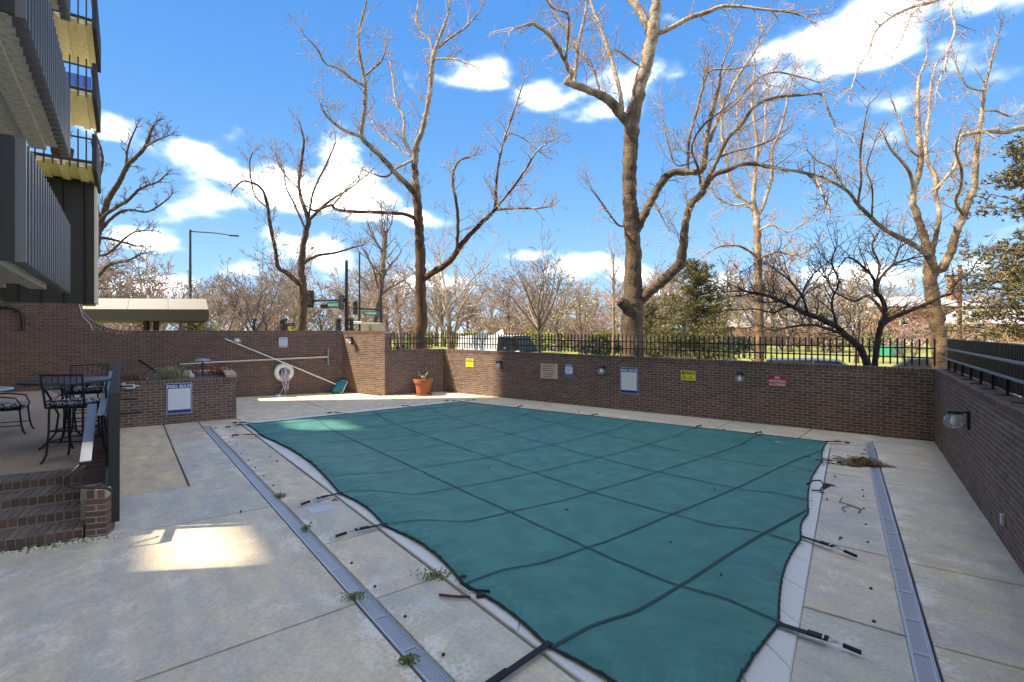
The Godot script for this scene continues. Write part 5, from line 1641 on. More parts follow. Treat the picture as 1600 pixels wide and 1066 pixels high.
func sprout(mb: MB, p: Vector3, dir: Vector3, len: float, r: float, lvl: int, rg: RandomNumberGenerator, o: Dictionary, lf: MB = null) -> void:
	var levels: int = o.levels
	var n := clampi(int(len / o.seg), 2, 9)
	var pts := PackedVector3Array([p]); var rad := PackedFloat32Array([r])
	var d := dir
	var wig: float = o.wig
	var up: float = o.up
	for i in n:
		d = (d + Vector3(rg.randf_range(-wig, wig), rg.randf_range(-wig, wig) + up, rg.randf_range(-wig, wig))).normalized()
		p += d * len / n
		pts.append(p); rad.append(maxf(r * (1.0 - 0.75 * (i + 1) / n), o.rmin))
	var c: Color = o.col
	mb.col = c * rg.randf_range(0.8, 1.15)
	mb.tube(pts, rad, 5 if r > 0.05 else (4 if r > 0.02 else 3), false)
	if lvl < levels:
		var cnt := int(len * o.dens[lvl] + rg.randf())
		for k in cnt:
			var f := rg.randf_range(0.18, 1.0)
			var at := f * n
			var i := mini(int(at), n - 1)
			var q := pts[i].lerp(pts[i + 1], at - i)
			var t := (pts[i + 1] - pts[i]).normalized()
			var ax := t.cross(Vector3(rg.randf_range(-1, 1), rg.randf_range(-1, 1), rg.randf_range(-1, 1))).normalized()
			if ax.length() < 0.5: continue
			var cd := t.rotated(ax, rg.randf_range(o.fork * 0.6, o.fork * 1.3))
			sprout(mb, q, cd, len * rg.randf_range(o.short * 0.7, o.short * 1.3) * (1.15 - 0.4 * f), maxf(rad[i] * 0.62, o.rmin), lvl + 1, rg, o, lf)
	if lf != null and lvl >= levels - 1:
		for k in int(o.leaves):
			var q := pts[rg.randi() % pts.size()].lerp(p, rg.randf())
			leaf(lf, q + Vector3(rg.randfn(0, 1), rg.randfn(0, 1), rg.randfn(0, 1)) * o.scatter, o.leaf_size * rg.randf_range(0.6, 1.3), (o.leaf_a as Color).lerp(o.leaf_b, rg.randf()), rg)
	elif lvl >= levels and o.get("bud", 0.0) > rg.randf():
		var b: Color = o.bud_col
		mb.col = b * rg.randf_range(0.7, 1.2)
		var s: float = o.bud_size * rg.randf_range(0.6, 1.3)
		var x := Vector3(s, 0, 0); var y := Vector3(0, s, 0); var z := Vector3(0, 0, s)
		for w in [[x, y, z], [-x, z, y], [x, -y, -z], [-x, -y, z]]: mb.tri(p + w[0], p + w[1], p + w[2])

func leaf(lf: MB, q: Vector3, s: float, c: Color, rg: RandomNumberGenerator) -> void:
	lf.col = c
	var a := Vector3(rg.randf_range(-1, 1), rg.randf_range(-1, 1), rg.randf_range(-1, 1)).normalized() * s
	var b := a.cross(Vector3(rg.randf_range(-1, 1), rg.randf_range(-1, 1), rg.randf_range(-1, 1))).normalized() * s * 0.7
	lf.quad(q - a, q + b, q + a, q - b)

func traced_tree(called: String, label: String, x: float, d: float, data: String, o: Dictionary) -> Node3D:
	var t := thing(called, label, "tree", W(x, d, -0.2))
	var rg := R(o.seed)
	var tw := MB.new()
	var ns := fnl(0.9, o.seed, 3)
	var first := true
	for ls in data.split("|"):
		var pts := PackedVector3Array(); var rad := PackedFloat32Array()
		for ps in ls.split(";"):
			var v := ps.split_floats(" ")
			pts.append(Vector3(v[0], v[1] + 0.2, v[2])); rad.append(maxf(v[3] * 0.92, 0.011))
		var sp := smooth_path(pts, rad, 8)
		var q: PackedVector3Array = sp[0]; var r: PackedFloat32Array = sp[1]
		var cols := PackedColorArray()
		for i in q.size():
			var k := smoothstep(o.pale_from, o.pale_to, q[i].y + ns.get_noise_3dv(q[i] * 1.5) * 5.0 + (0.12 - r[i]) * 8.0)
			cols.append((o.bark_low as Color).lerp(o.bark_high, k) * (1.0 + 0.25 * ns.get_noise_3dv(q[i] * 4.0)))
			r[i] *= 1.0 + 0.10 * ns.get_noise_3dv(q[i] * 2.6 + Vector3(30, 0, 0))
			q[i] += Vector3(ns.get_noise_1d(q[i].y * 7.0 + q[i].x * 5.0), 0, ns.get_noise_1d(q[i].y * 6.0 + 90.0)) * minf(r[i] * 0.35, 0.06)
		var b := MB.new()
		var big := r[0] > 0.12
		if big:
			# uneven bole: displace the surface with noise
			b.tube(q, r, 18, true, cols)
			for i in b.v.size(): b.v[i] += b.n[i] * (ns.get_noise_3dv(b.v[i] * Vector3(5, 1.6, 5)) * 0.045 + ns.get_noise_3dv(b.v[i] * 11.0) * 0.012) * clampf(r[0] * 3.0, 0.2, 1.0)
		else: b.tube(q, r, 8, true, cols)
		# flaking plates: pale and dark patches all round the stem
		for i in b.v.size():
			var pz := ns.get_noise_3dv(b.v[i] * Vector3(4.5, 2.2, 4.5) + Vector3(7, 0, 3))
			var f := 0.62 if pz > 0.20 else (1.22 if pz < -0.14 else 0.95)
			b.c[i] = b.c[i] * f
		part("trunk" if first else "limb", b, M.bark, t)
		first = false
		# side shoots
		var acc := 0.0; var nxt: float = 0.3
		for i in range(1, q.size()):
			var seg := q[i].distance_to(q[i - 1])
			acc += seg
			while acc > nxt:
				nxt += rg.randf_range(o.gap * 0.5, o.gap * 1.5) * (1.0 if r[i] < 0.12 else 2.6)
				if r[i] > o.get("bare_above", 0.22) or q[i].y < o.get("clear", 3.2): continue
				var tg := (q[i] - q[i - 1]).normalized()
				var ax := tg.cross(Vector3(rg.randf_range(-1, 1), rg.randf_range(-1, 1), rg.randf_range(-1, 1))).normalized()
				var dr := (tg.rotated(ax, rg.randf_range(0.5, 1.15)) + Vector3(0, o.lift, 0)).normalized()
				var f := float(i) / q.size()
				sprout(tw, q[i], dr, o.len * rg.randf_range(0.35, 1.2) * (1.0 - 0.35 * f), minf(r[i] * 0.6, o.r0), 0, rg, o)
		# leader twigs at the tip
		for k in 3:
			var tg := (q[q.size() - 1] - q[q.size() - 2]).normalized()
			sprout(tw, q[q.size() - 1], (tg + Vector3(rg.randf_range(-0.5, 0.5), rg.randf_range(-0.3, 0.5), rg.randf_range(-0.5, 0.5))).normalized(), o.len * 0.6, minf(r[r.size() - 1], o.r0), 1, rg, o)
	part("twigs", tw, M.twig, t).set_meta("kind", "stuff")
	twig_count += tw.ix.size() / 3
	return t

func grown_tree(called: String, label: String, at: Vector3, o: Dictionary, group := "") -> Node3D:
	var t := thing(called, label, "tree", at, 0.0, group)
	var rg := R(o.seed)
	var b := MB.new(); var tw := MB.new()
	var lf: MB = MB.new() if o.get("leaves", 0) > 0 else null
	var stems: int = o.get("stems", 1)
	for s in stems:
		var a := TAU * s / stems + rg.randf()
		var lean: float = o.get("lean", 0.05) if stems > 1 else 0.04
		var d := Vector3(cos(a) * lean, 1, sin(a) * lean).normalized()
		var p := Vector3.ZERO
		var pts := PackedVector3Array([p - Vector3(0, 0.3, 0)]); var rad := PackedFloat32Array([o.r * 1.35])
		var n := 7
		for i in n:
			d = (d + Vector3(rg.randf_range(-0.09, 0.09), 0, rg.randf_range(-0.09, 0.09))).normalized()
			p += d * o.trunk / n
			pts.append(p); rad.append(o.r * (1.0 - 0.6 * (i + 1) / n))
		b.col = o.col
		b.tube(pts, rad, 9)
		for k in o.limbs:
			var f: float = lerpf(o.first, 1.0, (k + rg.randf() * 0.6) / o.limbs)
			var at_ := f * n; var i := mini(int(at_), n - 1)
			var q := pts[i + 1] if i + 1 < pts.size() else p
			var az: float = k * 2.4 + rg.randf() * 0.8 + a
			var el: float = lerpf(o.el0, o.el1, f)
			var dr := Vector3(cos(az) * cos(el), sin(el), sin(az) * cos(el))
			sprout(tw, pts[i].lerp(q, at_ - i), dr, o.reach * rg.randf_range(0.75, 1.2) * lerpf(1.0, 0.75, f), rad[i] * 0.55, 0, rg, o, lf)
	part("trunk", b, M.bark, t)
	part("branches", tw, M.twig, t).set_meta("kind", "stuff")
	if lf != null: part("leaves", lf, M.petal, t).set_meta("kind", "stuff")
	twig_count += tw.ix.size() / 3
	return t

func conifer(called: String, label: String, at: Vector3, h: float, rad: float, seed_: int, ca: Color, cb: Color, first := 0.06, density := 1.0, shape := 0.85, gap := Vector2(2, 2)) -> Node3D:
	var t := thing(called, label, "tree", at)
	var rg := R(seed_)
	var tr := MB.new()
	tr.col = Color(0.09, 0.06, 0.045)
	tr.tube(PackedVector3Array([Vector3(0, -0.3, 0), Vector3(0.05, h * 0.5, 0.03), Vector3(0, h * 0.98, 0)]), PackedFloat32Array([h * 0.022, h * 0.014, 0.02]), 8)
	part("trunk", tr, M.bark, t)
	var br := MB.new(); var nd := MB.new()
	var rows := int(h * 2.6)
	for i in rows:
		var f := lerpf(first, 0.985, float(i) / rows)
		if f > gap.x and f < gap.y: continue
		var reach := rad * pow(1.0 - f, shape) * rg.randf_range(0.7, 1.15) + 0.15
		for k in int(7 * density) + 1:
			if rg.randf() < 0.18: continue
			var a := rg.randf() * TAU
			var dr := Vector3(cos(a), rg.randf_range(-0.15, 0.35) + f * 0.4, sin(a)).normalized()
			var p0 := Vector3(0, f * h, 0); var L := reach * rg.randf_range(0.55, 1.15)
			var p1 := p0 + dr * L * 0.6; var p2 := p0 + dr * L + Vector3(0, -L * 0.10 + 0.06, 0)
			br.col = Color(0.10, 0.07, 0.05)
			br.tube(PackedVector3Array([p0, p1, p2]), PackedFloat32Array([0.03, 0.02, 0.008]), 3, false)
			var clumps := int(L * 13 * density) + 4
			for j in clumps:
				var g := pow(rg.randf(), 0.7)
				var q := p0.lerp(p1, g * 2) if g < 0.5 else p1.lerp(p2, g * 2 - 1)
				q += Vector3(rg.randfn(0, 1), rg.randfn(0, 0.6), rg.randfn(0, 1)) * (0.10 + 0.08 * L)
				var cc := ca.lerp(cb, clampf(rg.randf() * 0.8 + rg.randfn(0, 0.15), 0, 1))
				for m in 8:
					var ndv := (dr * 0.5 + Vector3(rg.randf_range(-1, 1), rg.randf_range(-0.5, 0.9), rg.randf_range(-1, 1))).normalized() * rg.randf_range(0.13, 0.28)
					var sd := ndv.cross(Vector3(rg.randf_range(-1, 1), 1, rg.randf_range(-1, 1))).normalized() * 0.028
					nd.col = cc * rg.randf_range(0.75, 1.2)
					nd.tri(q - sd, q + ndv, q + sd)
	part("branches", br, M.twig, t).set_meta("kind", "stuff")
	part("needles", nd, M.leaf, t).set_meta("kind", "stuff")
	twig_count += nd.ix.size() / 3
	return t

func bush(called: String, label: String, at: Vector3, r: Vector3, seed_: int, ca: Color, cb: Color, n := 1600, size := 0.09) -> Node3D:
	var t := thing(called, label, "bush", at)
	var rg := R(seed_)
	var st := MB.new(); var lf := MB.new()
	st.col = Color(0.08, 0.06, 0.04)
	for k in 14:
		var a := rg.randf() * TAU
		var e := Vector3(cos(a) * r.x * 0.7, r.y * rg.randf_range(0.9, 1.7), sin(a) * r.z * 0.7)
		st.path([Vector3(0, -0.1, 0), e * 0.5 + Vector3(0, 0.1, 0), e], 0.015, 4)
	var ns := fnl(0.9 / maxf(r.x, 0.5), seed_, 3)
	for k in n:
		var v := Vector3(rg.randfn(0, 1), rg.randfn(0, 1), rg.randfn(0, 1)).normalized()
		v *= pow(rg.randf(), 0.25) * (0.9 + 0.45 * ns.get_noise_3dv(v * 3.0))
		var p := Vector3(v.x * r.x, maxf(v.y * r.y + r.y * 0.9, 0.0), v.z * r.z)
		leaf(lf, p, size * rg.randf_range(0.6, 1.4), ca.lerp(cb, rg.randf()), rg)
	part("stems", st, M.twig, t)
	part("leaves", lf, M.leaf, t).set_meta("kind", "stuff")
	return t

func place(u: float, d: float) -> Vector3: return W((u - 800.0) / 775.0 * d, d, -0.25)

func make_trees() -> void:
	var syc := {"levels": 2, "seg": 0.16, "wig": 0.34, "up": 0.07, "rmin": 0.0040, "dens": [5.2, 6.5], "fork": 0.85, "short": 0.42, "col": Color(0.40, 0.31, 0.24), "bud": 0.42, "bud_col": Color(0.34, 0.20, 0.13), "bud_size": 0.02, "gap": 0.30, "len": 1.35, "r0": 0.020, "lift": 0.25,
		"bark_low": Color(0.17, 0.115, 0.075), "bark_high": Color(0.66, 0.58, 0.47), "pale_from": 4.0, "pale_to": 8.5, "seed": 1}
	var o := syc.duplicate()
	o.merge({"seed": 101, "pale_from": 5.5, "pale_to": 14.0, "bark_low": Color(0.19, 0.14, 0.10)}, true)
	traced_tree("sycamore_tree", "largest bare sycamore, thick mottled trunk right behind the middle of the sign wall", 3.91, 16.00, "0.00 0.71 -0.00 0.466;0.00 1.47 -0.00 0.390;-0.05 2.56 -0.00 0.390;0.00 3.21 -0.00 0.347;0.00 4.29 -0.00 0.276;-0.04 5.37 -0.00 0.266;-0.10 6.46 -0.00 0.249;-0.13 7.33 -0.00 0.233;-0.08 8.19 -0.00 0.239;-0.04 8.95 -0.00 0.249;0.20 10.15 -0.00 0.228;0.44 11.01 -0.00 0.217;0.63 11.88 -0.00 0.217;0.69 12.53 -0.00 0.168;0.77 12.96 -0.00 0.152;0.85 13.83 -0.00 0.130;0.74 14.92 -0.00 0.098;0.90 16.00 -0.00 0.054|0.60 11.77 -0.00 0.141;0.41 12.54 -0.26 0.143;0.20 13.11 -0.47 0.134;-0.03 13.63 -0.66 0.113;-0.41 14.68 -1.01 0.086;-0.55 16.34 -1.50 0.047|0.68 11.86 -0.00 0.092;1.07 11.93 0.14 0.086;1.64 12.14 0.35 0.080;2.20 12.23 0.56 0.073;2.60 12.30 0.71 0.057;3.09 12.17 0.88 0.046;3.69 11.94 1.11 0.040;4.28 11.72 1.33 0.035;4.67 11.47 1.50 0.020|-0.10 8.90 -0.00 0.163;-0.37 9.18 0.11 0.162;-0.61 9.40 0.21 0.161;-0.95 9.66 0.33 0.149;-1.45 9.79 0.47 0.126;-1.94 9.90 0.61 0.120;-2.21 9.97 0.69 0.104;-2.10 10.16 0.77 0.083;-2.29 10.48 0.89 0.072;-2.50 10.81 1.02 0.066;-2.77 11.13 1.16 0.060;-3.18 11.35 1.30 0.055;-3.38 11.34 1.36 0.045;-3.83 11.13 1.50 0.025|-2.28 10.47 0.89 0.046;-2.27 10.66 1.19 0.045;-2.28 11.01 1.77 0.039;-2.37 11.18 2.10 0.033;-2.83 11.10 2.51 0.027;-3.18 11.25 3.09 0.013|-1.97 9.99 0.61 0.057;-1.90 10.73 0.51 0.058;-1.82 11.30 0.44 0.058;-1.64 12.11 0.33 0.053;-1.52 12.81 0.24 0.043;-1.39 13.75 0.11 0.027|-1.11 9.77 0.33 0.042;-1.29 10.56 0.13 0.043;-1.54 11.07 -0.01 0.043;-1.88 11.65 -0.17 0.044;-2.16 12.24 -0.32 0.039;-2.53 12.97 -0.51 0.034;-2.74 13.64 -0.67 0.023|-0.38 9.28 0.11 0.081;-0.40 10.27 -0.26 0.077;-0.55 11.24 -0.61 0.073;-0.67 11.95 -0.87 0.069;-0.84 12.82 -1.18 0.058;-1.08 13.73 -1.49 0.047;-1.20 14.96 -1.89 0.030|-0.60 11.72 -0.87 0.046;-0.27 11.99 -1.14 0.046;0.32 11.94 -1.66 0.042;0.81 11.90 -2.07 0.031|0.09 5.48 -0.00 0.163;0.24 5.84 0.12 0.145;0.38 6.13 0.22 0.139;0.58 6.57 0.37 0.127;0.84 7.03 0.54 0.126;1.12 7.20 0.65 0.114;1.49 7.16 0.77 0.114;1.86 7.19 0.89 0.102;1.92 7.52 1.01 0.086;1.91 7.96 1.16 0.080;1.94 8.49 1.34 0.075;2.01 9.00 1.53 0.069;2.07 9.37 1.67 0.049;2.07 9.81 1.84 0.034;2.20 10.20 2.00 0.019|1.49 7.21 0.77 0.052;1.45 7.66 0.90 0.051;1.46 8.21 1.06 0.051;1.61 8.92 1.28 0.045;1.73 9.61 1.49 0.039;1.89 9.85 1.59 0.034;2.49 9.80 1.77 0.019|1.86 6.63 0.89 0.046;1.56 7.07 1.42 0.040;1.18 7.46 1.96 0.033;1.23 7.80 2.54 0.027;1.49 7.95 3.22 0.022;1.70 8.06 3.89 0.012|0.09 3.15 -0.00 0.217;0.32 3.41 0.12 0.199;0.61 3.67 0.26 0.192;0.98 4.02 0.45 0.179;1.28 4.37 0.63 0.167;1.33 4.81 0.79 0.139;1.33 5.38 1.00 0.122;1.35 5.85 1.18 0.115;1.46 6.12 1.30 0.120;1.66 6.33 1.42 0.114;1.76 6.59 1.54 0.098;1.95 6.80 1.67 0.078;2.27 6.89 1.82 0.067;2.67 7.00 2.01 0.057;3.13 6.86 2.22 0.051;3.57 6.69 2.44 0.046;3.92 6.57 2.61 0.041;4.16 6.36 2.75 0.036;4.22 6.06 2.87 0.027;4.31 5.76 3.00 0.018|1.76 6.59 1.54 0.078;2.04 7.28 1.69 0.068;2.28 7.81 1.80 0.063;2.62 8.16 1.90 0.057;2.95 8.63 2.01 0.052;3.46 8.82 2.12 0.047;4.05 8.83 2.24 0.042;4.58 8.80 2.36 0.037;4.72 8.39 2.43 0.028;4.88 7.80 2.54 0.018|2.06 7.30 1.69 0.034;2.45 7.41 1.86 0.034;2.84 7.44 2.04 0.028;3.15 7.52 2.19 0.019|2.01 7.96 1.16 0.055;2.30 8.71 1.06 0.056;2.65 9.47 0.95 0.051;3.11 10.24 0.84 0.046;3.57 10.91 0.75 0.036;3.84 11.59 0.66 0.021|2.30 8.71 1.06 0.041;2.93 9.24 0.79 0.041;3.74 10.16 0.40 0.037;4.52 10.57 0.12 0.032;5.58 10.58 -0.22 0.027;6.27 10.53 -0.44 0.017|1.46 7.27 1.42 0.025;0.96 7.21 1.30 0.025;0.76 7.98 1.13 0.025;0.62 8.98 0.92 0.015|0.58 6.36 0.37 0.026;0.59 5.50 1.37 0.025;0.58 5.10 1.87 0.014|0.00 3.08 -0.00 0.249;-0.31 3.14 0.19 0.214;-0.49 3.21 0.30 0.160|-0.24 5.70 -0.00 0.038;-0.54 5.69 0.16 0.032;-1.17 6.28 0.69 0.026;-1.54 6.60 1.00 0.015", o)
	o = syc.duplicate(); o.merge({"seed": 102, "pale_from": 7.5, "pale_to": 10.5, "bark_low": Color(0.16, 0.095, 0.055), "bark_high": Color(0.60, 0.52, 0.42), "rmin": 0.0055}, true)
	traced_tree("sycamore_tree", "tall bare sycamore with dark lower trunk and white limbs above the terracotta pot", -3.95, 21.00, "0.00 1.36 -0.00 0.350;0.00 2.04 -0.00 0.296;0.11 2.85 -0.00 0.263;0.07 4.19 -0.00 0.249;0.07 5.54 -0.00 0.222;0.00 6.89 -0.00 0.209;-0.08 8.10 -0.00 0.189;-0.16 9.04 -0.00 0.155;-0.12 9.98 -0.00 0.148;0.18 10.93 -0.00 0.114;0.44 12.14 -0.00 0.101;0.54 13.35 -0.00 0.101;0.65 14.02 -0.00 0.094;0.78 14.43 -0.00 0.074;1.08 15.24 -0.00 0.061;1.32 16.04 -0.00 0.054;1.32 17.12 -0.00 0.034|0.62 14.02 -0.00 0.061;0.45 14.67 -0.18 0.061;0.04 15.19 -0.36 0.055;-0.20 15.77 -0.53 0.048;-0.17 16.52 -0.73 0.042;-0.08 17.55 -1.00 0.021|0.85 14.29 -0.00 0.054;1.35 14.53 0.28 0.047;2.05 14.77 0.64 0.039;2.60 15.13 1.00 0.026|0.65 13.82 -0.00 0.040;1.53 13.48 0.62 0.039;2.23 12.99 1.15 0.032;2.63 12.62 1.50 0.019|0.00 7.83 -0.00 0.148;-0.34 8.33 0.13 0.134;-0.90 8.88 0.30 0.119;-1.39 9.42 0.46 0.112;-1.87 9.89 0.61 0.105;-2.20 10.24 0.72 0.098;-2.13 10.71 0.83 0.084;-1.94 11.64 1.05 0.077;-1.95 12.44 1.24 0.070;-2.07 13.33 1.46 0.063;-2.02 13.99 1.62 0.056;-1.71 14.84 1.84 0.043;-1.60 15.46 2.00 0.024|-2.20 10.24 0.72 0.072;-2.48 10.10 1.54 0.069;-2.67 10.05 2.41 0.054;-2.74 10.07 3.19 0.046;-2.70 10.11 3.72 0.028|-1.95 12.06 1.24 0.051;-2.27 12.09 1.79 0.049;-2.56 12.15 2.38 0.042;-2.85 12.06 2.88 0.035;-2.93 12.25 3.57 0.028;-3.09 12.29 4.24 0.016|-1.93 12.44 1.24 0.044;-1.48 12.58 1.57 0.044;-1.08 12.73 1.87 0.037;-0.81 13.01 2.24 0.024|-0.16 9.58 -0.00 0.067;-0.54 10.20 -0.21 0.068;-0.72 10.81 -0.39 0.062;-0.77 11.60 -0.62 0.062;-1.17 12.41 -0.87 0.056;-1.40 13.71 -1.23 0.050;-1.61 14.72 -1.50 0.029|-0.36 9.71 -0.00 0.040;-1.11 10.35 -0.61 0.042;-2.00 11.19 -1.34 0.036;-2.62 12.20 -2.00 0.022|-0.16 9.58 -0.00 0.061;-0.52 9.30 0.23 0.060;-0.86 9.02 0.46 0.053;-1.19 8.61 0.72 0.046;-1.63 8.61 1.00 0.026|-0.03 6.95 -0.00 0.101;-0.24 7.09 0.12 0.094;-0.63 7.19 0.31 0.086;-1.45 7.15 0.71 0.085;-2.46 7.06 1.22 0.076;-2.99 7.08 1.50 0.069;-3.14 7.21 1.61 0.056;-3.59 6.94 1.88 0.049;-3.79 6.96 2.00 0.030|-3.05 7.21 1.61 0.037;-2.15 7.41 2.89 0.035;-1.31 7.49 4.11 0.016|0.08 4.33 -0.00 0.175;0.29 4.56 0.09 0.154;0.68 4.77 0.22 0.147;1.38 5.20 0.47 0.132;1.93 5.88 0.75 0.110;2.73 6.64 1.10 0.089;3.25 7.10 1.33 0.076;3.32 7.78 1.58 0.056;3.39 8.45 1.82 0.055;3.58 9.31 2.15 0.048;3.89 10.14 2.49 0.042;4.18 10.83 2.79 0.035;4.35 11.30 3.00 0.017|3.20 7.05 1.33 0.057;3.89 7.51 2.52 0.047;4.44 7.94 3.75 0.039;4.74 8.19 4.58 0.032;5.10 8.27 5.33 0.020|3.25 7.10 1.33 0.057;4.12 6.85 2.57 0.047;4.78 6.59 3.62 0.039;5.18 6.46 4.33 0.021|1.70 5.55 0.75 0.071;1.77 6.66 1.03 0.070;1.73 7.38 1.21 0.063;1.62 8.09 1.40 0.063;1.64 8.55 1.52 0.056;1.90 8.94 1.65 0.050;2.28 9.03 1.75 0.031|3.64 9.43 2.15 0.030;3.89 9.80 2.15 0.030;4.49 9.55 2.15 0.024;4.91 9.19 2.15 0.018", o)
	o = syc.duplicate(); o.merge({"seed": 103, "pale_from": 14.0, "pale_to": 20.0, "bark_low": Color(0.15, 0.095, 0.06), "len": 1.6, "rmin": 0.008, "col": Color(0.26, 0.18, 0.13), "gap": 0.34}, true)
	traced_tree("bare_tree", "bare brown tree with a swaying trunk behind the life ring wall", -12.84, 30.00, "0.00 1.37 -0.00 0.327;0.08 2.33 -0.00 0.269;0.19 3.87 -0.00 0.250;0.19 5.02 -0.00 0.231;0.08 6.18 -0.00 0.231;0.19 7.33 -0.00 0.192;0.42 8.49 -0.00 0.173;0.52 9.07 -0.00 0.154;0.19 10.03 -0.00 0.115;-0.06 11.18 -0.00 0.096;0.13 12.72 -0.00 0.087;0.23 13.87 -0.00 0.067;-0.06 15.03 -0.00 0.038|0.52 8.97 -0.00 0.096;1.60 9.69 0.57 0.085;2.51 10.14 1.01 0.074;3.61 10.54 1.53 0.055;4.48 11.03 2.00 0.027|0.12 5.02 -0.00 0.173;-0.61 5.76 0.26 0.143;-1.11 6.12 0.42 0.133;-1.17 7.22 0.68 0.113;-1.30 8.47 1.00 0.102;-1.34 9.69 1.30 0.092;-1.59 10.54 1.54 0.082;-2.29 10.84 1.76 0.063;-2.60 10.72 1.85 0.054;-2.97 10.23 2.00 0.036|0.19 6.37 -0.00 0.106;0.81 6.93 -0.48 0.098;1.77 7.22 -1.08 0.080;2.60 7.60 -1.59 0.061;3.29 7.88 -2.00 0.031|0.08 10.80 -0.00 0.058;-1.06 11.79 -0.74 0.059;-2.00 13.03 -1.48 0.050;-2.46 14.03 -2.00 0.031|0.33 8.49 -0.00 0.077;-0.54 10.14 -0.45 0.068;-1.16 11.20 -0.74 0.059;-1.38 12.27 -1.00 0.040|0.52 9.07 -0.00 0.077;0.99 10.69 0.36 0.067;1.84 12.10 0.70 0.056;2.51 13.30 1.00 0.037|-1.39 9.50 1.30 0.055;-2.22 10.32 1.01 0.046;-2.76 12.16 0.53 0.047;-2.69 13.00 0.30 0.029", o)
	o = syc.duplicate(); o.merge({"seed": 104, "pale_from": 3.5, "pale_to": 9.0, "bark_low": Color(0.30, 0.20, 0.12), "len": 1.5, "rmin": 0.0065, "gap": 0.26}, true)
	traced_tree("sycamore_tree", "slender pale sycamore with tan trunk between the spruce and the dark redbud", 11.97, 24.00, "0.00 -0.06 -0.00 0.260;0.00 1.08 -0.00 0.236;0.00 2.87 -0.00 0.220;-0.07 5.31 -0.00 0.203;-0.10 6.94 -0.00 0.179;-0.15 7.91 -0.00 0.163;-0.28 8.56 -0.00 0.114;-0.20 9.86 -0.00 0.098;-0.11 11.17 -0.00 0.089;-0.20 12.14 -0.00 0.081;-0.36 13.44 -0.00 0.073;-0.28 14.42 -0.00 0.057;-0.20 15.39 -0.00 0.033|-0.11 7.83 -0.00 0.106;0.06 8.14 0.08 0.097;0.25 8.82 0.24 0.089;0.39 9.72 0.44 0.088;0.27 10.76 0.67 0.079;0.49 11.48 0.85 0.071;0.67 12.47 1.09 0.062;0.71 13.30 1.29 0.046;0.90 14.12 1.50 0.023|-0.20 8.04 -0.00 0.089;-0.61 8.61 -0.16 0.082;-1.03 9.14 -0.32 0.082;-1.28 9.85 -0.49 0.075;-1.29 10.75 -0.67 0.075;-1.41 12.21 -0.98 0.068;-1.30 13.51 -1.24 0.060;-1.36 14.83 -1.50 0.035|-0.10 5.88 -0.00 0.065;-0.86 6.22 0.38 0.056;-1.47 6.33 0.65 0.055;-2.44 6.18 1.09 0.047;-3.22 5.73 1.50 0.023|-0.07 5.72 -0.00 0.065;0.50 6.04 0.54 0.056;1.13 5.79 1.10 0.039;1.51 5.96 1.50 0.023|-0.23 9.54 -0.00 0.057;-0.63 10.68 -0.47 0.058;-0.55 12.22 -1.00 0.051;-0.39 13.81 -1.54 0.043;-0.27 15.26 -2.00 0.026|-0.10 10.68 -0.00 0.057;0.56 12.03 -0.53 0.050;0.86 13.62 -1.11 0.051;1.38 15.07 -1.62 0.043;1.84 16.14 -2.00 0.026|-0.15 7.10 -0.00 0.057;0.29 7.29 0.63 0.048;0.71 6.84 1.29 0.038;1.06 7.14 2.00 0.022|-0.20 8.56 -0.00 0.057;-1.00 8.50 -0.39 0.050;-1.68 8.92 -0.73 0.042;-2.08 9.50 -1.00 0.025", o)
	o = syc.duplicate(); o.merge({"seed": 105, "pale_from": 4.5, "pale_to": 9.0, "bark_low": Color(0.26, 0.18, 0.11), "len": 1.0, "gap": 0.27}, true)
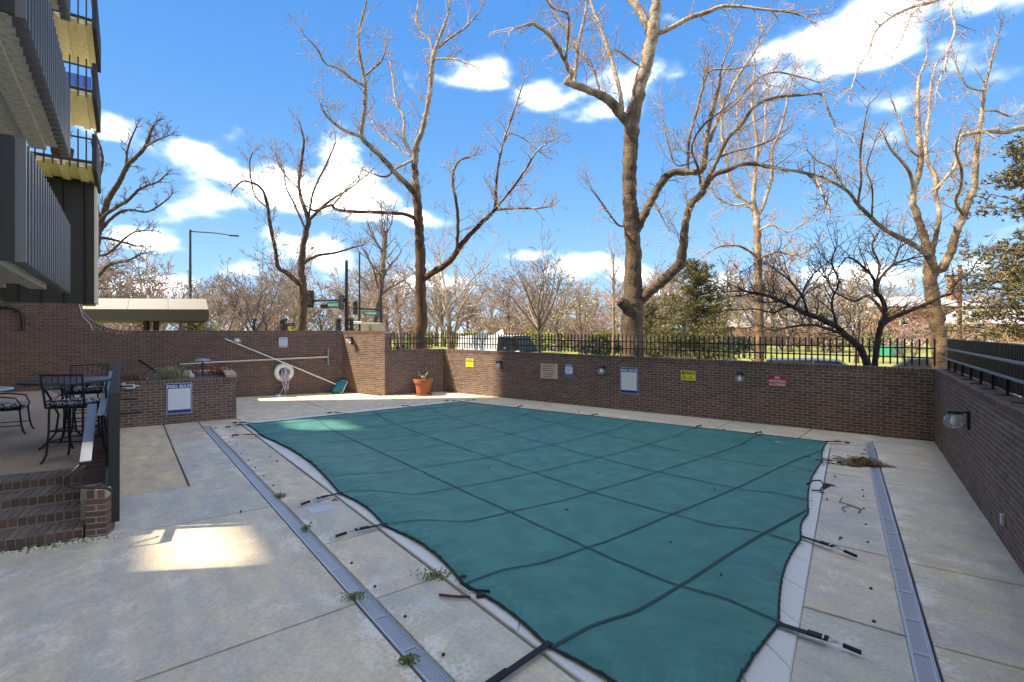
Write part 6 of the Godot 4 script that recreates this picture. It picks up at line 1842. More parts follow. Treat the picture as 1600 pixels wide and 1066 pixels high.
	traced_tree("sycamore_tree", "spreading bare sycamore with leaning trunk at the right end of the picket fence", 13.38, 15.50, "0.00 0.86 -0.00 0.242;-0.01 1.49 -0.00 0.216;-0.02 2.12 -0.00 0.205;-0.17 2.96 -0.00 0.200;-0.28 3.59 -0.00 0.200;-0.30 4.22 -0.00 0.189;-0.34 4.75 -0.00 0.137;-0.55 5.38 -0.00 0.121;-0.76 6.01 -0.00 0.105;-0.86 6.53 -0.00 0.095;-0.70 7.06 -0.00 0.089;-0.60 7.58 -0.00 0.084;-0.65 8.21 -0.00 0.079;-0.70 8.95 -0.00 0.068;-0.70 9.58 -0.00 0.053;-0.65 10.21 -0.00 0.042;-0.44 10.74 -0.00 0.026;-0.39 11.26 -0.00 0.016|-0.83 6.64 -0.00 0.058;-1.14 7.07 0.28 0.057;-1.60 7.40 0.54 0.051;-2.09 7.62 0.78 0.045;-2.46 7.88 1.00 0.025|-0.29 3.99 -0.00 0.158;-0.16 4.16 0.05 0.147;0.01 4.26 0.09 0.141;0.18 4.72 0.19 0.125;0.23 5.31 0.31 0.113;0.36 5.71 0.39 0.113;0.40 6.00 0.45 0.102;0.45 6.29 0.52 0.091;0.53 6.67 0.60 0.091;0.47 7.14 0.69 0.080;0.38 7.80 0.83 0.070;0.37 8.25 0.93 0.059;0.35 8.79 1.04 0.054;0.29 9.32 1.16 0.049;0.32 9.84 1.28 0.039;0.34 10.27 1.38 0.029;0.40 10.77 1.50 0.014|0.38 5.81 0.39 0.051;-0.26 6.10 0.85 0.045;-0.58 6.44 1.37 0.043;-1.03 6.76 1.87 0.037;-1.64 7.03 2.39 0.031;-2.02 7.27 2.89 0.017|-0.27 4.54 -0.00 0.079;0.03 5.31 -0.18 0.074;0.27 5.98 -0.34 0.070;0.29 6.67 -0.49 0.065;0.37 7.37 -0.64 0.066;0.25 7.84 -0.76 0.061;0.32 8.56 -0.91 0.056;0.62 9.67 -1.14 0.051;0.85 10.67 -1.34 0.040;1.16 11.44 -1.50 0.023|0.29 6.72 -0.49 0.043;1.11 7.51 -0.93 0.045;1.98 7.91 -1.27 0.040;2.53 8.21 -1.49 0.023|-0.36 4.59 -0.00 0.095;-0.73 4.80 0.16 0.088;-1.11 4.95 0.31 0.082;-1.84 5.16 0.58 0.076;-2.34 5.32 0.78 0.070;-3.01 5.65 1.08 0.059;-3.52 5.93 1.32 0.053;-3.90 6.20 1.53 0.047;-4.56 6.40 1.82 0.042;-5.19 6.50 2.09 0.036;-5.90 6.51 2.39 0.036;-6.82 6.48 2.79 0.026;-7.27 6.55 3.00 0.013|-3.49 5.95 1.32 0.034;-3.70 6.42 1.75 0.033;-4.10 6.97 2.29 0.031;-4.40 7.47 2.84 0.026;-4.62 7.84 3.32 0.012|-5.19 6.50 2.09 0.023;-5.87 5.75 3.41 0.020;-6.77 4.92 5.09 0.011|-4.00 6.28 1.53 0.028;-4.82 6.64 2.22 0.027;-5.44 6.68 2.64 0.022;-5.93 6.79 3.03 0.013|0.35 8.70 1.04 0.034;0.90 8.77 0.88 0.030;1.48 8.69 0.71 0.030;1.99 8.97 0.54 0.015|-0.60 7.69 -0.00 0.037;-0.97 8.00 -0.00 0.032;-1.18 8.64 -0.00 0.032;-1.39 9.16 -0.00 0.021|0.29 9.23 1.16 0.029;-0.15 9.32 1.16 0.029;-0.39 9.62 1.16 0.024;-0.54 10.00 1.16 0.015|-2.91 5.60 1.08 0.029;-3.44 6.22 1.82 0.023;-3.97 6.60 2.35 0.022;-4.28 7.03 3.08 0.013", o)
	o = syc.duplicate(); o.merge({"seed": 106, "pale_from": 30.0, "pale_to": 40.0, "bark_low": Color(0.045, 0.033, 0.027), "col": Color(0.07, 0.05, 0.042), "bud": 0.5, "bud_col": Color(0.09, 0.045, 0.05), "bud_size": 0.014, "len": 1.15, "gap": 0.17, "lift": 0.35, "clear": 1.9, "bare_above": 0.13, "rmin": 0.0042, "r0": 0.018}, true)
	traced_tree("dark_bare_tree", "low dark bare tree with several spreading stems behind the fence on the right", 8.85, 12.30, "0.00 1.23 -0.00 0.108;-0.16 1.57 0.11 0.095;-0.41 1.90 0.23 0.090;-0.78 2.15 0.35 0.081;-1.14 2.39 0.48 0.072;-1.54 2.55 0.60 0.067;-2.02 2.70 0.74 0.059;-2.40 2.85 0.86 0.050;-2.69 2.96 0.95 0.042;-3.05 3.07 1.06 0.034;-3.50 3.12 1.20 0.023|0.15 1.23 -0.00 0.083;0.14 1.65 0.04 0.075;0.22 2.39 0.10 0.074;0.31 2.64 0.12 0.070;0.22 3.05 0.16 0.058;0.05 3.23 0.18 0.049;-0.02 3.54 0.20 0.041;-0.29 3.82 0.24 0.033;-0.69 4.06 0.28 0.024;-0.91 3.86 0.30 0.012|-2.32 2.79 0.86 0.042;-2.55 2.90 0.98 0.033;-2.85 2.98 1.12 0.030;-3.14 3.05 1.26 0.024;-3.35 3.10 1.37 0.021;-3.93 3.13 1.65 0.017;-4.36 3.09 1.86 0.009|-2.32 2.83 0.86 0.030;-2.22 2.98 0.80 0.028;-2.08 3.12 0.74 0.027;-1.99 3.29 0.68 0.025;-1.87 3.44 0.62 0.023;-1.67 3.65 0.53 0.017;-1.49 3.79 0.46 0.010|-2.43 2.83 0.86 0.028;-2.65 2.80 0.96 0.025;-2.91 2.69 1.08 0.022;-3.16 2.71 1.20 0.019;-3.50 2.76 1.36 0.016;-3.94 2.73 1.56 0.013;-4.14 2.72 1.66 0.006|-0.74 2.15 0.35 0.036;-1.73 2.39 0.78 0.035;-2.26 2.40 1.01 0.031;-2.76 2.34 1.23 0.023;-3.02 2.27 1.35 0.011|0.28 2.72 0.12 0.041;0.09 3.15 -0.12 0.038;-0.14 3.04 -0.28 0.034;-0.38 3.18 -0.43 0.030;-0.55 3.36 -0.56 0.026;-0.57 3.64 -0.68 0.013|0.30 2.48 0.10 0.066;0.47 2.60 0.15 0.062;0.67 2.70 0.21 0.057;1.00 2.86 0.30 0.049;1.26 3.00 0.38 0.044;1.45 3.11 0.44 0.036;1.61 3.17 0.49 0.032;1.68 3.41 0.54 0.024;1.92 3.64 0.63 0.020;2.01 3.88 0.70 0.012|1.64 3.19 0.49 0.020;1.55 3.06 0.69 0.020;1.49 2.96 1.02 0.015;1.41 2.90 1.39 0.011|0.08 3.20 0.18 0.041;0.22 3.54 0.06 0.037;0.67 3.91 -0.11 0.034;1.22 4.10 -0.27 0.026;1.77 4.21 -0.42 0.013|0.02 3.38 0.18 0.033;0.39 3.92 -0.18 0.030;0.49 4.49 -0.56 0.026;0.86 4.90 -0.82 0.013|-1.94 2.68 0.74 0.031;-2.29 3.07 1.07 0.027;-2.81 3.41 1.45 0.022;-3.26 3.59 1.74 0.011|-1.10 2.37 0.48 0.032;-1.32 2.94 0.63 0.028;-1.25 3.40 0.76 0.023;-1.49 3.85 0.89 0.019;-1.47 4.15 0.98 0.012|0.69 3.91 -0.11 0.025;1.20 4.41 -0.57 0.022;1.90 4.75 -1.01 0.014", o)
	o = syc.duplicate(); o.merge({"seed": 107, "pale_from": 40.0, "pale_to": 60.0, "bark_low": Color(0.09, 0.062, 0.045), "col": Color(0.11, 0.08, 0.06), "bud": 0.2, "len": 1.5, "gap": 0.5, "rmin": 0.011, "r0": 0.04, "seg": 0.3}, true)
	traced_tree("bare_tree", "bare dark tree reaching out from behind the tower at the left", -32.56, 38.00, "0.00 0.24 -0.00 0.417;0.10 3.18 -0.00 0.368;0.39 6.61 -0.00 0.319;0.78 9.80 -0.00 0.270;1.08 10.78 -0.00 0.245;1.62 12.40 -0.00 0.221;2.45 13.72 -0.00 0.196;3.09 15.00 -0.00 0.172;3.78 15.68 -0.00 0.147;4.46 16.47 -0.00 0.123;4.90 17.65 -0.00 0.098;5.25 18.28 -0.00 0.049|4.46 16.47 -0.00 0.098;6.04 16.58 0.98 0.072;7.71 16.56 2.00 0.046|0.78 9.80 -0.00 0.147;1.61 10.86 0.53 0.145;3.01 11.50 1.06 0.119;4.27 11.90 1.52 0.118;5.64 12.63 2.09 0.093;7.26 12.92 2.67 0.068;8.03 13.27 3.00 0.045|0.69 8.82 -0.00 0.147;0.86 10.27 -0.38 0.124;1.67 11.51 -0.80 0.125;2.46 11.88 -1.07 0.101;3.52 11.81 -1.41 0.076;4.33 12.39 -1.70 0.077;5.05 13.24 -2.00 0.052|0.29 5.63 -0.00 0.147;1.57 6.74 0.59 0.121;2.62 7.31 1.00 0.119;4.29 7.52 1.55 0.094;5.57 7.87 2.00 0.046|0.69 9.07 -0.00 0.123;0.87 9.53 -0.37 0.124;1.66 9.39 -1.25 0.101;2.36 9.17 -2.00 0.052|0.98 10.54 -0.00 0.123;1.58 12.69 1.06 0.119;2.94 14.70 2.13 0.093;3.20 16.20 3.00 0.045|2.94 14.85 -0.00 0.098;2.75 16.61 -0.50 0.075;2.97 18.30 -1.00 0.050|0.59 8.08 -0.00 0.123;2.41 8.18 0.91 0.096;5.51 9.25 2.77 0.068;7.77 9.23 4.00 0.044", o)
	o = syc.duplicate(); o.merge({"seed": 108, "pale_from": 2.0, "pale_to": 5.0, "len": 0.8, "gap": 0.28, "up": -0.02, "lift": -0.1}, true)
	traced_tree("sycamore_tree", "sycamore out of view at the right whose branches hang into the top right corner", 17.65, 15.00, "0.00 -0.09 -0.00 0.387;-0.08 1.46 -0.00 0.329;-0.23 3.97 -0.00 0.290;-0.43 6.49 -0.00 0.261;-0.62 8.62 -0.00 0.232;-0.81 11.13 -0.00 0.203;-1.10 13.46 -0.00 0.165;-1.39 15.78 -0.00 0.097|-0.35 7.26 -0.00 0.126;-1.42 8.05 0.20 0.105;-2.55 8.27 0.37 0.085;-3.15 8.12 0.46 0.075;-3.83 8.10 0.56 0.070;-4.42 7.99 0.65 0.065;-4.74 7.86 0.71 0.055;-4.86 7.44 0.77 0.055;-4.97 7.04 0.84 0.046;-5.21 6.76 0.90 0.045;-5.67 6.31 1.00 0.023|-0.93 12.30 -0.00 0.106;-2.72 12.69 0.53 0.084;-4.49 12.24 1.03 0.068;-6.15 11.25 1.56 0.052;-7.01 10.88 1.83 0.042;-7.75 10.47 2.08 0.038;-8.37 9.92 2.33 0.033;-8.68 9.32 2.55 0.028;-9.09 8.79 2.76 0.024;-9.43 8.16 3.00 0.015|-6.78 10.93 1.83 0.025;-7.74 10.10 2.69 0.024;-9.00 8.79 4.01 0.018;-10.24 7.60 5.33 0.009|-4.49 12.24 1.03 0.036;-5.85 11.15 1.71 0.034;-6.30 9.99 2.29 0.029;-6.85 9.23 2.71 0.024;-7.22 8.64 3.04 0.023;-7.84 7.83 3.53 0.011|-1.39 15.20 -0.00 0.077;-3.59 14.26 0.66 0.056;-5.70 12.96 1.38 0.035;-7.25 11.63 2.00 0.017", o)

	# trees further off, grown by rule
	var brown := {"levels": 3, "seg": 0.55, "wig": 0.26, "up": 0.05, "rmin": 0.016, "dens": [1.15, 1.5, 2.0], "fork": 0.75, "short": 0.46, "col": Color(0.20, 0.145, 0.11), "bud": 0.35, "bud_col": Color(0.30, 0.20, 0.17), "bud_size": 0.05, "r": 0.26, "trunk": 6.0, "limbs": 11, "first": 0.35, "el0": 0.5, "el1": 1.25, "reach": 4.6, "seed": 1}
	var g := func(over: Dictionary) -> Dictionary:
		var q := brown.duplicate(); q.merge(over, true); return q
	grown_tree("bare_tree", "tall bare brown tree with a straight trunk between the two traffic signal poles", place(580, 44), g.call({"seed": 201, "trunk": 11.5, "limbs": 16, "reach": 4.6, "first": 0.42, "el0": 0.35, "r": 0.33, "rmin": 0.014}))
	grown_tree("bare_tree", "fine dark vase shaped bare tree in the middle distance, right of the white van", place(842, 42), g.call({"seed": 202, "trunk": 3.6, "limbs": 9, "reach": 7.0, "first": 0.6, "el0": 0.8, "el1": 1.3, "wig": 0.15, "col": Color(0.10, 0.075, 0.06), "r": 0.24, "rmin": 0.013, "up": 0.03, "dens": [0.9, 1.3, 1.8]}))
	grown_tree("bare_tree", "pale barked bare tree forking low behind the left part of the picket fence", place(706, 31), g.call({"seed": 203, "trunk": 3.2, "limbs": 6, "reach": 7.5, "first": 0.55, "el0": 0.55, "el1": 1.2, "col": Color(0.36, 0.27, 0.19), "r": 0.33, "rmin": 0.011, "wig": 0.3}))
	grown_tree("bare_tree", "slim bare tree just left of the largest sycamore", place(957, 40), g.call({"seed": 204, "trunk": 9.0, "limbs": 12, "reach": 3.0, "first": 0.45, "col": Color(0.38, 0.29, 0.22), "r": 0.17, "rmin": 0.012, "el0": 0.7}))
	grown_tree("bare_tree", "dark upright forked bare tree right of the street lamp", place(392, 52), g.call({"seed": 205, "trunk": 4.0, "limbs": 7, "reach": 7.6, "first": 0.3, "el0": 0.95, "el1": 1.35, "col": Color(0.12, 0.085, 0.07), "r": 0.26, "wig": 0.18}))
	grown_tree("bare_tree", "broad brown bare tree with many low stems at the foot of the street lamp", place(345, 44), g.call({"seed": 206, "stems": 5, "lean": 0.55, "trunk": 4.5, "limbs": 6, "reach": 3.6, "first": 0.25, "col": Color(0.24, 0.17, 0.13), "r": 0.13}))
	grown_tree("bare_tree", "bare brown tree low behind the left end of the canopy", place(205, 62), g.call({"seed": 207, "trunk": 5.0, "limbs": 10, "reach": 5.0, "col": Color(0.25, 0.18, 0.13)}))
	grown_tree("bare_tree", "bare brown tree behind the swaying trunk, left of the first traffic signal", place(448, 60), g.call({"seed": 208, "trunk": 5.5, "limbs": 11, "reach": 5.4, "col": Color(0.27, 0.21, 0.14)}))
	grown_tree("bare_tree", "bare pinkish brown tree behind the second traffic signal pole", place(628, 52), g.call({"seed": 209, "trunk": 6.5, "limbs": 12, "reach": 4.6, "col": Color(0.30, 0.215, 0.165)}))
	grown_tree("bare_tree", "pale bare tree behind the dark redbud, seen through its branches", place(1262, 62), g.call({"seed": 210, "trunk": 6.0, "limbs": 10, "reach": 4.8, "col": Color(0.27, 0.185, 0.15)}))
	grown_tree("budding_tree", "tall pale green tree coming into leaf left of the largest sycamore", place(908, 58), g.call({"seed": 211, "trunk": 6.0, "limbs": 12, "reach": 3.6, "first": 0.25, "el0": 0.8, "r": 0.2, "leaves": 3, "scatter": 0.25, "leaf_size": 0.085, "leaf_a": Color(0.34, 0.37, 0.20), "leaf_b": Color(0.52, 0.50, 0.36)}))
	grown_tree("budding_tree", "white blossomed tree behind the stems of the dark redbud", place(1338, 40), g.call({"seed": 212, "trunk": 3.6, "limbs": 11, "reach": 3.8, "first": 0.25, "el0": 0.7, "r": 0.18, "leaves": 4, "scatter": 0.18, "leaf_size": 0.06, "leaf_a": Color(0.42, 0.42, 0.24), "leaf_b": Color(0.70, 0.66, 0.54)}))
	grown_tree("budding_tree", "yellow green budding tree far off above the white van", place(780, 72), g.call({"seed": 213, "trunk": 3.0, "limbs": 11, "reach": 3.6, "first": 0.2, "r": 0.16, "leaves": 2, "scatter": 0.25, "leaf_size": 0.1, "leaf_a": Color(0.24, 0.24, 0.09), "leaf_b": Color(0.38, 0.33, 0.16)}))
	grown_tree("blossom_tree", "pink blossoming redbud in front of the brick house at the right", place(1418, 34), g.call({"seed": 214, "stems": 3, "lean": 0.5, "trunk": 2.0, "limbs": 5, "reach": 2.2, "first": 0.3, "r": 0.08, "rmin": 0.01, "leaves": 5, "scatter": 0.09, "leaf_size": 0.05, "leaf_a": Color(0.42, 0.13, 0.26), "leaf_b": Color(0.58, 0.26, 0.36)}))
	grown_tree("blossom_tree", "smaller pink blossoming redbud right of the leaning sycamore trunk", place(1508, 42), g.call({"seed": 215, "stems": 2, "lean": 0.4, "trunk": 2.4, "limbs": 6, "reach": 2.4, "first": 0.3, "r": 0.09, "rmin": 0.01, "leaves": 5, "scatter": 0.09, "leaf_size": 0.05, "leaf_a": Color(0.42, 0.13, 0.26), "leaf_b": Color(0.58, 0.28, 0.38)}))
	grown_tree("blossom_tree", "far pink blossoming tree under the pale green tree", place(905, 54), g.call({"seed": 216, "stems": 2, "lean": 0.35, "trunk": 1.6, "limbs": 6, "reach": 1.6, "first": 0.3, "r": 0.08, "leaves": 2, "scatter": 0.08, "leaf_size": 0.05, "leaf_a": Color(0.40, 0.15, 0.24), "leaf_b": Color(0.52, 0.27, 0.33)}))
	# evergreens
	conifer("spruce_tree", "dark olive spruce behind the fence, right of the largest sycamore", place(1088, 36), 7.8, 3.6, 301, Color(0.075, 0.075, 0.026), Color(0.24, 0.22, 0.08), 0.05, 1.3, 0.55)
	conifer("spruce_tree", "lower olive evergreen between the largest sycamore and the dark spruce", place(1018, 41), 4.8, 2.7, 302, Color(0.10, 0.095, 0.04), Color(0.26, 0.21, 0.10), 0.05, 1.2, 0.5)
	conifer("pine_tree", "tall olive pine at the right edge of the picture", W(21.9, 20.5, -0.25), 10.3, 4.3, 303, Color(0.10, 0.095, 0.045), Color(0.30, 0.24, 0.09), 0.22, 1.0, 0.5, Vector2(0.55, 0.665))
	grown_tree("bare_tree", "tan twiggy shrub tree in front of the pine at the right edge", place(1572, 19.5), g.call({"seed": 217, "stems": 5, "lean": 0.5, "trunk": 1.4, "limbs": 5, "reach": 1.5, "first": 0.3, "r": 0.05, "rmin": 0.007, "seg": 0.2, "col": Color(0.42, 0.30, 0.15), "bud": 0.5, "bud_col": Color(0.36, 0.27, 0.10), "bud_size": 0.03, "dens": [2.2, 3.0, 3.6]}))
	# far rows that close the view beyond the lawn
	var pro := []
	for k in 4:
		var c: Color = [Color(0.29, 0.225, 0.18), Color(0.33, 0.265, 0.20), Color(0.24, 0.19, 0.15), Color(0.34, 0.255, 0.215)][k]
		pro.append(grown_tree("bare_tree", "bare brown tree in the far rows that close the view beyond street and lawn", place(250 + k * 300, 92), g.call({"seed": 230 + k, "trunk": 4.5 + k * 0.5, "limbs": 11, "reach": 5.0, "col": c, "rmin": 0.024, "bud": 0.6, "bud_col": c * 1.15, "bud_size": 0.07, "seg": 0.8, "dens": [1.5, 1.9, 2.3]}), "far bare trees"))
	var rg := R(88)
	for k in 110:
		var u := -60 + k * 15.6 + rg.randf_range(-14, 14)
		var d := rg.randf_range(62, 120) if u < 1350 else rg.randf_range(108, 150)
		copy_of(pro[k % 4], "bare brown tree in the far rows that close the view beyond street and lawn", place(u, d), rg.randf() * TAU, rg.randf_range(0.95, 1.5))
	var sh := []
	for k in 2:
		sh.append(grown_tree("twiggy_shrub", "low pinkish brown leafless shrub in the far hedge line", place(500 + 300 * k, 66), g.call({"seed": 240 + k, "stems": 6, "lean": 0.6, "trunk": 1.3, "limbs": 5, "reach": 1.9, "first": 0.2, "r": 0.06, "rmin": 0.018, "seg": 0.4, "col": [Color(0.33, 0.22, 0.19), Color(0.30, 0.21, 0.14)][k], "bud": 0.8, "bud_col": Color(0.42, 0.27, 0.24), "bud_size": 0.06, "dens": [2.0, 2.4, 2.6]}), "far leafless shrubs"))
	for k in 64:
		var u := 140 + k * 22.5 + rg.randf_range(-14, 14)
		copy_of(sh[k % 2], "low pinkish brown leafless shrub in the far hedge line", place(u, rg.randf_range(58, 100)), rg.randf() * TAU, rg.randf_range(1.0, 2.0))
	# bushes
	bush("evergreen_bush", "lime green bush just above the tall wall below the canopy end", W(-19.6, 31.0, 0.2), Vector3(2.1, 1.3, 1.2), 401, Color(0.17, 0.24, 0.03), Color(0.33, 0.38, 0.06), 2600, 0.11)
	bush("flowering_bush", "white flowered bush behind the posts of the canopy", W(-20.6, 33.0, 0.3), Vector3(1.6, 1.7, 1.2), 402, Color(0.30, 0.26, 0.18), Color(0.62, 0.56, 0.48), 1800, 0.08)
	bush("evergreen_bush", "dark low hedge behind the left end of the picket fence", W(-5.4, 24.5, -0.1), Vector3(1.0, 0.95, 0.9), 403, Color(0.012, 0.022, 0.010), Color(0.04, 0.06, 0.02), 1800, 0.07)
	var bl := [[470, 50, 0.30, 0.27, 0.03, "yellow bush beyond the life ring wall"], [735, 62, 0.18, 0.20, 0.05, "olive bush far behind the white van"], [838, 60, 0.26, 0.30, 0.05, "bright yellow green bush at the foot of the vase shaped tree"], [945, 64, 0.33, 0.30, 0.08, "yellow green bush at the left of the largest trunk"], [1300, 60, 0.22, 0.17, 0.10, "brown green bush behind the dark redbud"], [655, 62, 0.20, 0.19, 0.06, "olive bush behind the white limbed sycamore"], [875, 70, 0.30, 0.27, 0.13, "pale olive bush below the budding tree"], [1375, 55, 0.17, 0.19, 0.07, "green bush behind the white parked van"]]
	var bi := 0
	for q in bl:
		var c := Color(q[2], q[3], q[4])
		bush("shrub", q[5], place(q[0], q[1]), Vector3(2.4, 1.6, 1.8), 410 + bi, c * 0.6, c * 1.1, 900, 0.14)
		bi += 1
	for q in [[938, 47, "dark round evergreen shrub left of the largest trunk, behind the fence"], [1150, 62, "dark hedge right of the spruce on the far lawn"]]:
		bush("evergreen_bush", q[2], place(q[0], q[1]), Vector3(2.6, 1.1, 1.4), 430 + bi, Color(0.012, 0.018, 0.012), Color(0.05, 0.055, 0.025), 1800, 0.11)
		bi += 1

# ---------- cars ----------
func car(label: String, at: Vector3, turn: float, L: float, Wd: float, Ht: float, kind: String, body: Color) -> Node3D:
	var t := thing("parked_car" if kind != "van" else "parked_van", label, "van" if kind == "van" else "car", at, turn)
	var pm := mat(body, 0.28, 0.0)
	pm.clearcoat_enabled = true
	pm.clearcoat = 0.6
	var wr := 0.33 if kind == "sedan" else 0.37
	# stations along x from rear to front: [x, underside, belt height, roof height (0 none), half width]
	var st: Array
	var b := Ht
	if kind == "sedan": st = [[-0.5, 0.36, 0.62], [-0.485, 0.26, 0.66], [-0.40, 0.22, 0.69], [-0.2, 0.2, 0.67], [0.0, 0.2, 0.66], [0.18, 0.2, 0.64], [0.40, 0.22, 0.55], [0.485, 0.26, 0.48], [0.5, 0.34, 0.42]]
	elif kind == "suv": st = [[-0.5, 0.34, 0.62], [-0.49, 0.26, 0.66], [-0.3, 0.22, 0.66], [0.0, 0.22, 0.64], [0.2, 0.22, 0.63], [0.40, 0.24, 0.58], [0.485, 0.28, 0.54], [0.5, 0.36, 0.46]]
	else: st = [[-0.5, 0.26, 0.56], [-0.49, 0.2, 0.58], [-0.2, 0.18, 0.57], [0.1, 0.18, 0.56], [0.36, 0.18, 0.55], [0.46, 0.2, 0.47], [0.495, 0.24, 0.40], [0.5, 0.3, 0.34]]
	var ring := func(x: float, y0: float, y1: float, hw: float, inset: float) -> Array:
		return [Vector3(x, y0, hw * 0.9), Vector3(x, lerpf(y0, y1, 0.25), hw), Vector3(x, lerpf(y0, y1, 0.7), hw), Vector3(x, y1, hw - inset), Vector3(x, y1 + 0.01, 0), Vector3(x, y1, -hw + inset), Vector3(x, lerpf(y0, y1, 0.7), -hw), Vector3(x, lerpf(y0, y1, 0.25), -hw), Vector3(x, y0, -hw * 0.9)]
	var loft := func(rows: Array, m: Material, called: String) -> void:
		var mb := MB.new()
		for i in rows.size() - 1:
			for k in rows[i].size():
				var k2: int = (k + 1) % rows[i].size()
				mb.quad(rows[i][k], rows[i + 1][k], rows[i + 1][k2], rows[i][k2])
		for e in [0, rows.size() - 1]:
			for k in range(1, rows[e].size() - 1): mb.tri(rows[e][0], rows[e][k], rows[e][k + 1])
		part(called, mb, m, t)
	var rows := []
	for q in st:
		var tuck: float = 0.86 if absf(q[0]) > 0.495 else (0.95 if absf(q[0]) > 0.47 else 1.0)
		rows.append(ring.call(q[0] * L, q[1] * (1.0 if kind != "van" else 1.2), q[2] * b, Wd / 2 * tuck, 0.06))
	loft.call(rows, pm, "body")
	# glass house: [x, half width at belt, roof height factor]
	var gh: Array
	if kind == "sedan": gh = [[-0.40, 0.68], [-0.27, 0.97], [-0.05, 1.0], [0.06, 0.98], [0.24, 0.66]]
	elif kind == "suv": gh = [[-0.485, 0.67], [-0.45, 0.97], [-0.1, 1.0], [0.08, 0.98], [0.25, 0.64]]
	else: gh = [[-0.495, 0.6], [-0.485, 0.97], [-0.1, 1.0], [0.26, 0.98], [0.37, 0.6]]
	var grow_: Array = []; var roof: Array = []
	for i in gh.size():
		var q = gh[i]
		var hw := Wd / 2 - 0.05
		var y0: float = 0.55 * b; var y1: float = q[1] * b
		var up: float = clampf((q[1] - 0.6) / 0.4, 0, 1)
		var hr: float = hw - 0.16 * up
		grow_.append([Vector3(q[0] * L, y0, hw), Vector3(q[0] * L, y1 - 0.02, hr), Vector3(q[0] * L, y1, hr - 0.06), Vector3(q[0] * L, y1, -hr + 0.06), Vector3(q[0] * L, y1 - 0.02, -hr), Vector3(q[0] * L, y0, -hw)])
		if q[1] > 0.9: roof.append([Vector3(q[0] * L, y1 - 0.07, hr + 0.012), Vector3(q[0] * L, y1 + 0.008, hr - 0.02), Vector3(q[0] * L, y1 + 0.014, 0), Vector3(q[0] * L, y1 + 0.008, -hr + 0.02), Vector3(q[0] * L, y1 - 0.07, -hr - 0.012)])
	loft.call(grow_, M.glass, "windows")
	loft.call(roof, pm, "roof")
	for s in [1, -1]:
		for i in ([0, 2, 3] if kind != "van" else [0, 1, 3]):
			var a = grow_[i]; var c = grow_[mini(i + 1, gh.size() - 1)] if i != 2 else grow_[2]
			var j0 := 0 if s > 0 else 5; var j1 := 1 if s > 0 else 4
			var off := Vector3(0, 0, 0.012 * s)
			var p0: Vector3 = a[j0] + off; var p1: Vector3 = c[j1] + off
			var pb := MB.new()
			pb.beam(p0, p1, 0.06 if kind != "van" or i > 1 else 0.9, 0.03, Vector3(0, 0, 1))
			part("pillar", pb, pm, t)
		if kind == "van":
			var pn := MB.new()
			var q0: Vector3 = grow_[1][0 if s > 0 else 5]; var q1: Vector3 = grow_[2][0 if s > 0 else 5] + Vector3(0.14 * L, 0, 0)
			var r0: Vector3 = grow_[1][1 if s > 0 else 4]; var r1: Vector3 = grow_[2][1 if s > 0 else 4] + Vector3(0.14 * L, 0, 0)
			var of := Vector3(0, 0, 0.015 * s)
			pn.quad(q0 + of, r0 + of, r1 + of, q1 + of)
			part("side_panel", pn, pm, t)
	# wheels
	for x in [-0.31, 0.315]:
		for s in [1, -1]:
			var w := Node3D.new()
			w.name = numbered("wheel", t)
			t.add_child(w, true)
			w.transform = Transform3D(Basis(Vector3(1, 0, 0), Vector3(0, 0, s), Vector3(0, -s, 0)), Vector3(x * L, wr, s * (Wd / 2 - 0.10)))
			var ty := MB.new(); ty.lathe(PackedVector2Array([Vector2(wr * 0.62, 0.10), Vector2(wr * 0.92, 0.115), Vector2(wr, 0.08), Vector2(wr, -0.08), Vector2(wr * 0.6, -0.1)]), 20); part("tyre", ty, M.rubber, w)
			var rm := MB.new(); rm.lathe(PackedVector2Array([Vector2(0.0, 0.085), Vector2(wr * 0.2, 0.09), Vector2(wr * 0.3, 0.06), Vector2(wr * 0.55, 0.075), Vector2(wr * 0.64, 0.10)]), 14); part("rim", rm, M.steel, w)
			var ac := MB.new()
			var pts := []
			for k in 11: pts.append(Vector3(x * L + cos(PI * k / 10) * (wr + 0.045), wr + sin(PI * k / 10) * (wr + 0.045), s * (Wd / 2 + 0.002)))
			ac.path(pts, 0.028, 5)
			part("wheel_arch", ac, M.rubber, t)
	for s in [1, -1]:
		var hl := MB.new(); hl.cbox(Transform3D(Basis(), Vector3(L * 0.485, st[6][2] * b * 0.92 if st.size() > 8 else st[5][2] * b * 0.9, s * Wd * 0.36)), Vector3(0.12, 0.12, 0.28), 0.02); part("headlight", hl, M.steel, t)
		var tl := MB.new(); tl.cbox(Transform3D(Basis(), Vector3(-L * 0.49, 0.55 * b, s * Wd * 0.40)), Vector3(0.08, 0.16, 0.2), 0.02); part("tail_light", tl, mat(lin(0.30, 0.01, 0.01), 0.3), t)
		var mr := MB.new(); mr.cbox(Transform3D(Basis(), Vector3(L * 0.17, 0.66 * b, s * (Wd / 2 + 0.07))), Vector3(0.1, 0.12, 0.16), 0.02); part("mirror", mr, pm, t)
	return t

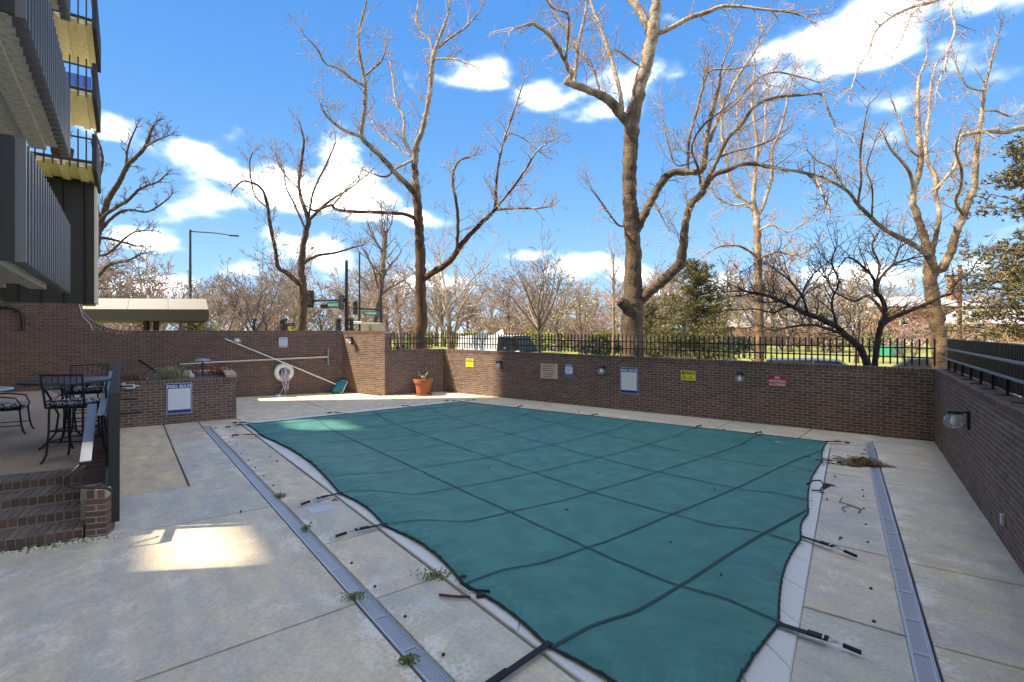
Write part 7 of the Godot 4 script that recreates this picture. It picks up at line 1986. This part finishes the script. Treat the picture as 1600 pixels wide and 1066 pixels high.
func make_street() -> void:
	var az := 0.648     # the street runs with the sign wall
	# rotation that turns +x along the street towards the right front
	var along := -atan2(8.55, 11.29)
	car("white van parked behind the left part of the picket fence", W(-0.55, 31.5, -0.25), along, 5.4, 2.0, 2.32, "van", lin(0.75, 0.76, 0.78))
	car("silver pickup-like car parked beyond the largest trunk, behind the fence", W(14.3, 43.5, -0.25), along + PI, 4.6, 1.9, 1.75, "suv", lin(0.62, 0.63, 0.66))
	car("dark blue car parked close behind the fence by the dark redbud", W(11.6, 18.2, -0.25), along + 0.05, 4.3, 1.8, 1.50, "suv", lin(0.03, 0.045, 0.09))
	car("black car parked behind the right end of the picket fence", W(16.9, 19.0, -0.25), along, 4.8, 1.85, 1.50, "sedan", lin(0.016, 0.018, 0.022))
	car("white sport utility car parked far off on the right beyond the lawn", W(60.2, 76.0, 0.0), along + PI, 4.9, 1.95, 1.9, "suv", lin(0.78, 0.78, 0.78))
	car("white saloon car parked far off at the right edge, half hidden by the slatted fence", W(71.0, 76.0, 0.05), -0.1, 4.9, 1.85, 1.5, "sedan", lin(0.75, 0.75, 0.76))
	car("pale car parked far off, seen below the canopy", W(-28.0, 38.0, 0.55), 0.2, 4.6, 1.8, 1.5, "sedan", lin(0.6, 0.62, 0.66))
	car("white car far off behind the fence left of the largest trunk", W(3.9, 66.0, -0.2), 0.1, 4.5, 1.8, 1.5, "sedan", lin(0.62, 0.62, 0.64))
	var rb := thing("newspaper_box", "red street box just right of the silver parked car", "box", W(16.35, 44.5, -0.25))
	var r1 := MB.new(); r1.cbox(Transform3D(Basis(), Vector3(0, 0.75, 0)), Vector3(0.8, 1.3, 0.5), 0.05); part("cabinet", r1, mat(lin(0.45, 0.02, 0.03), 0.4), rb)
	var r2 := MB.new(); r2.cbox(Transform3D(Basis(), Vector3(0, 1.0, 0.26)), Vector3(0.6, 0.4, 0.03), 0.01); part("window", r2, M.glass, rb)
	for s in [-1, 1]:
		var r3 := MB.new(); r3.bx(Vector3(0.3 * s, 0.06, 0), Vector3(0.08, 0.12, 0.4)); part("foot", r3, M.rubber, rb)
	var gb := thing("utility_box", "green utility cabinet on the lawn behind the right end of the fence", "box", W(39.0, 51.0, -0.25))
	var g1 := MB.new(); g1.cbox(Transform3D(Basis.from_euler(Vector3(0, 0.4, 0)), Vector3(0, 0.5, 0)), Vector3(2.0, 1.0, 1.2), 0.04); part("cabinet", g1, mat(lin(0.03, 0.22, 0.12), 0.5), gb)
	var g2 := MB.new(); g2.cbox(Transform3D(Basis.from_euler(Vector3(0, 0.4, 0)), Vector3(0, 1.03, 0)), Vector3(2.08, 0.06, 1.28), 0.02); part("lid", g2, mat(lin(0.04, 0.26, 0.15), 0.5), gb)
	# street lamp on the left
	var sl := thing("street_lamp", "tall black street lamp with a long arm, left of the bare trees", "street lamp", W(-29.2, 45.0, -0.25))
	var s1 := MB.new(); s1.tube(PackedVector3Array([Vector3(0, 0, 0), Vector3(0, 11.8, 0)]), PackedFloat32Array([0.14, 0.09]), 10); part("pole", s1, M.black_metal, sl)
	var s2 := MB.new(); s2.tube(PackedVector3Array([Vector3(0, 11.65, 0), Vector3(2.2, 11.5, 0), Vector3(3.6, 11.3, 0)]), PackedFloat32Array([0.07, 0.055, 0.045]), 8); part("arm", s2, M.black_metal, sl)
	var s3 := MB.new(); s3.cbox(Transform3D(Basis.from_euler(Vector3(0, 0, -0.05)), Vector3(3.95, 11.25, 0)), Vector3(0.85, 0.13, 0.3), 0.04); part("lamp_head", s3, M.black_metal, sl)
	# traffic signals at the crossing
	var head := func(parent: Node, p: Vector3, turn: float, plate: bool) -> void:
		var h := Node3D.new()
		h.name = numbered("signal_head", parent)
		parent.add_child(h, true)
		h.position = p; h.rotation.y = turn
		if plate:
			var bp := MB.new(); bp.cbox(Transform3D(Basis(), Vector3(0, 0, -0.12)), Vector3(0.62, 1.35, 0.03), 0.01); part("backplate", bp, mat(lin(0.42, 0.33, 0.03), 0.6), h)
			var bq := MB.new(); bq.cbox(Transform3D(Basis(), Vector3(0, 0, -0.09)), Vector3(0.54, 1.27, 0.03), 0.01); part("backplate", bq, M.black_metal, h)
		var bx_ := MB.new(); bx_.cbox(Transform3D(), Vector3(0.36, 1.08, 0.22), 0.03); part("housing", bx_, M.black_metal, h)
		for k in 3:
			var ln := MB.new(); ln.lathe(PackedVector2Array([Vector2(0.0, 0.0), Vector2(0.13, 0.0)]), 14, Transform3D(Basis(Vector3(1, 0, 0), Vector3(0, 0, 1), Vector3(0, -1, 0)), Vector3(0, 0.34 - k * 0.34, 0.115)))
			part("lens", ln, mat([lin(0.10, 0.01, 0.01), lin(0.12, 0.07, 0.01), lin(0.01, 0.09, 0.05)][k], 0.2), h)
			var vs := MB.new()
			var pp := []
			for j in 9: pp.append(Vector3(cos(PI * j / 8) * 0.145, 0.34 - k * 0.34 + sin(PI * j / 8) * 0.145, 0.2))
			vs.path(pp, 0.03, 4)
			part("visor", vs, M.black_metal, h)
	var green := mat(lin(0.0, 0.20, 0.13), 0.4); var wht := mat(lin(0.75, 0.78, 0.76), 0.4)
	var sig := thing("traffic_signal", "black traffic signal mast with arm and green street sign, left of the pair", "traffic signal", W(-12.55, 37.6, -0.25))
	var p1 := MB.new(); p1.tube(PackedVector3Array([Vector3.ZERO, Vector3(0, 7.95, 0)]), PackedFloat32Array([0.16, 0.11]), 10); part("pole", p1, M.black_metal, sig)
	var a1 := MB.new(); a1.tube(PackedVector3Array([Vector3(0, 4.95, 0), Vector3(-2.6, 4.85, 0.1)]), PackedFloat32Array([0.09, 0.06]), 8); part("arm", a1, M.black_metal, sig)
	head.call(sig, Vector3(-2.7, 5.0, 0.15), 0.5, true)
	head.call(sig, Vector3(-0.32, 4.75, 0.25), 0.9, false)
	head.call(sig, Vector3(-0.55, 3.0, 0.2), 1.2, false)
	head.call(sig, Vector3(0.35, 3.0, -0.1), -1.0, false)
	var gs := MB.new(); gs.cbox(Transform3D(Basis(), Vector3(-0.80, 4.55, 0.16)), Vector3(1.15, 0.48, 0.03), 0.01); part("street_sign", gs, green, sig)
	words("MARION", 0.22, wht, sig, Vector3(-0.80, 4.55, 0.178), 1.0, 0.9)
	var ns := MB.new(); ns.cbox(Transform3D(Basis(), Vector3(-1.65, 4.45, 0.12)), Vector3(0.5, 0.28, 0.2), 0.02); part("camera_box", ns, M.rubber, sig)
	var sg2 := thing("traffic_signal", "second dark traffic signal mast with green street sign, right of the pair", "traffic signal", W(-11.1, 42.0, -0.25))
	var p2 := MB.new(); p2.tube(PackedVector3Array([Vector3.ZERO, Vector3(0, 6.1, 0)]), PackedFloat32Array([0.15, 0.10]), 10); part("pole", p2, M.black_metal, sg2)
	var a2 := MB.new(); a2.tube(PackedVector3Array([Vector3(0, 4.4, 0), Vector3(-2.0, 4.5, 0)]), PackedFloat32Array([0.085, 0.06]), 8); part("arm", a2, M.black_metal, sg2)
	head.call(sg2, Vector3(-2.15, 4.55, 0.1), 0.4, false)
	head.call(sg2, Vector3(-0.05, 2.9, 0.3), 0.8, false)
	var gs2 := MB.new(); gs2.cbox(Transform3D(Basis(), Vector3(-0.85, 4.08, 0.1)), Vector3(1.25, 0.36, 0.03), 0.01); part("street_sign", gs2, green, sg2)
	words("E VIRGINIA", 0.17, wht, sg2, Vector3(-0.85, 4.08, 0.118), 1.0, 0.8)
	var lp := thing("lamp_post", "thin dark post between the two traffic signals", "post", W(-12.3, 40.0, -0.25))
	var l1 := MB.new(); l1.tube(PackedVector3Array([Vector3.ZERO, Vector3(0, 8.9, 0)]), PackedFloat32Array([0.09, 0.06]), 8); part("pole", l1, M.black_metal, lp)
	var l2 := MB.new(); l2.cbox(Transform3D(Basis(), Vector3(-0.1, 3.25, 0.2)), Vector3(0.75, 0.22, 0.1), 0.03); part("sign", l2, wht, lp)
	var cb := thing("signal_cabinet", "beige traffic control cabinet beside the second signal mast", "cabinet", W(-11.3, 40.2, 0.2))
	var c1 := MB.new(); c1.cbox(Transform3D(Basis(), Vector3(0, 1.4, 0)), Vector3(1.5, 2.8, 0.9), 0.04); part("cabinet", c1, mat(lin(0.40, 0.34, 0.22), 0.6), cb)
	var c2 := MB.new(); c2.cbox(Transform3D(Basis(), Vector3(-0.1, 1.5, 0.46)), Vector3(0.06, 2.2, 0.03), 0.005); part("door_edge", c2, M.canopy_low, cb)
	var pd := thing("traffic_signal", "small pedestrian signal post left of the swaying bare trunk", "traffic signal", W(-17.3, 38.0, -0.25))
	var d1 := MB.new(); d1.bar(Vector3.ZERO, Vector3(0, 3.6, 0), 0.07, 8); part("pole", d1, M.black_metal, pd)
	head.call(pd, Vector3(-0.25, 2.95, 0.1), 0.4, false)
	var d2 := MB.new(); d2.cbox(Transform3D(Basis(), Vector3(0.25, 3.1, 0)), Vector3(0.7, 0.3, 0.4), 0.05); part("hood", d2, M.canopy_low, pd)
	var up := thing("utility_pole", "brown wooden utility pole right of the leaning sycamore trunk", "utility pole", W(42.0, 46.5, -0.25))
	var u1 := MB.new(); u1.col = Color(0.075, 0.035, 0.03); u1.tube(PackedVector3Array([Vector3.ZERO, Vector3(0, 8.8, 0)]), PackedFloat32Array([0.20, 0.15]), 9); part("pole", u1, M.plain, up)
	var u2 := MB.new(); u2.path([Vector3(0.1, 8.6, 0), Vector3(0.4, 8.75, 0), Vector3(0.5, 8.6, 0)], 0.04, 5); part("hook", u2, M.rubber, up)

# ---------- houses ----------
func house(label: String, at: Vector3, turn: float, L: float, D: float, h: float, ridge: float, wallm: Material, roofm: Material, wins: int) -> Node3D:
	var t := thing("brick_house" if wallm == M.house_brick else "house", label, "house", at, turn)
	var w := MB.new(); w.bx(Vector3(0, h / 2, 0), Vector3(L, h, D)); part("wall", w, wallm, t)
	var r := MB.new()
	var e := 0.5; var y := h - 0.05
	var a := Vector3(-L / 2 - e, y, D / 2 + e); var b := Vector3(L / 2 + e, y, D / 2 + e); var c := Vector3(L / 2 + e, y, -D / 2 - e); var d := Vector3(-L / 2 - e, y, -D / 2 - e)
	var p := Vector3(-L / 2 + 1.5, ridge, 0); var q := Vector3(L / 2 - 1.5, ridge, 0)
	r.quad(a, p, q, b); r.quad(c, q, p, d); r.tri(d, p, a); r.tri(b, q, c); r.quad(a, b, c, d)
	part("roof", r, roofm, t)
	for k in wins:
		var x := lerpf(-L / 2, L / 2, (k + 0.5) / wins)
		var f := MB.new(); f.bx(Vector3(x, h * 0.55, D / 2 + 0.03), Vector3(1.6, 1.3, 0.08)); 
		var fm := part("window", f, M.white_paint, t)
		var g := MB.new(); g.bx(Vector3(x, h * 0.55, D / 2 + 0.075), Vector3(1.4, 1.1, 0.02)); part("pane", g, M.glass, fm)
	return t

func make_houses() -> void:
	house("low pale roofed front wing of the brick house at the right edge", W(86.5, 90.0, 0.5), -0.12, 13.0, 9.0, 3.2, 5.9, M.house_brick, M.shingle, 3)
	var hb := house("tall rear part of the brick house at the right with a brick chimney", W(87.0, 104.0, 0.5), -0.1, 22.0, 9.0, 7.0, 9.2, M.house_brick, M.shingle, 3)
	var ch := MB.new(); ch.cbox(Transform3D(Basis(), Vector3(4.2, 10.0, 1.5)), Vector3(2.0, 6.6, 1.4), 0.05); part("chimney", ch, M.house_brick, hb)
	var cc := MB.new(); cc.cbox(Transform3D(Basis(), Vector3(4.2, 13.35, 1.5)), Vector3(2.3, 0.3, 1.7), 0.05); part("chimney_cap", cc, M.canopy_low, hb)
	house("long low pinkish brick house behind the dark redbud", W(50.5, 96.0, -0.2), -0.1, 22.0, 9.0, 3.4, 6.4, M.house_brick, M.shingle, 5)
	house("pale house far off behind the white van", W(0.5, 112.0, -0.2), 0.1, 12.0, 9.0, 3.4, 6.0, M.stucco, M.canopy_low, 3)
	house("small brick house far off left of the largest trunk", W(13.0, 118.0, -0.2), 0.0, 12.0, 8.0, 3.2, 5.8, M.house_brick, M.canopy_low, 3)

func _ready() -> void:
	make_materials()
	make_view()
	make_ground()
	make_deck()
	make_drain("long grated trench drain along the left side of the pool", Vector2(-0.45, -0.845), Vector2(13.0, -0.845))
	make_drain("grated trench drain along the right side of the pool, partly under dry leaves", Vector2(9.86, 9.55), Vector2(13.2, -0.70))
	make_walls()
	make_fences()
	make_terrace()
	make_tower()
	make_cover()
	make_signs()
	make_furniture()
	make_street()
	make_houses()
	make_trees()
	print("triangles in twigs: ", twig_count)
